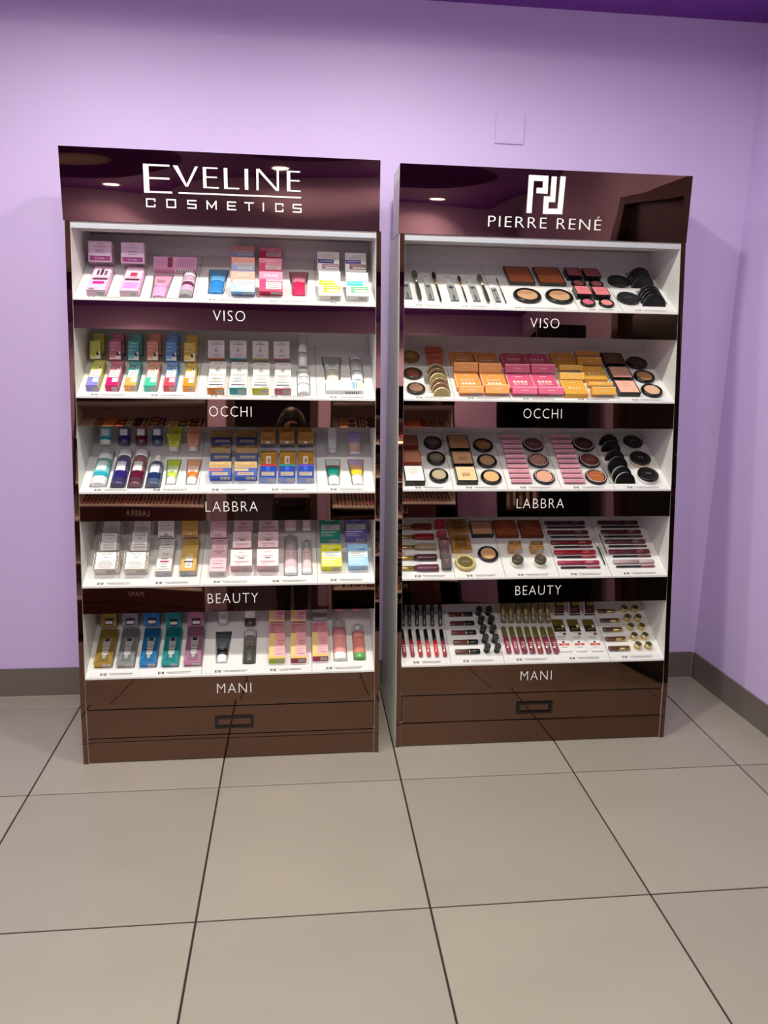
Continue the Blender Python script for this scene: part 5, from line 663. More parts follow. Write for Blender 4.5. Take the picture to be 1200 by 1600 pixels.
POCKETS = {
 'L1': [
  [0.005, (0.0574, 0.014), (0.1214, 0.014), (0.1214, 0.1856), (0.0574, 0.1856)],
  [0.005, (0.1621, 0.014), (0.2247, 0.014), (0.2247, 0.1876), (0.1621, 0.1876)],
  [0.014, (0.2582, 0.014), (0.31, 0.014), (0.3182, 0.1804), (0.25, 0.1804)],
  [0.014, (0.3482, 0.016), (0.3942, 0.016), (0.3942, 0.1925), (0.3482, 0.1925)],
  [0.014, (0.4395, 0.0474), (0.4925, 0.0474), (0.501, 0.2296), (0.431, 0.2296)],
  [0.014, (0.7179, 0.0479), (0.7667, 0.0479), (0.7778, 0.2302), (0.7068, 0.2302)],
 ],
 'L2': [
  [0.004, (0.0442, 0.0269), (0.087, 0.0269), (0.087, 0.1838), (0.0442, 0.1838)],
  [0.004, (0.1054, 0.0283), (0.1498, 0.0283), (0.1498, 0.1814), (0.1054, 0.1814)],
  [0.004, (0.1661, 0.0297), (0.2089, 0.0297), (0.2089, 0.1806), (0.1661, 0.1806)],
  [0.004, (0.2291, 0.0296), (0.2727, 0.0296), (0.2727, 0.1809), (0.2291, 0.1809)],
  [0.004, (0.2914, 0.031), (0.333, 0.031), (0.333, 0.1828), (0.2914, 0.1828)],
  [0.004, (0.3547, 0.0308), (0.3951, 0.0308), (0.3951, 0.1759), (0.3547, 0.1759)],
  [0.012, (0.7325, 0.016), (0.7791, 0.016), (0.7791, 0.1717), (0.7325, 0.1717)],
  [0.014, (0.8317, 0.1008), (0.8841, 0.1008), (0.8942, 0.2637), (0.8216, 0.2637)],
  [0.012, (0.9212, 0.0972), (0.967, 0.0972), (0.967, 0.2634), (0.9212, 0.2634)],
  [0.006, (0.8296, 0.0279), (0.959, 0.0279), (0.959, 0.0931), (0.8296, 0.0931)],
 ],
 'L3': [
  [0.013, (0.0463, 0.0242), (0.1021, 0.0242), (0.1021, 0.2188), (0.0463, 0.2188)],
  [0.013, (0.1118, 0.0199), (0.1638, 0.0199), (0.1638, 0.2193), (0.1118, 0.2193)],
  [0.013, (0.1673, 0.0185), (0.2191, 0.0185), (0.2191, 0.2197), (0.1673, 0.2197)],
  [0.013, (0.2256, 0.0185), (0.2776, 0.0185), (0.2776, 0.1913), (0.2256, 0.1913)],
  [0.012, (0.2898, 0.0347), (0.3252, 0.0347), (0.3329, 0.1722), (0.2821, 0.1722)],
  [0.012, (0.3573, 0.0346), (0.3947, 0.0346), (0.4021, 0.1725), (0.3499, 0.1725)],
  [0.014, (0.8374, 0.032), (0.879, 0.032), (0.8873, 0.1749), (0.8291, 0.1749)],
  [0.014, (0.92, 0.0319), (0.9612, 0.0319), (0.9705, 0.1753), (0.9107, 0.1753)],
 ],
 'L4': [
  [0.004, (0.2503, 0.0411), (0.3067, 0.0411), (0.3067, 0.2002), (0.2503, 0.2002)],
  [0.004, (0.3313, 0.0397), (0.3889, 0.0397), (0.3889, 0.2005), (0.3313, 0.2005)],
  [0.012, (0.6843, 0.0339), (0.7329, 0.0339), (0.7329, 0.2293), (0.6843, 0.2293)],
  [0.012, (0.7461, 0.0379), (0.7845, 0.0379), (0.7845, 0.2041), (0.7461, 0.2041)],
 ],
 'L5': [
  [0.004, (0.0394, 0.041), (0.102, 0.041), (0.102, 0.1964), (0.0394, 0.1964)],
  [0.004, (0.1144, 0.0398), (0.1756, 0.0398), (0.1756, 0.1956), (0.1144, 0.1956)],
  [0.004, (0.1904, 0.0386), (0.2496, 0.0386), (0.2496, 0.1954), (0.1904, 0.1954)],
  [0.004, (0.2645, 0.0374), (0.3239, 0.0374), (0.3239, 0.1934), (0.2645, 0.1934)],
  [0.004, (0.3393, 0.0374), (0.4009, 0.0374), (0.4009, 0.1932), (0.3393, 0.1932)],
  [0.012, (0.4471, 0.0472), (0.4871, 0.0472), (0.4969, 0.1874), (0.4373, 0.1874)],
  [0.012, (0.5389, 0.0413), (0.5853, 0.0413), (0.5853, 0.1873), (0.5389, 0.1873)],
  [0.012, (0.8563, 0.0421), (0.9061, 0.0421), (0.9061, 0.229), (0.8563, 0.229)],
  [0.012, (0.9274, 0.0439), (0.9724, 0.0439), (0.9724, 0.2027), (0.9274, 0.2027)],
 ],
 'R1': [
  [0.038, (0.8958, 0.1928), (0.9779, 0.1928), (0.9779, 0.3046), (0.8958, 0.3046)],
  [0.038, (0.8907, 0.0614), (0.9819, 0.0614), (0.9819, 0.1595), (0.8907, 0.1595)],
 ],
 'R2': [
  [0.026, (0.1039, 0.037), (0.1896, 0.037), (0.1896, 0.1525), (0.1039, 0.1525)],
 ],
 'R3': [
  [0.04, (0.7697, 0.0301), (0.8769, 0.0301), (0.8769, 0.1471), (0.7697, 0.1471)],
 ],
}
STRIP = {1: 0.012, 2: 0.014, 3: 0.0165, 4: 0.0185, 5: 0.0205}
MODL = {1: [0.0205, 0.402, 0.8, 0.9955], 2: [0.0205, 0.402, 0.8, 0.9955], 3: [0.0205, 0.402, 0.8, 0.9955], 4: [0.0205, 0.402, 0.8, 0.9955], 5: [0.0205, 0.402, 0.78, 0.9955]}
MODR = {1: [0.0205, 0.34, 0.636, 0.795, 0.9955], 2: [0.0205, 0.198, 0.396, 0.796, 0.9955], 3: [0.0205, 0.198, 0.394, 0.59, 0.786, 0.9955], 4: [0.0205, 0.208, 0.392, 0.59, 0.786, 0.9955], 5: [0.0205, 0.198, 0.394, 0.792, 0.9955]}

# ------------------------------------------------------------ display stands
SW, ST = 1.016, .0175            # stand width, side panel thickness
ZK, ZH, ZT = .215, 1.791, 2.011  # top of the drawer base, foot and top of the header
LEAN = .1302
def FY(z): return (z-ZK)*(LEAN if z > ZK else .055)
def lean(q):
    q.v = [(x, y+min(0., FY(z)), z) for x, y, z in q.v]; return q
TK, TN = .58, math.hypot(1, .58)
TLEN = .326
OPEN = {1: (1.552, 1.770), 2: (1.241, 1.457), 3: (.930, 1.145), 4: (.617, .833), 5: (.306, .524)}
WORDS = {1: 'VISO', 2: 'OCCHI', 3: 'LABBRA', 4: 'BEAUTY', 5: 'MANI'}
def tray_pt(sh, x, s, n):
    zb = OPEN[sh][0]
    return (x, FY(zb)+(s-n*TK)/TN, zb+(s*TK+n)/TN)
M_GREYT = mat('4a4744', .6, key='label_print_grey'); M_INK = mat('161414', .6, key='label_print_black')
def stand_tray(root, sh, holes, modules, seed):
    rnd = random.Random(seed)
    q = MB(); xa, xb = ST+.0005, SW-ST-.0005
    P = lambda x, s, n: tray_pt(sh, x, s, n)
    outer = [(xa, 0), (xb, 0), (xb, TLEN), (xa, TLEN)]
    loops = [outer]+[[tuple(p) for p in h[1:]] for h in holes]
    loops3 = [[Vector((p[0], p[1], 0)) for p in L_] for L_ in loops]
    flat = [p for L_ in loops for p in L_]
    tri = tessellate_polygon(loops3)
    q.add([P(p[0], p[1], 0) for p in flat], [t_ if ((flat[t_[1]][0]-flat[t_[0]][0])*(flat[t_[2]][1]-flat[t_[0]][1])-(flat[t_[1]][1]-flat[t_[0]][1])*(flat[t_[2]][0]-flat[t_[0]][0])) > 0 else t_[::-1] for t_ in tri], M_WHITE)
    for h in holes:
        d = h[0]; pts = h[1:]; n = len(pts)
        q.add([P(p[0], p[1], 0) for p in pts]+[P(p[0], p[1], -d) for p in pts], [(i, n+i, n+(i+1) % n, (i+1) % n) for i in range(n)]+[tuple(range(n, 2*n))], M_WHITE)
    # front lip, back edge and underside
    a, b = P(xa, 0, 0), P(xb, 0, 0); zl = OPEN[sh][0]-.006
    q.quad((xa, a[1], zl), (xb, b[1], zl), b, a, M_WHITE)
    c, d_ = P(xa, TLEN, 0), P(xb, TLEN, 0); e, f = P(xa, TLEN, -.012), P(xb, TLEN, -.012)
    q.quad(d_, f, e, c, M_WHITE)
    q.quad((xb, a[1]+.0125, zl-.044), (xa, a[1]+.0125, zl-.044), P(xa, TLEN, -.05), P(xb, TLEN, -.05), M_INNER)
    t = q.obj('tray', root)
    # module joints: slim raised seams
    for xm in modules[1:-1]:
        g = MB()
        for x_, w_, m_ in ((xm, .0012, mat('a9a5a1', .6)),):
            A, B, C, D = P(x_-w_, .001, .0008), P(x_+w_, .001, .0008), P(x_+w_, TLEN-.002, .0008), P(x_-w_, TLEN-.002, .0008)
            A0, B0, C0, D0 = P(x_-w_, .001, 0), P(x_+w_, .001, 0), P(x_+w_, TLEN-.002, 0), P(x_-w_, TLEN-.002, 0)
            g.quad(A, B, C, D, m_); g.quad(A0, A, D, D0, m_); g.quad(B, B0, C0, C, m_); g.quad(A0, B0, B, A, m_)
        g.obj('tray_seam', t)
    # price label holders with their printed strips
    for ia, ib, nlab in [(modules[i], modules[i+1], 2 if (modules[i+1]-modules[i]) > .3 else 1) for i in range(len(modules)-1)]:
        wseg = (ib-ia)/nlab
        for k in range(nlab):
            u0, u1 = ia+k*wseg+.012, ia+(k+1)*wseg-.012
            g = MB(); s1 = STRIP[sh]; s0 = max(.002, s1-.015)
            def r_(x0, x1, y0, y1, n, m): g.quad(P(x0, y0, n), P(x1, y0, n), P(x1, y1, n), P(x0, y1, n), m)
            r_(u0, u1, s0, s1, .0010, M_WHITE)
            for z_ in ((u0, s0, u1, s0), (u0, s1, u1, s1)): g.quad(P(z_[0], z_[1], 0), P(z_[2], z_[3], 0), P(z_[2], z_[3], .001), P(z_[0], z_[1], .001), M_WHITE)
            fr = mat('c9c6c2', .6)
            r_(u0, u1, s1-.0008, s1, .0012, fr); r_(u0, u0+.001, s0, s1, .0012, fr); r_(u1-.001, u1, s0, s1, .0012, fr)
            ix = u0+(u1-u0)*.2; k_ = (s1-s0)/.015; iy = s0+.003*k_; h = .0092*k_
            # icon: bracket, inner block and a notched square
            r_(ix, ix+.0034, iy, iy+h, .0014, M_INK); r_(ix, ix+.0075, iy+h*.74, iy+h, .0014, M_INK); r_(ix, ix+.0075, iy, iy+h*.24, .0014, M_INK)
            r_(ix+.0078, ix+.0112, iy+h*.3, iy+h*.72, .0014, M_INK)
            r_(ix+.0125, ix+.0195, iy, iy+h, .0014, M_INK); r_(ix+.0142, ix+.0168, iy+h*.36, iy+h*.68, .0016, M_WHITE)
            x = ix+.028; xe = u0+(u1-u0)*.86
            for yy, xs_, xe_ in ((iy+h*.6, x, xe), (iy+h*.08, x+.006, xe-.006)):
                xx = xs_
                while xx < xe_:
                    l_ = rnd.uniform(.003, .008); r_(xx, min(xx+l_, xe_), yy, yy+.0024*k_, .0014, M_GREYT); xx += l_+.0016
            g.obj('label_holder', t)
    return t
def stroke(q, pts, wd, z, m, depth=.003):
    """square-cornered polyline ribbon with thickness in the XY plane"""
    for k_, ((x0, y0), (x1, y1)) in enumerate(zip(pts, pts[1:])):
        z = z+.0003
        d = Vector((x1-x0, y1-y0)); L_ = d.length; d.normalize(); n = Vector((-d.y, d.x))*wd/2; e = d*wd/2
        a = (x0-e.x, y0-e.y); b = (x1+e.x, y1+e.y)
        q.slab([(a[0]-n.x, a[1]-n.y), (b[0]-n.x, b[1]-n.y), (b[0]+n.x, b[1]+n.y), (a[0]+n.x, a[1]+n.y)], z-depth, z, m)
def logo_left():
    """wide serifless logo; x across the header, y = height"""
    q = MB(); W_ = M_LETTER; Z = .004
    def sl(pts): q.slab(pts, 0, Z, W_)
    def cx(u): return .2515+(u-66)*(.4985/1090)          # header x
    def cy(u, v): return 1.968-(v-55-(u-66)*.0475)*(.088/200)
    def pg(*p): sl([(cx(u), cy(u, v)) for u, v in p][::-1])
    def h_(u0, u1, v, t): pg((u0, v+(u0-66)*.0475), (u1, v+(u1-66)*.0475), (u1, v+t+(u1-66)*.0475), (u0, v+t+(u0-66)*.0475))
    def v_(u0, u1, v0, v1): h_(u0, u1, v0, v1-v0)
    v_(68, 104, 55, 250); h_(104, 247, 55, 12); h_(104, 243, 143, 12); h_(104, 258, 237, 12)      # big E
    o = lambda u: (u-66)*.0475
    pg((270, 58+o(270)), (302, 58+o(302)), (368, 198+o(368)), (352, 198+o(352))); pg((422, 58+o(422)), (440, 58+o(440)), (368, 198+o(368)), (352, 198+o(352)))  # V
    v_(474, 496, 60, 202); h_(496, 575, 60, 9); h_(496, 570, 122, 9); h_(496, 580, 193, 9)         # E
    v_(618, 642, 60, 202); h_(642, 722, 193, 9)                                                  # L
    v_(762, 786, 60, 202)                                                                        # I
    v_(843, 858, 56, 202); pg((843, 56+o(843)), (866, 56+o(866)), (1000, 202+o(1000)), (980, 202+o(980))); v_(986, 1000, 60, 202)   # N
    v_(1056, 1080, 60, 202); h_(1080, 1150, 60, 9); h_(1080, 1146, 122, 9); h_(1080, 1152, 193, 9)  # E
    h_(302, 1156, 237, 10)
    s = .0038
    def L_(u, pts):
        hh, ww = 52, 58
        stroke(q, [(cx(u+px_*ww), cy(u+px_*ww, 292+o(u+px_*ww)+py_*hh)) for px_, py_ in pts], s, Z, W_, Z)
    L_(82, [(.95, .25), (.95, 0), (0, 0), (0, 1), (.95, 1), (.95, .75)])
    L_(220, [(0, 0), (1, 0), (1, 1), (0, 1), (0, 0)])
    L_(364, [(.95, 0), (0, 0), (0, .48), (.95, .52), (.95, 1), (0, 1)])
    L_(497, [(0, 1), (0, 0), (.53, .8), (1.06, 0), (1.06, 1)])
    L_(640, [(.95, 0), (0, 0), (0, 1), (.95, 1)]); L_(640, [(0, .5), (.85, .5)])
    L_(760, [(0, 0), (1, 0)]); L_(760, [(.5, 0), (.5, 1)])
    L_(889, [(0, 0), (0, 1)])
    L_(977, [(.85, .25), (.85, 0), (0, 0), (0, 1), (.85, 1), (.85, .75)])
    L_(1100, [(.95, 0), (0, 0), (0, .48), (.95, .52), (.95, 1), (0, 1)])
    return q
def logo_right():
    q = MB(); W_ = M_LETTER
    def X(u, v): return .4335+(u-455+(v-70)*.055)*(.1345/332)
    def Y(u, v): return 1.9895-(v-70-(u-455)*.045)*(.117/338)
    def ribbon(pts, wd=.0175):
        stroke(q, [(X(u, v), Y(u, v)) for u, v in pts], wd, .004, W_, .004)
    ribbon([(460, 390), (480, 92), (603, 98), (597, 212), (545, 209)])
    ribbon([(675, 105), (663, 290), (608, 287), (601, 400), (725, 402), (750, 105)])
    q.text('PIERRE REN\u00c9', .5015, 1.8225, .0345*1.28, .004, W_, maxw=.398, depth=.004, res=3)
    return q
def make_stand(label, loc, rotz, dB, holes, modules, logo=None, group=None, seed=1, cat='display stand'):
    root = empty('display_stand', label, cat, loc, rotz, group)
    D = dB-.006
    prof = [(FY(.002), .002), (0, ZK), (FY(ZH), ZH), (D, ZH), (D, .002)]
    def side(x0, x1, name, m, pr):
        q = MB(); n = len(pr)
        q.add([(x0, y, z) for y, z in pr]+[(x1, y, z) for y, z in pr], [tuple(range(n-1, -1, -1)), tuple(range(n, 2*n))]+[(i, (i+1) % n, n+(i+1) % n, n+i) for i in range(n)], m)
        # orient outwards
        return q.obj(name, root)
    pr2 = [(y+(.003 if i < 3 else 0), z) for i, (y, z) in enumerate(prof)]
    side(0, ST, 'side_panel', M_WHITE, pr2); side(SW-ST, SW, 'side_panel', M_WHITE, pr2)
    for x0 in (0, SW-ST):
        q = MB()
        for z0, z1 in ((.002, .092), (.0935, ZK-.0006), (ZK+.0006, ZH)):
            q.add([(x0+.0006, FY(z0), z0), (x0+ST-.0006, FY(z0), z0), (x0+ST-.0006, FY(z1), z1), (x0+.0006, FY(z1), z1),
                   (x0+.0006, FY(z0)+.0028, z0), (x0+ST-.0006, FY(z0)+.0028, z0), (x0+ST-.0006, FY(z1)+.0028, z1), (x0+.0006, FY(z1)+.0028, z1)],
                  [(0, 1, 2, 3), (3, 2, 6, 7), (0, 4, 5, 1), (0, 3, 7, 4), (1, 5, 6, 2)], M_BRONZE)
        q.obj('front_trim', root)
    xa, xb = ST, SW-ST
    # plinth, drawer and rails of the base
    q = MB(); q.box(xa, xb, .004, .012, .004, .088, M_BRONZE); q.box(xa, xb, .012, .02, .004, .088, M_WHITE); lean(q).obj('plinth', root)
    dr = MB(); dr.box(xa+.004, xb-.004, .002, .008, .0925, .1925, M_BRONZE)
    e = .003
    drw = lean(dr).obj('drawer', root)
    q = MB(); q.box(xa+.006, xb-.006, .0085, .35, .094, .191, M_WHITE); q.obj('drawer_box', drw)
    q = MB(); hx0, hx1, hz0, hz1, t = .445, .577, .116, .157, .0062
    for a in ((hx0, hx1, hz0, hz0+t), (hx0, hx1, hz1-t, hz1), (hx0, hx0+t+.004, hz0+t, hz1-t), (hx1-t-.004, hx1, hz0+t, hz1-t)): q.box(a[0], a[1], -.007, .0018, a[2], a[3], M_BLACK)
    lean(q).obj('drawer_handle', drw)
    q = MB(); q.box(xa, xb, .004, .012, .196, .2145, M_BRONZE); lean(q).obj('base_rail', root)
    q = MB(); q.box(xa, xb, .012, D-.002, .206, .214, M_INNER); q.obj('base_shelf', root)
    # fascia strips with their words
    for sh in range(1, 6):
        z0 = OPEN[sh+1][1] if sh < 5 else ZK+.0006; z1 = OPEN[sh][0]-.0065
        y0 = FY(z0)+.002; y1 = y0+(z1-z0)*.117; q = MB(); x0, x1 = xa+.0008, xb-.0008
        v = [(x0, y0, z0), (x1, y0, z0), (x1, y1, z1), (x0, y1, z1)]; bk = [(x, y+.007, z) for x, y, z in v]
        q.add(v+bk, [(0, 1, 2, 3), (4, 7, 6, 5), (0, 4, 5, 1), (3, 2, 6, 7), (0, 3, 7, 4), (1, 5, 6, 2)], M_BRONZE)
        st = q.obj('fascia_strip', root)
        g = MB(); wd = WORDS[sh]; h = .0335
        zc = {1: 1.489, 2: 1.179, 3: .864, 4: .553, 5: .241}[sh]
        tw = {1: .104, 2: .139, 3: .173, 4: .169, 5: .116}[sh]
        g.text(wd, .5125, 0, h, 0, M_LETTER, maxw=tw, res=3)
        yb = y0+(zc-z0)*.117-.0012
        g.v = [(x, yb+y*.117, zc+y) for x, y, z in g.v]
        g.obj('lettering', st)
    # header: white box with a mirrored front panel
    yh = FY(ZH)+.0005
    hx = SW-.007 if loc[0] == LX else SW+.001
    q = MB(); q.box(-.0025, hx-.0015, yh+.004, yh+.185, ZH+.0015, ZT-.001, M_WHITE); q.obj('header_box', root)
    q = MB(); q.box(-.004, hx, yh-.001, yh+.003, ZH, ZT, M_BRONZE2)
    hd = q.obj('header_panel', root)
    if logo:
        g = logo(); g.v = [(x, yh-.0012-z, y) for x, y, z in g.v]; g.obj('logo_lettering', hd)
    # interior: top board with a stepped underside, back panels
    q = MB(); q.box(xa, xb, yh+.004, D-.002, 1.7835, ZH-.0005, M_INNER); q.box(xa, xb, yh+.0035, yh+.022, 1.770, 1.7835, mat('b6b9c0', .4)); q.box(xa, xb, yh+.09, yh+.105, 1.772, 1.7835, M_INNER); q.obj('top_board', root)
    for sh in range(1, 6):
        c = tray_pt(sh, 0, TLEN, 0); ztop = OPEN[sh-1][0]-.012 if sh > 1 else 1.782
        yb = min(c[1]+.001, D-.012); q = MB(); q.box(xa+.0005, xb-.0005, yb, yb+.006, c[2]-.05, max(ztop, c[2]+.06) if sh > 1 else ztop, M_INNER); q.obj('inner_back', root)
        stand_tray(root, sh, holes.get(sh, []), modules[sh], seed*10+sh)
    q = MB(); q.box(xa, xb, D-.004, D, .01, ZH-.01, M_WHITE); q.obj('back_panel', root)
    return root
LROT = .005      # the left stand is turned a touch towards the right
LX, LD, RX, RD = -.772, .522, .308, .490
HL = {s: POCKETS.get(f'L{s}', []) for s in range(1, 6)}; HR = {s: POCKETS.get(f'R{s}', []) for s in range(1, 6)}
stand_l = make_stand('left bronze mirrored cosmetics stand with wide serifless EVELINE header lettering'.replace('EVELINE ', ''), (LX, -LD-.508*LROT, 0), LROT, LD-.0125, HL, MODL, logo_left, None, 1)
stand_r = make_stand('right bronze mirrored makeup stand with square maze-like header emblem', (RX, -RD, 0), 0, RD, HR, MODR, logo_right, None, 2)
OY = -3.90
MODO = {s: [.0205, .9955] for s in range(1, 6)}
stand_a = make_stand('bronze stand across the room, mirrored behind the left stand', (-.73, OY, 0), math.pi, .49, {}, MODO, None, None, 3)
stand_b = make_stand('bronze stand across the room, mirrored beside the photographer', (1.27, OY, 0), math.pi, .49, {}, MODO, None, None, 4)

# ------------------------------------------------------------ products
def text_on(q, s, W, y, h, z, m, k=.8, xc=0): q.text(s, xc, y, h, z, m, maxw=W*k)
def design(d, W, L):
    """base, end, top, rects (x0,x1,y0,y1,colour), texts (string,y,h,colour[,width]), lines (x0,x1,y,colour)"""
    k = d[0] if isinstance(d, (tuple, list)) else d
    a = list(d[1:]) if isinstance(d, (tuple, list)) else []
    EV = 'EVELINE'
    if k == 'bright': return 'dcb4d2', 'c79bbd', 'dcb4d2', [(.04, .96, .04, .96, 'ead2e6'), (.06, .94, .07, .30, 'a83888')], [(EV, .84, .055, '8a6a8a', .6), ('BRIGHT', .52, .075, '4a3a4a', .6), ('5% AZEL', .14, .08, 'f0d0ea', .5)], [(.2, .8, .72, '9a7a9a'), (.3, .7, .42, '9a7a9a')]
    if k == 'brightflat': return 'dca8cc', 'd7b7c7', 'd0a0c0', [(.06, .94, .02, .96, 'e6bcd8'), (.1, .9, .58, .9, 'f2e4ee'), (.22, .36, .62, .84, '6a3a5c'), (.42, .58, .62, .88, '4a2a40'), (.64, .8, .62, .82, '8a4a70'), (.12, .92, .42, .5, '5a2a40'), (.2, .8, .25, .36, 'c4148c'), (.1, .4, .02, .08, '8a7a84')], [(EV, .91, .03, '8a5a80', .7)], [(.2, .8, .54, 'b080a0')]
    if k == 'brightflat2': return 'dca8c8', 'd7b7c7', 'd0a0c0', [(.06, .94, .02, .96, 'e8c0da'), (.1, .9, .6, .9, 'f2e4ee'), (.3, .7, .6, .76, 'c03058'), (.1, .9, .42, .5, '5a2030'), (.1, .9, .1, .34, 'd890dc')], [(EV, .8, .05, '8a5a80', .7)], [(.2, .8, .54, 'b080a0')]
    if k == 'brightlong': return 'd4a0bc', 'c08aa8', 'c890b0', [(.02, .32, .1, .9, 'cf8fb8'), (.33, .45, .05, .95, '8a2850'), (.55, .97, .1, .9, 'c98cb0')], [], [(.05, .3, .5, 'a06088'), (.6, .95, .6, 'a87098'), (.6, .9, .4, 'a87098'), (.36, .42, .5, 'e0a0b8')]
    if k == 'coralblue': return 'e79a88', '7aa4d8', 'd87f70', [(0, 1, 0, .42, 'a9c4ee'), (0, 1, .62, 1, 'f0a290'), (.1, .98, .44, .6, 'e8dede'), (.25, .92, .12, .36, 'e6eadf')], [(EV, .78, .1, 'f8dcd4', .75)], [(.3, .85, .3, '8a96a8'), (.3, .8, .2, '8a96a8'), (.2, .9, .5, 'a09098')]
    if k == 'crimson': return 'd83c6c', 'c41a50', 'c83058', [(0, 1, .62, .98, 'e88aa4'), (.02, .3, .2, .6, 'e02870'), (.28, .96, .12, .46, 'eed6d0'), (.3, 1, .5, .6, 'e8b0b8')], [(EV, .72, .13, 'fce8ec', .8)], [(.35, .9, .38, 'b06a78'), (.35, .8, .28, 'b06a78'), (.35, .85, .18, 'b06a78')]
    if k in ('whnavy', 'whpurple', 'whyellow', 'whteal'):
        c = {'whnavy': ('1f2f86', 'b88aa0'), 'whpurple': ('5a3aa0', '9a5a78'), 'whyellow': ('f2bc10', 'f2b010'), 'whteal': ('20b4b8', '68b078')}[k]
        return 'efeeea', 'e2dfda', 'dad8d6', [(.02, .75, .42, .62, c[0]), (.2, .98, .12, .4, c[1]), (.36, .96, .16, .24, 'f0ead8')], [(EV, .8, .06, 'a8a0a0', .7)], [(.1, .7, .52, 'e8e4f0'), (.3, .9, .3, 'f4ece0'), (.2, .8, .72, 'b8b0b0')]
    if k == 'ser': return a[0], a[1], a[0], [(.02, .98, 0, .36, a[1]), (.08, .9, .33, .62, 'ece9e4'), (.45, .92, .14, .3, 'f4f0f4'), (.62, .86, .64, .78, 'f0eeea'), (.68, .8, .66, .76, '14101a')], [(EV, .86, .05, 'efe8dc', .7)], [(.15, .8, .56, '9a96a0'), (.15, .84, .5, '9a96a0'), (.15, .7, .44, '9a96a0'), (.15, .8, .38, '9a96a0'), (.1, .5, .72, 'f0ece0')]
    if k == 'serup': return a[0], a[0], a[0], [(.02, .98, .02, .08, 'd8d4c8'), (.55, .98, .08, .2, 'c8c0b4'), (.62, .82, .2, .4, '14101a'), (.78, .98, .3, .46, 'e6e2dc'), (.02, .98, .42, .46, a[0])], [(EV, .84, .06, 'efe8dc', .7)], [(.1, .6, .7, 'efe8dc'), (.1, .5, .5, 'efe8dc')]
    if k == 'wh': return 'ece8e2', a[0], 'dcd4cc', [(0, 1, 0, .02, a[0]), (.04, .96, .5, .515, '7a6e68'), (.3, .7, .28, .3, a[0]), (.1, .9, .1, .15, '6a6a78')], [(EV, .92, .035, '4a4440', .8), ('6', .6, .2, '8c847e', .3), ('EXPERT', .38, .03, '6c645e', .5)], [(.15, .85, .45, a[0]), (.2, .8, .34, '6c645e'), (.1, .9, .22, '6c645e'), (.55, .95, .03, '4a4644')]
    if k == 'whup': return 'e8e4de', a[0], a[0], [(0, 1, .0, .05, a[0])], [(EV, .86, .05, '4a4440', .8), ('6', .36, .3, '8c847e', .4)], [(.2, .8, .78, '6c645e'), (.25, .75, .2, 'a89c94'), (.3, .7, .14, 'a89c94')]
    if k == 'whlong': return 'f2f2ee', 'e2e0dc', 'e2e0dc', [(.28, .68, .1, .9, 'e4e6e2'), (.72, .8, .15, .85, '8ab4c8'), (.82, .84, .2, .8, '3a4a5a'), (.88, .97, .2, .8, 'd8ccb8'), (.225, .245, 0, 1, 'c8c8c4')], [], [(.32, .64, .6, 'a0aca8'), (.32, .6, .4, 'a0aca8')]
    if k == 'bluegold': return '1c3c9c', '2c5cc4', 'a5813c', [(0, 1, .54, 1, 'b8924c'), (0, 1, .42, .56, '20409c'), (0, .62, .34, .5, a[0]), (.15, .85, .06, .24, 'c4a884')], [(EV, .8, .1, 'e8cc90', .8)], [(.2, .8, .17, '7a5a50'), (.2, .75, .12, '7a5a50'), (.1, .9, .7, '8a6430')]
    if k == 'bluegold2': return '14245c', '1a2c70', '8a6a30', [(0, 1, .5, 1, '8c6a30'), (.2, .9, .14, .3, '9a8a70'), (0, 1, 0, .08, '1c3488')], [(EV, .8, .1, 'c8a868', .7)], [(.15, .85, .65, '6a4c20'), (.25, .8, .22, '5a5048')]
    if k == 'goldnavy': return '1c3c9c', '7f93c8', 'b8872c', [(0, 1, .48, 1, 'ba8630'), (0, 1, .42, .49, a[0]), (.32, .64, .5, .8, 'e9dfd0'), (.44, .56, .54, .7, 'b47a50'), (.08, .88, .06, .2, 'b8a890'), (.35, .6, .24, .4, '3858b8')], [(EV, .88, .05, 'f0cc80', .7)], [(.12, .84, .15, '5a5048'), (.12, .7, .1, '5a5048'), (.05, .3, .65, '7a5018'), (.7, .95, .65, '7a5018')]
    if k == 'goldup': return '2a2018', '1c1610', '9a7a40', [(0, 1, .16, 1, 'c08c34'), (.05, .95, .2, .94, 'b07c28'), (.4, .6, .16, .34, 'e6dccc')], [(EV, .78, .08, 'f0d090', .7)], [(.15, .85, .6, '7a5018'), (.15, .85, .5, '8a4a18'), (.2, .8, .4, '7a5018')]
    if k == 'leopard':
        rr = [(.12, .88, .04, .97, 'f4f2ee')]
        rnd = random.Random(3)
        for side in (0, 1):
            for j in range(18):
                x = rnd.uniform(.01, .07)+(.89 if side else 0); y = j/18+rnd.uniform(.0, .02)+.005
                rr.append((max(0, x-.025), min(1, x+.04), y, min(1, y+.036), ['2a1c14', '54382a', '140e0a'][j % 3]))
        return 'e4dcd0', 'd8d2c8', 'e4dcd0', rr, [(EV, .82, .1, '5c544e', .6), ('EGYPTIAN', .4, .07, '5c5046', .5)], [(.4, .6, .68, '4a4440'), (.2, .8, .34, '625a52'), (.2, .8, .24, '625a52'), (.15, .85, .16, 'b06a5a'), (.25, .75, .08, '625a52')]
    if k == 'whserum': return 'd8d2c8', 'b8b8bc', 'd8d2c8', [(.05, .93, .02, .98, 'efece6'), (.25, .72, .38, .4, '8a7a50'), (.22, .78, .26, .31, 'b43058')], [(EV, .9, .03, '5c544e', .6), ('IIII', .46, .09, 'b09a50', .5)], [(.12, .88, .72, '5c544e'), (.3, .7, .8, '5c544e'), (.3, .7, .35, '9a8a80'), (.3, .7, .2, '5c544e'), (.3, .7, .12, '4a4440'), (.1, .9, .05, '4a4440')]
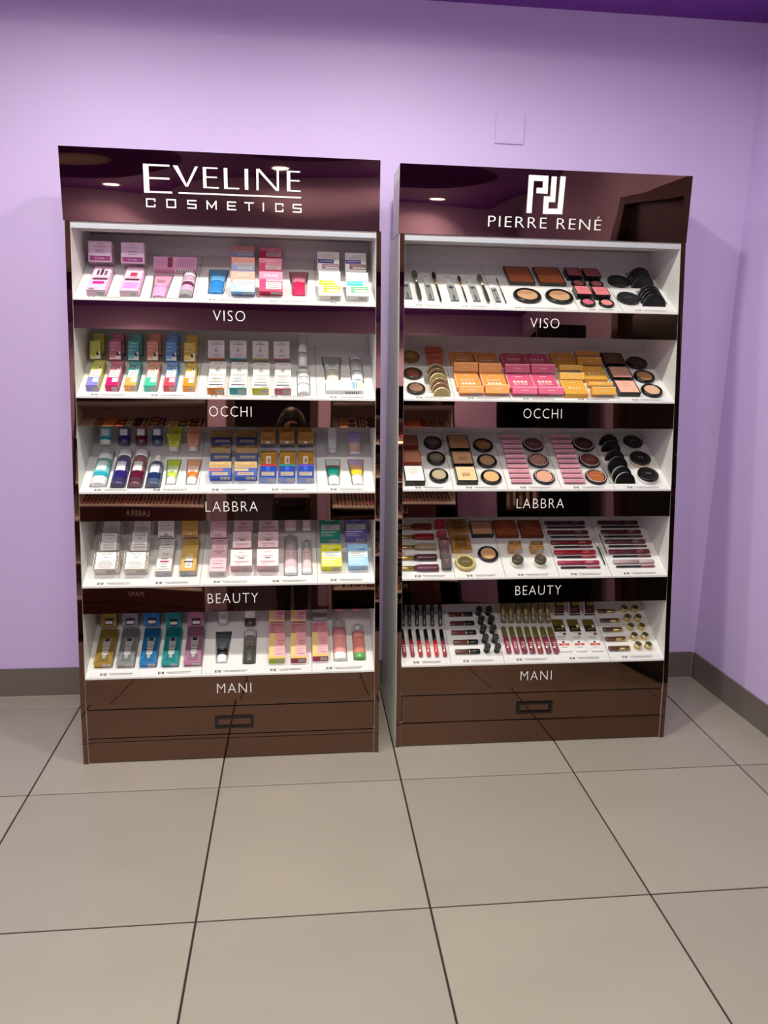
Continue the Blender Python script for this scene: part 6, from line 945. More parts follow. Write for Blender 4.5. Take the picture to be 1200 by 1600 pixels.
    if k == 'whserumup': return 'e8e2da', 'a8a29a', 'c8c2ba', [(.1, .9, .05, .12, '8a7a50')], [(EV, .84, .06, '5c544e', .7), ('IIII', .12, .16, '3a3630', .5)], [(.1, .9, .7, 'b0a8a0'), (.1, .9, .5, 'b0a8a0'), (.2, .8, .4, 'b0a8a0')]
    if k == 'goldserum': return 'c49a4a', '9aa0a8', 'c49a4a', [(.04, .96, .02, .98, 'd4ae60'), (.3, .72, .1, .44, 'f0ece4'), (.22, .78, .26, .3, '3a1a44')], [(EV, .9, .03, '8a6420', .6), ('IIII', .46, .09, 'f4e0a0', .5)], [(.12, .88, .72, '9a7430'), (.35, .68, .38, '5c544e'), (.35, .68, .2, '4a4440'), (.35, .68, .15, '4a4440')]
    if k == 'goldserumup': return 'c89c44', '9a7434', 'd8b468', [(.1, .9, .05, .12, '6a4c1c')], [(EV, .84, .06, '8a6420', .7), ('IIII', .14, .16, 'f4e0a0', .5)], [(.1, .9, .7, 'a47c34'), (.1, .9, .5, 'a47c34')]
    if k == 'pinkwest': return 'f2c6cc', 'c8c0c4', 'e4b4bc', [(.1, .9, .66, .84, 'f6d8dc'), (.25, .75, .68, .8, 'f0b8c4')], [(EV, .92, .03, 'a04c64', .6), ('pink woof', .58, .05, '5a2030', .85)], [(.35, .65, .54, '5a2030'), (.1, .9, .3, 'd08a98'), (.2, .8, .22, 'a04c64'), (.15, .85, .1, 'a04c64')]
    if k == 'pinkwestup': return 'ecbcc4', 'a84a5c', 'e0acb4', [(.2, .8, .3, .6, 'f0ccd2')], [(EV, .82, .05, 'a04c64', .6), ('pink woof', .14, .09, '4a1828', .9)], [(.3, .7, .08, '5a2030')]
    if k == 'pinksq': return 'f5d2d2', 'd4a4a8', 'eec2c4', [(.04, .96, .04, .96, 'f8dada')], [(EV, .8, .06, 'a86474', .5), ('pink woof', .52, .13, '3a2028', .75)], [(.35, .65, .48, '3a2028'), (.38, .62, .44, '3a2028'), (.15, .85, .26, 'b06a78'), (.2, .8, .2, 'b06a78'), (.25, .45, .1, 'a86474')]
    if k == 'sq': return a[0], a[0], a[0], [(.08, .98, .42, .68, 'e4e4da'), (.05, .8, .3, .34, 'f0ece0'), (.55, .9, .74, .77, '2a2a30')], [(EV, .84, .07, 'f6f2e0', .6)], [(.15, .85, .62, '8a8a8a'), (.15, .6, .55, '8a8a8a'), (.15, .8, .48, '8a8a8a'), (.05, .6, .2, 'f0ece0'), (.05, .7, .12, 'f0ece0')]
    if k in ('metal', 'metalup'):
        c = a[0]; cc = [int(c[i:i+2], 16) for i in (0, 2, 4)]; lt = '%02x%02x%02x' % tuple(min(255, int(v*1.25)) for v in cc); dk = '%02x%02x%02x' % tuple(int(v*.7) for v in cc)
        if k == 'metalup': return c, dk, lt, [(.25, .8, .05, .3, '2a2628'), (.3, .75, .1, .2, 'd0ccc8')], [(EV, .74, .08, lt, .7)], [(.2, .8, .5, lt), (.25, .75, .4, lt)]
        return c, lt, dk, [(.3, .72, .48, .7, 'b8b6b4'), (.36, .66, .62, .7, '3a3634'), (.34, .7, .24, .46, 'd8d6d2'), (.3, .74, .36, .38, '2a2826'), (.42, .6, .14, .24, 'c0beba'), (.02, .12, .02, .2, lt), (.88, .98, .02, .2, lt), (0, 1, 0, .03, lt), (.16, .22, .06, .3, lt), (.8, .86, .06, .3, lt)], [(EV, .82, .04, lt, .6)], [(.3, .7, .76, lt), (.38, .66, .3, '4a4846'), (.38, .66, .42, '4a4846')]
    if k in ('pinkyel', 'pinkyelup'):
        return ('eba0a4', a[0] if a else 'c0b040', 'd88a94', [(0, .38, .05, .72, 'e8c878'), (.3, .98, .05, .5, 'f2b4b4'), (.05, .35, .7, .95, 'e0909a'), (.0, 1, 0, .06, 'e8c060')], [(EV, .91, .045, '7a4050', .7), ('BODY', .73, .05, 'f4e0e0', .4)], [(.5, .95, .48, 'b04a6a'), (.5, .95, .43, 'b04a6a'), (.5, .9, .38, 'b04a6a'), (.4, .9, .26, 'c47a80'), (.4, .8, .2, 'c47a80'), (.45, .9, .12, 'a03058')])
    if k == 'greyback': return 'a89a98', '8a7c7a', '6a5c5c', [(0, 1, .2, .45, '5c4c4c'), (0, 1, .7, .8, '5c4c4c')], [], []
    if k == 'plain': return a[0], a[0], a[0], [(.04, .96, .06, .94, a[0])], [], [(.3, .7, .55, 'e8b8a8'), (.35, .65, .4, 'd8a090')]
    if k == 'pal':
        tx = {'BODY': [('BODY', .42, .14, 'f8e6da', .55)], 'BLUSH': [('BLUSH', .22, .13, 'f8e6da', .6)], 'ILLU': [('ILLU', .32, .2, 'f8ecda', .6)]}[a[1]]
        rr = [(0, .03, 0, 1, 'e9c9a4')]
        for j in range(4 if a[1] != 'ILLU' else 0): y_ = .2 if a[1] == 'BODY' else .4; rr.append((.22+.15*j, .33+.15*j, y_, y_+.13, 'f2dccb'))
        return a[0], a[0], a[0], rr, tx, [(.35, .65, .8, 'f8e6da')]
    if k == 'palup': return a[0], a[0], 'f2c490' if a[0] != 'd6587c' else 'f4a8c4', [(.0, 1, .9, 1, 'f6cc8c' if a[0] != 'd6587c' else 'f8b4cc')], [], [(.35, .65, .5, 'f8e6da'), (.38, .62, .42, 'f8e6da')]
    if k == 'slim': return a[0], 'c47a88', 'f0c4cc', [(0, 1, .85, 1, 'f4ccd2'), (0, 1, 0, .12, 'a05868')], [], [(.35, .65, .5, 'a86474')]
    if k == 'golddisc': return '9c6a34', 'c8964c', '8a5c2c', [(.15, .85, .12, .9, '8a5c2a'), (.22, .78, .2, .82, '6c4a22')], [], [(.35, .65, .52, 'c89a58')]
    if k == 'goldcube': return 'b88a50', 'b07c40', '8a6030', [(0, 1, .5, 1, '6e5030'), (.3, .7, .56, .9, '8a6a3c')], [], [(.3, .7, .3, '6a4420'), (.3, .7, .2, '6a4420')]
    return 'cccccc', 'bbbbbb', 'bbbbbb', [], [], []
def b_carton(r):
    W, L, T = r['W'], r['L'], r['T']; base, end, top, rects, texts, lines = design(r['d'], W, L)
    metal = .55 if (isinstance(r['d'], (tuple, list)) and str(r['d'][0]).startswith('metal')) else 0
    rg = .3 if metal else .42
    f = lambda c: mat(c, rg, metal)
    q = MB(); x0, x1 = -W/2, W/2; e = min(.0006, T*.1)
    q.box(x0, x1, 0, L, 0, T, f(base))
    q.m[2] = q.mi(f(end)); q.m[3] = q.mi(f(top))
    # seam of the end flap, a real fold
    z = T
    for i, (a, b, c, d, col) in enumerate(rects): q.rect(x0+a*W, x0+b*W, c*L, d*L, z+.00012*(1+min(i, 5)), f(col))
    for t in texts: text_on(q, t[0], W, t[1]*L, t[2]*L, z+.0010, f(t[3]), t[4])
    for a, b, y, col in lines:
        h = min(.0021, L*.024); q.rect(x0+a*W, x0+b*W, y*L, y*L+h, z+.0009, f(col))
    if T > .018:      # barcode on the end
        q.quad((x0+W*.5, -.0003, T*.2), (x0+W*.92, -.0003, T*.2), (x0+W*.92, -.0003, T*.8), (x0+W*.5, -.0003, T*.8), f('e6e2de'))
        for k in range(7): q.quad((x0+W*(.53+.055*k), -.0006, T*.25), (x0+W*(.555+.055*k), -.0006, T*.25), (x0+W*(.555+.055*k), -.0006, T*.75), (x0+W*(.53+.055*k), -.0006, T*.75), f('3a3634'))
    return q, {}
TUBES = {  # body bands from the cap up: (fraction, colour); cap colour, cap share, text
 'pinktube': ([(1, 'd49ab4')], 'e4a0cc', .42, '8a5a70', 'EVELINE'), 'bluetube': ([(1, '5d9bd0')], '2f86d0', .45, 'd8e8f8', ''),
 'crimtube': ([(1, 'c07088')], 'd02858', .48, 'f0d0d8', ''), 'whitetube': ([(.4, 'd8d8d2'), (1, 'c0c0bc')], 'd6d4c2', .42, '5a5a5a', 'EVELINE'),
 'limetube': ([(.25, 'c8e050'), (.6, 'dce8c0'), (1, 'b8d040')], 'f2f2ee', .25, '6a8020', 'EVELINE'), 'orangetube': ([(.25, 'f08030'), (.6, 'f4d8c4'), (1, 'e8a880')], 'f4f2ee', .25, 'a05020', 'EVELINE'),
 'limetubeup': ([(.45, 'ccd84c'), (1, 'b0bc34')], 'dcdcd0', .25, '5a6a20', 'EVELINE'), 'peachtubeup': ([(.4, 'dca088'), (1, 'd49478')], 'e0d4d0', .25, '8a5040', 'EVELINE'),
 'greytubeup': ([(1, 'c8cccc')], 'd0d4d4', .12, '8a9090', ''), 'lilactubeup': ([(.45, 'c8a088'), (1, '9a88b4')], 'd8d0dc', .12, 'e8e4f0', 'EVELINE'),
 'tealtube': ([(.5, '1c8878'), (.62, '8a5a40'), (1, 'c8d4d0')], 'f4f4f2', .3, 'f0f0f0', ''), 'lilactube': ([(.3, 'f0d030'), (.6, 'd8a870'), (1, 'b8a0c4')], 'f6f4f2', .33, '5a4a6a', ''),
 'chartube': ([(.25, '1a1a1a'), (.9, '5a5a5e'), (1, '3a3a3c')], 'f2f2f0', .22, 'b0b0b0', 'EVELINE'), 'silvertubeup': ([(.9, 'c8c8c4'), (1, 'a0a09c')], 'b0b0ac', .1, '6a6a6a', 'EVELINE')}
def b_tube(r):
    W, L, T = r['W'], r['L'], r['T']; wt = r['wt'] or W*1.3
    bands, capc, cs, tc, txt = TUBES[r['d']]
    q = MB(); y0 = L*cs; n = 16
    ys = sorted(set([0, .12, .3, .5, .7, .85, .94, 1.0]+[b for b, _ in bands])); rings = []; cols = []
    for t in ys:
        rx = (W*.47+(wt/2-W*.47)*t); rz = max(.0009, T*.47*(1-t**1.5)) if t < .93 else .0009
        rings.append([(rx*math.copysign(abs(math.cos(a))**.8, math.cos(a)), y0+(L-y0)*t, T/2+rz*math.copysign(abs(math.sin(a))**.8, math.sin(a))) for a in [-2*math.pi*j/n for j in range(n)]])
        cols.append(next(c for b, c in bands if t < b or b == 1))
    ms = [mat(c, .32) for c in cols]
    q.rings(rings, ms[0], cols=ms)
    c = MB(); m = mat(capc, .3)
    c.latheY(0, T/2, [(W*.36, 0), (W*.44, L*.012), (W*.47, L*cs*.3), (W*.485, L*cs*.8), (W*.46, y0+.0005)], m, 18, zk=T/W*1.02)
    c.latheY(0, T/2, [(W*.493, L*cs*.82), (W*.493, L*cs*.9)], m, 18, zk=T/W*1.02, cap=False)
    g = MB()
    if txt:
        g.text(txt, 0, y0+(L-y0)*.42, L*.035, 0, mat(tc, .5), maxw=W*.7)
        for k in range(3): g.rect(-W*.28+k*.001, W*.28-k*.002, y0+(L-y0)*(.34-.07*k), y0+(L-y0)*(.36-.07*k), 0, mat(tc, .5))
        def zz(y): t = (y-y0)/(L-y0); return T/2+max(.0009, T*.47*(1-t**1.5))+.0006
        g.v = [(x, y, zz(y)) for x, y, z in g.v]; o = len(q.v)
        for f, mi_ in zip(g.f, g.m): q.add([g.v[i] for i in f], [tuple(range(len(f)))], g.mats[mi_])
    return q, {'cap': c}
BOT = {  # profile bands [(y, r, colour)], cap profile, cap colour, label window colour, text colour
 'pinkbottle': ([(0, .9, '9a9496'), (.03, .97, '9a9496'), (.14, 1, 'a49c9e'), (.16, 1, 'd8a8cc'), (.34, 1, 'e6c0dc'), (.36, 1, '6a3048'), (.48, 1, '6a3048'), (.5, 1, 'e6c0dc'), (.78, 1, 'e6c0dc')], [(.78, .97), (.92, .92), (.98, .75), (1, .4)], 'f2eef0', None, '8a5a80'),
 'whitebottle': ([(0, .85, 'e0e0de'), (.04, .97, 'e4e4e0'), (.28, 1, 'e4e4e0'), (.3, 1, '8a8c8c'), (.34, 1, 'e8e8e6'), (.8, 1, 'e8e8e6')], [(.8, .98), (.9, .93), (.97, .7), (1, .35)], 'f2f2f2', None, '4a4c50'),
 'whitebottle2': ([(0, .9, 'd8d8d8'), (.05, .98, 'dcdcdc'), (.5, 1, 'dcdcdc'), (.62, .86, 'd4d4d4')], [(.62, .9), (.9, .9), (.97, .75), (1, .4)], 'e0e0e0', None, '8a8a8a'),
 'tealb': ([(0, .85, 'e8e6e2'), (.04, .97, 'e4e2de'), (.16, 1, 'f0f0ee'), (.18, 1, '30a8b8'), (.3, 1, '7cc8cc'), (.5, 1, '8cd0d0'), (.68, .98, 'a0cccc')], [(.68, .96), (.72, .98), (.95, .96), (.99, .85), (1, .6)], 'd8d8d8', 'e4eef0', '2a7a90'),
 'navyb': ([(0, .88, '4a4468'), (.04, .98, '3a3460'), (.14, 1, '3a3460'), (.16, 1, '2e2070'), (.34, 1, '2e2070'), (.36, 1, '5a5480'), (.6, 1, '5a5480'), (.7, .98, '4a4668'), (.78, .8, '4a4668')], [(.78, .92), (.94, .92), (.99, .8), (1, .5)], 'f0f0f0', 'eeeaf0', '3a3460'),
 'plumb': ([(0, .88, '6a4a54'), (.04, .98, '5a3040'), (.14, 1, '5a3040'), (.16, 1, '5c1034'), (.34, 1, '5c1034'), (.36, 1, '8a5a5c'), (.6, 1, '9a6a64'), (.7, .98, '8a6060'), (.78, .8, '8a6060')], [(.78, .92), (.94, .92), (.99, .8), (1, .5)], 'f0eeee', 'eeeaea', '5a3040'),
 'neckb': ([(0, .95, '5a6478'), (.04, 1, '4a5a74'), (.14, 1, '4a5a74'), (.16, 1, '1e3060'), (.34, 1, '1e3060'), (.36, 1, '6a7488'), (.62, 1, '5a6680'), (.72, .8, '5a6680'), (.76, .5, '7a8090')], [(.76, .45), (.9, .42), (.97, .4), (1, .3)], 'e4e4e6', 'eaeaee', '2a3a5a'),
 'pinkb1': ([(0, .8, 'e8e6e4'), (.04, .96, 'ecebea'), (.12, 1, 'f0eeee'), (.14, 1, 'e8c8cc'), (.6, 1, 'e0b8bc'), (.66, .9, 'c8a8ac')], [(.66, .88), (.84, .9), (.95, .85), (1, .55)], 'b4b0b0', None, '6a3044'),
 'pinkb2': ([(0, .8, 'e8e6e4'), (.04, .96, 'ecebea'), (.1, 1, 'f0eeee'), (.12, 1, 'ecd0d2'), (.62, 1, 'e4c4c8'), (.72, .85, 'd0c0c2'), (.78, .45, 'c0b8b8')], [(.78, .42), (.88, .4), (.9, .6), (1, .55)], 'c4c0c0', None, '6a3044'),
 'charb': ([(0, .92, '4a4844'), (.04, 1, '4a4a44'), (.3, 1, '54544c'), (.45, 1, '6a6860'), (.7, 1, '7a7870'), (.78, .96, '7a7870')], [(.78, .95), (.94, .96), (.99, .85), (1, .6)], 'c8c6c0', None, 'a8a49c'),
 'charbup': ([(0, .95, '3c3a38'), (.05, 1, '3c3a38'), (.42, 1, '44423e')], [(.42, .96), (.9, .97), (.98, .85), (1, .6)], 'e8e6e4', None, '8a8880'),
 'pbw': ([(0, .85, 'f4f2f0'), (.03, .97, 'f6f4f2'), (.14, 1, 'f6f4f2'), (.15, 1, 'eba098'), (.6, 1, 'eca4a8'), (.76, .98, 'dca4a8')], [(.76, .8), (.8, .82), (.95, .8), (1, .6)], 'b8b0b0', None, '8a4060'),
 'pbg': ([(0, .85, '58a050'), (.03, .97, '60a858'), (.14, 1, '60a858'), (.15, 1, 'e08878'), (.6, 1, 'e89890'), (.78, .98, 'd89494'), (.82, .5, 'd0b8b4')], [(.82, .48), (.9, .46), (.91, .62), (1, .58)], 'd4cecc', None, '8a4060'),
 'pbup': ([(0, .85, 'd8848c'), (.04, .98, 'dc8c94'), (.3, 1, 'e09ca0'), (.8, 1, 'e09ca0')], [(.8, .8), (.95, .8), (1, .6)], 'c0b8b8', None, '8a4060')}
def b_bottle(r):
    W, L, T = r['W'], r['L'], r['T']; prof, cp, cc, win, tc = BOT[r['d']]; zk = T/W; R_ = W/2
    q = MB(); q.latheY(0, T/2, [(a*R_, y*L) for y, a, c in prof], None, 18, cols=[mat(c, .25) for y, a, c in prof], zk=zk)
    c = MB(); c.latheY(0, T/2, [(a*R_, y*L) for y, a in cp], mat(cc, .3), 18, zk=zk)
    def front(g):
        g.v = [(x, y, T/2+T/2*math.sqrt(max(0, 1-(x/R_)**2))+.0004+z) for x, y, z in g.v]
        for f, mi_ in zip(g.f, g.m): q.add([g.v[i] for i in f], [tuple(range(len(f)))], g.mats[mi_])
    g = MB(); tm = mat(tc, .5)
    if win:
        n = 8; m = mat(win, .4)
        for j in range(n):
            x0 = -R_*.62+R_*1.24*j/n; x1 = x0+R_*1.24/n; g.rect(x0, x1, L*.34, L*.58, 0, m)
        g.text('EVELINE', 0, L*.52, L*.03, .0003, tm, maxw=R_*1.1)
        for k in range(4): g.rect(-R_*.5, R_*(.5-.15*(k % 2)), L*(.48-.035*k), L*(.49-.035*k), .0003, tm)
    else:
        g.text('EVELINE', 0, L*.56, L*.035, .0003, tm, maxw=R_*1.3)
        for k in range(3): g.rect(-R_*.5, R_*(.5-.15*(k % 2)), L*(.5-.05*k), L*(.51-.05*k), .0003, tm)
    front(g)
    return q, {'cap': c}
def b_disc(r):
    R_ = r['W']/2; T = r['T']; d = r['d']; case, pan = d[0], d[1]; m = mat(case, .25)
    q = MB(); N = 28
    ri = .74 if len(d) < 4 or True else .7
    if case == '101010' and pan == '1c1c1c': ri = .93
    q.latheZ(0, 0, [(R_*.94, 0), (R_, T*.25), (R_, T*.7), (R_*.95, T), (R_*(ri+.03), T), (R_*ri, T*.82)], m, N)
    if 'ring' in d: q.latheZ(0, 0, [(R_*.9, T), (R_*.885, T+.0012), (R_*.83, T+.0012), (R_*.82, T)], mat('c8b4ac', .3), N, cap=False)
    p = MB(); p.latheZ(0, 0, [(R_*(ri-.01), T*.8), (R_*(ri-.02), T*.86)], mat(pan, .5), N)
    if len(d) == 3 and d[2] != 'ring':     # two-tone bronzer: second sector
        p.slab([(0, 0)]+[(R_*(ri-.03)*math.cos(a), R_*(ri-.03)*math.sin(a)) for a in [math.pi*(.15+k*.07) for k in range(12)]], T*.86, T*.88, mat(d[2], .5))
    p.text('PIERRE REN\u00c9', 0, -R_*.04, R_*.11, T*.9, mat('d8c0a8' if pan != '1c1c1c' else 'b0a8a8', .4), maxw=R_*.8)
    return q, {'powder' if pan != '1c1c1c' else 'lid': p}
def b_jar(r):
    R_ = r['W']/2; T = r['T']; lid, body = r['d'][:2]
    q = MB(); q.latheZ(0, 0, [(R_*.9, 0), (R_*.98, T*.08), (R_*.98, T*.5), (R_*.9, T*.55)], mat(body, .15), 24)
    c = MB(); c.latheZ(0, 0, [(R_*.97, T*.55), (R_, T*.6), (R_, T*.94), (R_*.95, T), (R_*.5, T), (R_*.48, T-.0004)], mat(lid, .25), 24)
    c.text('P R', 0, -R_*.1, R_*.22, T+.0005, mat('a8a29c', .4), maxw=R_*.6)
    return q, {'lid': c}
def b_edge(r):
    R_ = r['W']/2; T = r['T']; rim, face = r['d'][:2]
    def up(q): q.v = [(x, y+R_, z) for x, y, z in q.v]; return q
    if 'jar' in r['d']:
        q = MB(); q.latheZ(0, 0, [(R_*.92, 0), (R_, T*.1), (R_, T*.5)], mat(face, .2), 24); up(q)
        c = MB(); c.latheZ(0, 0, [(R_*.98, T*.5), (R_, T*.55), (R_, T*.93), (R_*.95, T)], mat(rim, .25), 24); up(c)
        return q, {'lid': c}
    q = MB(); q.latheZ(0, 0, [(R_*.95, 0), (R_, T*.25), (R_, T*.75), (R_*.94, T), (R_*.84, T), (R_*.83, T*.85)], mat(rim, .25, .6 if rim != '0c0c0c' else 0), 24); up(q)
    p = MB(); p.latheZ(0, 0, [(R_*.82, T*.8), (R_*.81, T*.9)], mat(face, .3), 24); up(p)
    return q, {'lid': p}
def b_stub(r):
    R_ = r['W']/2; H = r['T']; c1, c2 = r['d']; met = .8 if c1 == 'e0cc90' else 0
    q = MB(); q.latheZ(0, 0, [(R_*.92, 0), (R_*.95, .001), (R_*.95, H*.45), (R_*.85, H*.47), (R_*.85, H*.52), (R_, H*.54), (R_, H*.96), (R_*.93, H), (R_*.78, H)], mat(c1, .25, met), 18)
    p = MB(); p.latheZ(0, 0, [(R_*.77, H), (R_*.76, H+.0006)], mat(c2, .3), 18)
    return q, {'cap_disc': p}
def b_palette(r):
    W, L, T = r['W'], r['L'], r['T']; d = r['d']
    pan, case = (d[0], d[1]) if isinstance(d, (tuple, list)) else (d, '120f0f')
    q = MB(); m = mat(case, .25)
    q.box(-W/2, W/2, 0, L, 0, T*.9, m); e = W*.04
    q.slab([(-W/2, 0), (W/2, 0), (W/2, e), (-W/2, e)], T*.9, T, m); q.slab([(-W/2, L-e), (W/2, L-e), (W/2, L), (-W/2, L)], T*.9, T, m)
    q.slab([(-W/2, e), (-W/2+e, e), (-W/2+e, L-e), (-W/2, L-e)], T*.9, T, m); q.slab([(W/2-e, e), (W/2, e), (W/2, L-e), (W/2-e, L-e)], T*.9, T, m)
    p = MB(); p.box(-W/2+e*1.1, W/2-e*1.1, e*1.1, L-e*1.1, T*.9, T*.98, mat(pan, .45))
    tm = mat('6a4030' if sum(srgb(pan)) > .6 else 'd8b0a0', .4)
    p.text('PIERRE REN\u00c9', 0, L*.7, W*.045, T*1.0, tm, maxw=W*.4); p.rect(-W*.2, W*.2, L*.55, L*.56, T*.995, tm); p.rect(-W*.16, W*.16, L*.48, L*.49, T*.995, tm)
    if pan in ('f4c898', 'cc9c74', 'c08a62'):
        for k in range(4): p.rect(-W*.2+k*W*.1, -W*.13+k*W*.1, L*.3, L*.5, T*.995, mat('a8804c', .4))
    return q, {'powder': p}
BR = {'br1': ('3a3634', 'b8a890', '5a5654', 1.0, .9), 'br2': ('0e0d0c', 'b09860', '100e0e', .8, 1.0), 'br3': ('14110e', 'b89050', '2a221c', .7, .8), 'br4': ('0e0c0a', 'a08850', '1c1814', .7, .5), 'goldpen': ('8a6c30', 'b89850', '4a3818', .9, .5)}
def b_brush(r):
    W, L, T = r['W'], r['L'], r['T']; h, f, b, kh, kb = BR[r['d']]; R_ = W/2; z = max(T/2, R_*.97)
    m = mat(h, .25); mf = mat(f, .25, .8); mb = mat(b, .8)
    q = MB(); q.latheY(0, z, [(R_*.28*kh, 0), (R_*.5*kh, L*.02), (R_*.62*kh, L*.3), (R_*.45*kh, L*.56)], m, 12)
    a = MB(); a.latheY(0, z, [(R_*.46*kh, L*.56), (R_*.6*kb, L*.72), (R_*.6*kb, L*.74)], mf, 12)
    c = MB(); c.latheY(0, z, [(R_*.55*kb, L*.74), (R_*.95*kb, L*.86), (R_*.85*kb, L*.94), (R_*.4*kb, L*.99), (R_*.1, L)], mb, 12)
    return q, {'ferrule': a, 'bristles': c}
def b_card(r):
    W, L, T = r['W'], r['L'], r['T']; d = r['d']; q = MB(); p = MB()
    if d.startswith('mascara'):
        g = 'a08434'; e = W*.1; H = .006
        card = [(-W/2+e, 0), (W/2-e, 0), (W/2, e), (W/2, L), (-W/2, L), (-W/2, e)]
        if d == 'mascara':
            q.slab(card, 0, H, mat('eceae6', .35))
            p.box(-W/2+.0015, W/2-.0015, L*.6, L*.985, H, H+.003, mat('241c12', .25)); p.rect(-W/2+.002, W/2-.002, L*.78, L*.98, H+.0032, mat('8c7830', .25, .5)); p.rect(-W*.3, W*.34, L*.64, L*.7, H+.0032, mat('7a6428', .3, .5)); p.rect(W*.2, W*.4, L*.72, L*.8, H+.0034, mat('d8d0b8', .4))
            q.text('EVELINE', 0, L*.55, L*.026, H+.0004, mat('2a2424', .5), maxw=W*.5); q.slab([(W*.1, L*.5), (W*.42, L*.5), (W*.42, L*.57), (W*.25, L*.57)], H, H+.0003, mat('6a2024', .4))
            q.rect(-W*.42, W*.42, L*.17, L*.24, H+.0002, mat('c84438', .4)); q.text('LASH', 0, L*.185, L*.04, H+.0005, mat('f4e8e4', .5), maxw=W*.5)
            q.slab([(W*.1*math.cos(a_*.785), L*.28+W*.1*math.sin(a_*.785)) for a_ in range(8)], H, H+.0003, mat('401818', .4))
            for k in range(3): q.rect(-W*.38, W*(.38-.1*k), L*(.45-.045*k), L*(.462-.045*k), H+.0002, mat('6a6460', .5))
            q.rect(-W*.3, W*.2, L*.11, L*.125, H+.0002, mat('8a7a50', .5))
        else:
            H = .012; q.slab(card, 0, H, mat('d8d0c4', .3))
            p.box(-W/2+.002, W/2-.002, L*.1, L*.95, H, H+.002, mat('2a1c14', .25)); p.rect(-W*.25, W*.42, L*.5, L*.92, H+.0022, mat(g, .25, .5)); p.rect(-W*.4, W*.3, L*.2, L*.4, H+.0022, mat('5a2824', .35)); p.rect(-W*.5, W*.5, L*.0, L*.08, H+.0002, mat('3a1a20', .4))
        return q, {'printed_top': p}
    q.box(-W/2, W/2, 0, L, 0, .0012, mat('ecebe8', .25)); q.rect(-W*.42, W*.42, L*.05, L*.96, .0014, mat('dcdad6', .3))
    q.rect(-W*.06, W*.18, L*.84, L*.86, .0016, mat('6a6664', .5)); q.rect(-W*.2, W*.2, L*.62, L*.8, .0016, mat('f4f4f2', .4))
    if d == 'brcard':
        q.rect(-W*.13, W*.13, L*.06, L*.22, .0017, mat('161212', .4)); q.rect(-W*.05, W*.05, L*.22, L*.4, .0017, mat('c8a870', .4)); q.slab([(W*.3*math.cos(a*.63), L*.47+W*.3*math.sin(a*.63)) for a in range(10)], .0015, .0019, mat('161212', .5))
        p.box(-W*.46, W*.46, L*.03, L*.55, .0019, .0075, mat('f4f6f6', .05, trans=.95, key='clear_blister'))
        return q, {'clear_blister': p}
    q.rect(-W*.15, W*.15, L*.08, L*.2, .0017, mat('161212', .4)); q.rect(-W*.08, W*.08, L*.2, L*.42, .0017, mat('2a2018', .4)); q.rect(-W*.45, -W*.3, L*.2, L*.9, .0017, mat('3a3634', .4))
    p.latheY(0, .004, [(.001, L*.06), (.0024, L*.1), (.0024, L*.6), (.0015, L*.62)], mat('2a2420', .3), 10)
    return q, {'pencil': p}
def along_x(q): q.v = [(y, x, z) for x, y, z in q.v]; q.f = [f[::-1] for f in q.f]; return q
def b_pencil(r):
    W, L, T = r['W'], r['L'], r['T']; c1, c2 = r['d']; R_ = min(L/2, T/2)*1.02; R_ = L/2
    q = MB(); q.latheY(0, T/2, [(R_*.8, -W/2), (R_, -W/2+.002), (R_, W*.12)], mat(c1, .3), 12, zk=T/2/R_); along_x(q)
    p = MB(); p.latheY(0, T/2, [(R_*1.04, W*.12), (R_*1.04, W/2-.003), (R_*.7, W/2)], mat(c2, .25), 12, zk=T/2/R_); along_x(p)
    for x in (q, p): x.v = [(a, b+L/2, c) for a, b, c in x.v]
    if c1 == c2:
        lt = mat('c8a8a8', .3); p.rect(W*.18, W*.34, L*.45, L*.6, T+.0002, lt)
    return q, {'cap': p}
def b_lipstickh(r):
    W, L, T = r['W'], r['L'], r['T']; d = r['d']; R_ = L/2; mode = d[2] if len(d) > 2 else 0
    q = MB(); p = MB(); zk = T/2/R_
    if mode == 0:       # gold cap left, wide squared coloured body right
        p.latheY(0, T/2, [(R_*.5, -W/2), (R_*.55, -W/2+.002), (R_*.6, -W*.14)], mat('c8a45c', .22, .85), 14, zk=zk)
        q.latheY(0, T/2, [(R_*.75, -W*.14), (R_*.95, W*.0), (R_, W/2-.003), (R_*.9, W/2)], mat(d[1], .3), 14, zk=zk, pw=.7)
    elif mode == 1:
        q.latheY(0, T/2, [(R_*.8, -W/2), (R_*.95, -W/2+.002), (R_*.95, W*.04)], mat(d[1], .3), 14, zk=zk)
        p.latheY(0, T/2, [(R_*1., W*.04), (R_*1., W/2-.002), (R_*.8, W/2)], mat('12100f', .3), 14, zk=zk)
        p.latheY(0, T/2, [(R_*1.02, W*.05), (R_*1.02, W*.09)], mat('b8a070', .25, .7), 14, zk=zk, cap=False)
    else:
        q.latheY(0, T/2, [(R_*.8, -W/2), (R_*.95, -W/2+.002), (R_*.95, -W*.04)], mat('6a4a3c', .25), 14, zk=zk)
        p.latheY(0, T/2, [(R_, -W*.04), (R_, W/2-.002), (R_*.8, W/2)], mat('c8b078', .22, .85), 14, zk=zk)
        p.rect(0, 0, 0, 0, 0, mat('4a2420', .4))
    along_x(q); along_x(p)
    for x in (q, p): x.v = [(a, b+L/2, c) for a, b, c in x.v]
    if mode == 2: p.rect(-W*.46, W*.46, L*.28, L*.45, T*.995, mat('4a2824', .4))
    return q, {'cap': p}
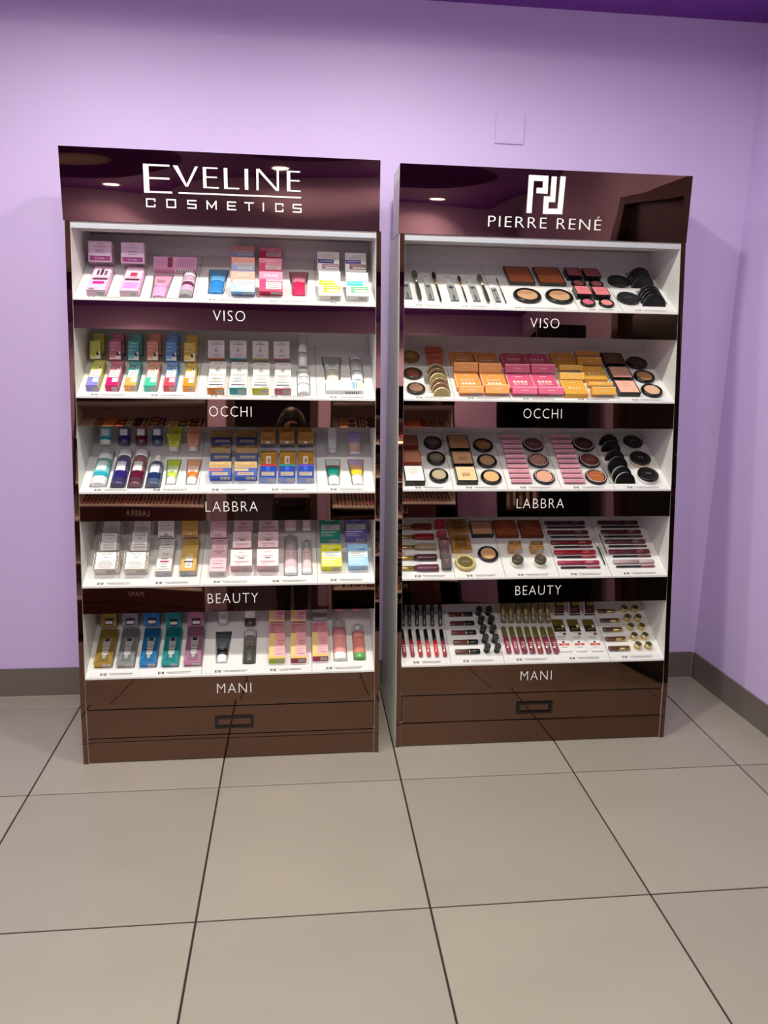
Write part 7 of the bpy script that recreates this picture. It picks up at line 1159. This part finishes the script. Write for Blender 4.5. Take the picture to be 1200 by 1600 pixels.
def b_gloss(r):
    W, L, T = r['W'], r['L'], r['T']; capc, body, f = r['d']; R_ = W/2; zk = T/W
    q = MB(); q.latheY(0, T/2, [(R_*.8, 0), (R_, .002), (R_, L*(1-f)-.003), (R_*.85, L*(1-f))], mat(body, .12, coat=.6), 12, zk=zk, pw=.75)
    for k in range(3): q.rect(-R_*.6, R_*.5, L*(1-f)*(.35+.12*k), L*(1-f)*(.39+.12*k), T+.0003, mat('d8b8a8', .4))
    p = MB(); p.latheY(0, T/2, [(R_*.95, L*(1-f)), (R_*.98, L*(1-f)+.002), (R_*.96, L-.004), (R_*.75, L)], mat(capc, .25, .5 if capc == '85783c' else 0), 12, zk=zk, pw=.8)
    p.latheY(0, T/2, [(R_, L*(1-f)+.001), (R_, L*(1-f)+.004)], mat('c8c0b0', .25, .7), 12, zk=zk, cap=False)
    return q, {'cap': p}
BUILD = {'carton': b_carton, 'tube': b_tube, 'bottle': b_bottle, 'disc': b_disc, 'jar': b_jar, 'edge': b_edge, 'stub': b_stub, 'palette': b_palette,
         'brush': b_brush, 'card': b_card, 'pencil': b_pencil, 'lipstickh': b_lipstickh, 'gloss': b_gloss}
CACHE = {}
CENTRED = ('disc', 'jar', 'stub')
def product(r, stand_m, n0=None, n_extra=0.0):
    sh = r['h']; th = math.atan(TK)
    key = (r['k'], round(r['W'], 3), round(r['L'], 3), r['T'], str(r['d']), r['wt'])
    if key not in CACHE:
        q, parts = BUILD[r['k']](r); base = {'disc': 'case', 'palette': 'case', 'edge': 'case', 'brush': 'handle', 'card': 'backing_card'}.get(r['k'], 'body')
        CACHE[key] = (q.mesh(r['n'] if not parts else base), {k: v.mesh(k) for k, v in parts.items()}, base)
    me, parts = CACHE[key][:2]
    o = bpy.data.objects.new(r['n'], None if parts else me); COL.objects.link(o)
    if parts:
        o.empty_display_size = .02
        p = bpy.data.objects.new(CACHE[key][2], me); COL.objects.link(p); p.parent = o
    o.matrix_world = stand_m @ Matrix.Translation(tray_pt(sh, r['x'], r['s'], r['z']+.0004)) @ Matrix.Rotation(th+R(r['a']), 4, 'X')
    for k, m in parts.items():
        p = bpy.data.objects.new(k, m); COL.objects.link(p); p.parent = o
    return o
ML = Matrix.Translation((LX, -LD-.508*LROT, 0)) @ Matrix.Rotation(LROT, 4, 'Z'); MR = Matrix.Translation((RX, -RD, 0))
ORDW = ['', 'top', 'second', 'third', 'fourth', 'bottom']
for r in ROWS:
    o = product(r, ML if r['c'] == 'L' else MR)
    tag(o, r['l'], r['cat'], f"{r['n'].replace('_', ' ')}s on the {ORDW[r['h']]} tray of the {'left' if r['c'] == 'L' else 'right'} stand")
# stock of the stands across the room, known only from the mirrors
def stock(root, name, seed):
    rnd = random.Random(seed); MM = Matrix.Translation(root.location) @ Matrix.Rotation(root.rotation_euler.z, 4, 'Z')
    kinds = [r for r in ROWS if r['c'] == 'R' and r['k'] in ('gloss', 'palette', 'disc', 'carton', 'stub') and r['a'] == 0]
    for sh in range(1, 6):
        x = .05
        while x < .95:
            r = dict(rnd.choice([k for k in kinds if (k['k'] == 'gloss') == (sh in (3,)) or sh not in (3,)]))
            wd = r['W']+.012
            if x+wd > .98: break
            for s in (.03, .12, .21):
                rr = dict(r); rr['h'] = sh; rr['x'] = x+r['W']/2; rr['s'] = s+(r['W']/2 if r['k'] in CENTRED else 0); rr['z'] = 0
                rr['L'] = min(r['L'], .08) if r['k'] not in CENTRED else r['L']
                o = product(rr, MM); tag(o, f"small {r['cat']} on the {ORDW[sh]} tray of the {name}", r['cat'], f"{r['cat']} stock on the {ORDW[sh]} tray of the {name}")
            x += wd
stock(stand_a, 'stand across the room, mirrored left', 5)
stock(stand_b, 'stand across the room, beside the photographer', 9)

# ------------------------------------------------------------ things behind the camera that the mirrors show
def accessory_rack():
    t = empty('accessory_rack', 'tall black rack of hanging accessories along the right wall, seen mirrored', 'rack', (1.42, -2.75, 0), 0)
    q = MB(); q.box(.26, .29, -.5, .5, .0, 1.95, M_BLACK); q.obj('back_board', t)
    for y in (-.5, .48):
        q = MB(); q.box(-.02, .26, y, y+.02, 0, 1.95, M_BLACK); q.obj('side_board', t)
    q = MB(); q.box(-.08, .26, -.48, .48, 0.0, .16, M_BLACK); q.obj('base_box', t)
    q = MB(); q.box(-.02, .29, -.5, .5, 1.95, 1.99, M_BLACK); q.obj('top_board', t)
    rnd = random.Random(4)
    for k in range(4):
        q = MB(); z = .5+.38*k; q.box(.0, .258, -.47, .47, z, z+.012, M_BLACK); q.obj('shelf', t)
        for j in range(6):
            h = rnd.uniform(.09, .2); c = rnd.choice(['6a5648', '8a7468', '3a2a28', 'a89078', '5a2a30', '7a7468'])
            g = MB(); y = -.43+.155*j; g.box(.03, .16, y, y+.1, z+.0127, z+.012+h, mat(c, .5)); g.rect(0, 0, 0, 0, 0, mat(c, .5))
            g.quad((.0298, y+.02, z+.03), (.0298, y+.02, z+h*.8), (.0298, y+.08, z+h*.8), (.0298, y+.08, z+.03), mat('cfc4b4', .5))
            o = g.obj('accessory_box'); o.location = t.location; tag(o, 'small accessory box on the black rack by the right wall', 'box', 'accessory boxes on the black rack')
accessory_rack()
def person():
    root = empty('person', 'photographer with long dark hair, mauve top and black jeans, holding up a phone', 'person', (-.06, -3.33, 0), 0)
    skin = mat('b98a72', .5, key='skin'); top = mat('b79aa6', .75, key='mauve_cloth'); jean = mat('101014', .8, key='black_denim'); hair = mat('120d0c', .5, key='dark_hair')
    # joints: name -> (position, radius). The figure faces +Y (the stands).
    J = {'pel': ((0, 0, .92), .125), 'wst': ((0, 0, 1.04), .11), 'chs': ((0, .0, 1.22), .125), 'nkb': ((0, -.01, 1.345), .06), 'nk': ((0, .005, 1.40), .048), 'hd0': ((0, .02, 1.46), .062), 'hd1': ((0, .02, 1.53), .078), 'hd2': ((0, .015, 1.585), .062),
         'shl': ((-.15, -.01, 1.305), .058), 'ell': ((-.235, .05, 1.09), .042), 'wrl': ((-.075, .225, 1.33), .027), 'pml': ((-.058, .255, 1.385), .026),
         'shr': ((.15, -.01, 1.305), .058), 'elr': ((.235, .05, 1.09), .042), 'wrr': ((.095, .225, 1.33), .027), 'pmr': ((.098, .255, 1.385), .026),
         'hpl': ((-.068, 0, .86), .1), 'knl': ((-.066, .01, .47), .066), 'anl': ((-.062, -.01, .09), .046), 'tol': ((-.07, .14, .04), .04),
         'hpr': ((.068, 0, .86), .1), 'knr': ((.066, .01, .47), .066), 'anr': ((.062, -.01, .09), .046), 'tor': ((.07, .14, .04), .04)}
    E = [('pel', 'wst'), ('wst', 'chs'), ('chs', 'nkb'), ('nkb', 'nk'), ('nk', 'hd0'), ('hd0', 'hd1'), ('hd1', 'hd2'), ('chs', 'shl'), ('shl', 'ell'), ('ell', 'wrl'), ('wrl', 'pml'),
         ('chs', 'shr'), ('shr', 'elr'), ('elr', 'wrr'), ('wrr', 'pmr'), ('pel', 'hpl'), ('hpl', 'knl'), ('knl', 'anl'), ('anl', 'tol'), ('pel', 'hpr'), ('hpr', 'knr'), ('knr', 'anr'), ('anr', 'tor')]
    def skinned(name, joints, edges, rootname, mats, pick, sub=2, parent=root):
        ks = list(joints); me = bpy.data.meshes.new(name); me.from_pydata([joints[k][0] for k in ks], [(ks.index(a), ks.index(b)) for a, b in edges], [])
        o = bpy.data.objects.new(name, me); COL.objects.link(o)
        md = o.modifiers.new('skin', 'SKIN'); 
        lay = me.skin_vertices[0].data if me.skin_vertices else None
        if lay is None:
            bpy.context.view_layer.objects.active = o; bpy.ops.mesh.customdata_skin_add(); lay = me.skin_vertices[0].data
        for i, k in enumerate(ks): lay[i].radius = (joints[k][1],)*2; lay[i].use_root = (k == rootname)
        sb = o.modifiers.new('sub', 'SUBSURF'); sb.levels = sb.render_levels = sub
        dg = bpy.context.evaluated_depsgraph_get(); m2 = bpy.data.meshes.new_from_object(o.evaluated_get(dg)); o.modifiers.clear(); o.data = m2; m2.name = name
        m2.materials.clear()
        for m in mats: m2.materials.append(m)
        for p in m2.polygons: p.use_smooth = True; p.material_index = pick(p.center)
        o.parent = parent; return o
    def pick(c):
        if c.z < .055 : return 3
        if c.z < .95: return 2
        if c.z > 1.345 and abs(c.x) < .1 and c.y < .15: return 0
        if c.y > .19: return 0
        return 1
    body = skinned('body', J, E, 'pel', [skin, top, jean, mat('2a2624', .6, key='shoe')], pick)
    # fingers wrap the sides of the phone
    for s, px_ in ((-1, -.06), (1, .1)):
        for i in range(4):
            z = 1.44-.021*i; L_ = [.05, .056, .052, .042][i]
            j = {'a': ((px_, .262, z-.012), .0095), 'b': ((px_+s*.006, .292, z), .0085), 'c': ((px_-s*.008, .312, z+.002), .008), 'd': ((px_-s*.02-s*(L_-.045), .309, z+.002), .007)}
            skinned('finger', j, [('a', 'b'), ('b', 'c'), ('c', 'd')], 'a', [skin], lambda c: 0, 1, body)
        j = {'a': ((px_, .26, 1.40), .011), 'b': ((px_-s*.016, .275, 1.425), .010), 'c': ((px_-s*.028, .283, 1.445), .0085)}
        skinned('thumb', j, [('a', 'b'), ('b', 'c')], 'a', [skin], lambda c: 0, 1, body)
    # head details
    def ball(q, c, r, m, n=14, k=8):
        rg = [[(c[0]+r[0]*math.sin(math.pi*(i+.5)/k)*math.cos(2*math.pi*j/n), c[1]+r[1]*math.sin(math.pi*(i+.5)/k)*math.sin(2*math.pi*j/n), c[2]-r[2]*math.cos(math.pi*(i+.5)/k)) for j in range(n)] for i in range(k)]
        q.rings(rg, m)
    hz = 1.515; q = MB()
    for s in (-1, 1): ball(q, (s*.03, .082, hz+.012), (.013, .008, .008), mat('f0ece8', .3)); ball(q, (s*.03, .088, hz+.012), (.006, .004, .006), mat('1c1210', .2)); 
    q.obj('eyes', body)
    q = MB(); ball(q, (0, .1, hz-.018), (.013, .017, .012), skin); ball(q, (0, .096, hz+.0), (.008, .010, .022), skin); q.obj('nose', body)
    q = MB(); ball(q, (0, .088, hz-.045), (.022, .008, .007), mat('9a4a4a', .4)); q.obj('mouth', body)
    q = MB()
    for s in (-1, 1): ball(q, (s*.077, .012, hz), (.008, .016, .028), skin)
    q.obj('ears', body)
    q = MB(); n = 22; rings = []
    for z, rx, ry, cy in ((1.20, .05, .03, -.07), (1.24, .105, .05, -.065), (1.34, .115, .06, -.05), (1.42, .108, .075, -.03), (1.50, .102, .085, -.015), (1.56, .098, .092, -.005), (1.60, .084, .085, .0), (1.628, .055, .06, .0), (1.638, .015, .02, .0)):
        rings.append([(rx*math.cos(2*math.pi*j/n), cy+ry*math.sin(2*math.pi*j/n), z) for j in range(n)])
    q.rings(rings, hair)
    for s in (-1, 1):
        q.rings([[(s*x+r_*math.cos(2*math.pi*j/10), y+r_*math.sin(2*math.pi*j/10), z) for j in range(10)] for z, x, y, r_ in ((1.22, .10, .05, .012), (1.3, .105, .05, .028), (1.42, .09, .055, .03), (1.52, .08, .05, .03), (1.585, .055, .05, .028), (1.61, .03, .04, .015))], hair)
    q.obj('hair', body)
    q = MB(); n = 24; q.rings([[(.142*math.cos(2*math.pi*j/n), .126*math.sin(2*math.pi*j/n), z) for j in range(n)] for z in (.92, .975)], mat('1a1414', .4, key='belt'), cap=False); q.obj('belt', body)
person()
ph = empty('mobile_phone', 'dark mobile phone held up by the photographer', 'phone', (-.04, -3.032, 1.43))
q = MB(); q.slab([(-.036, -.075), (.036, -.075), (.036, .075), (-.036, .075)], 0, .008, mat('18181c', .3, key='phone_case')); q.v = [(x, -z, y) for x, y, z in q.v]; q.f = [f[::-1] for f in q.f]; q.obj('case', ph)
q = MB(); q.rect(-.033, .033, -.072, .072, 0, mat('08080a', .1, key='phone_screen')); q.v = [(x, -.0083, y) for x, y, z in q.v]; q.obj('screen', ph)
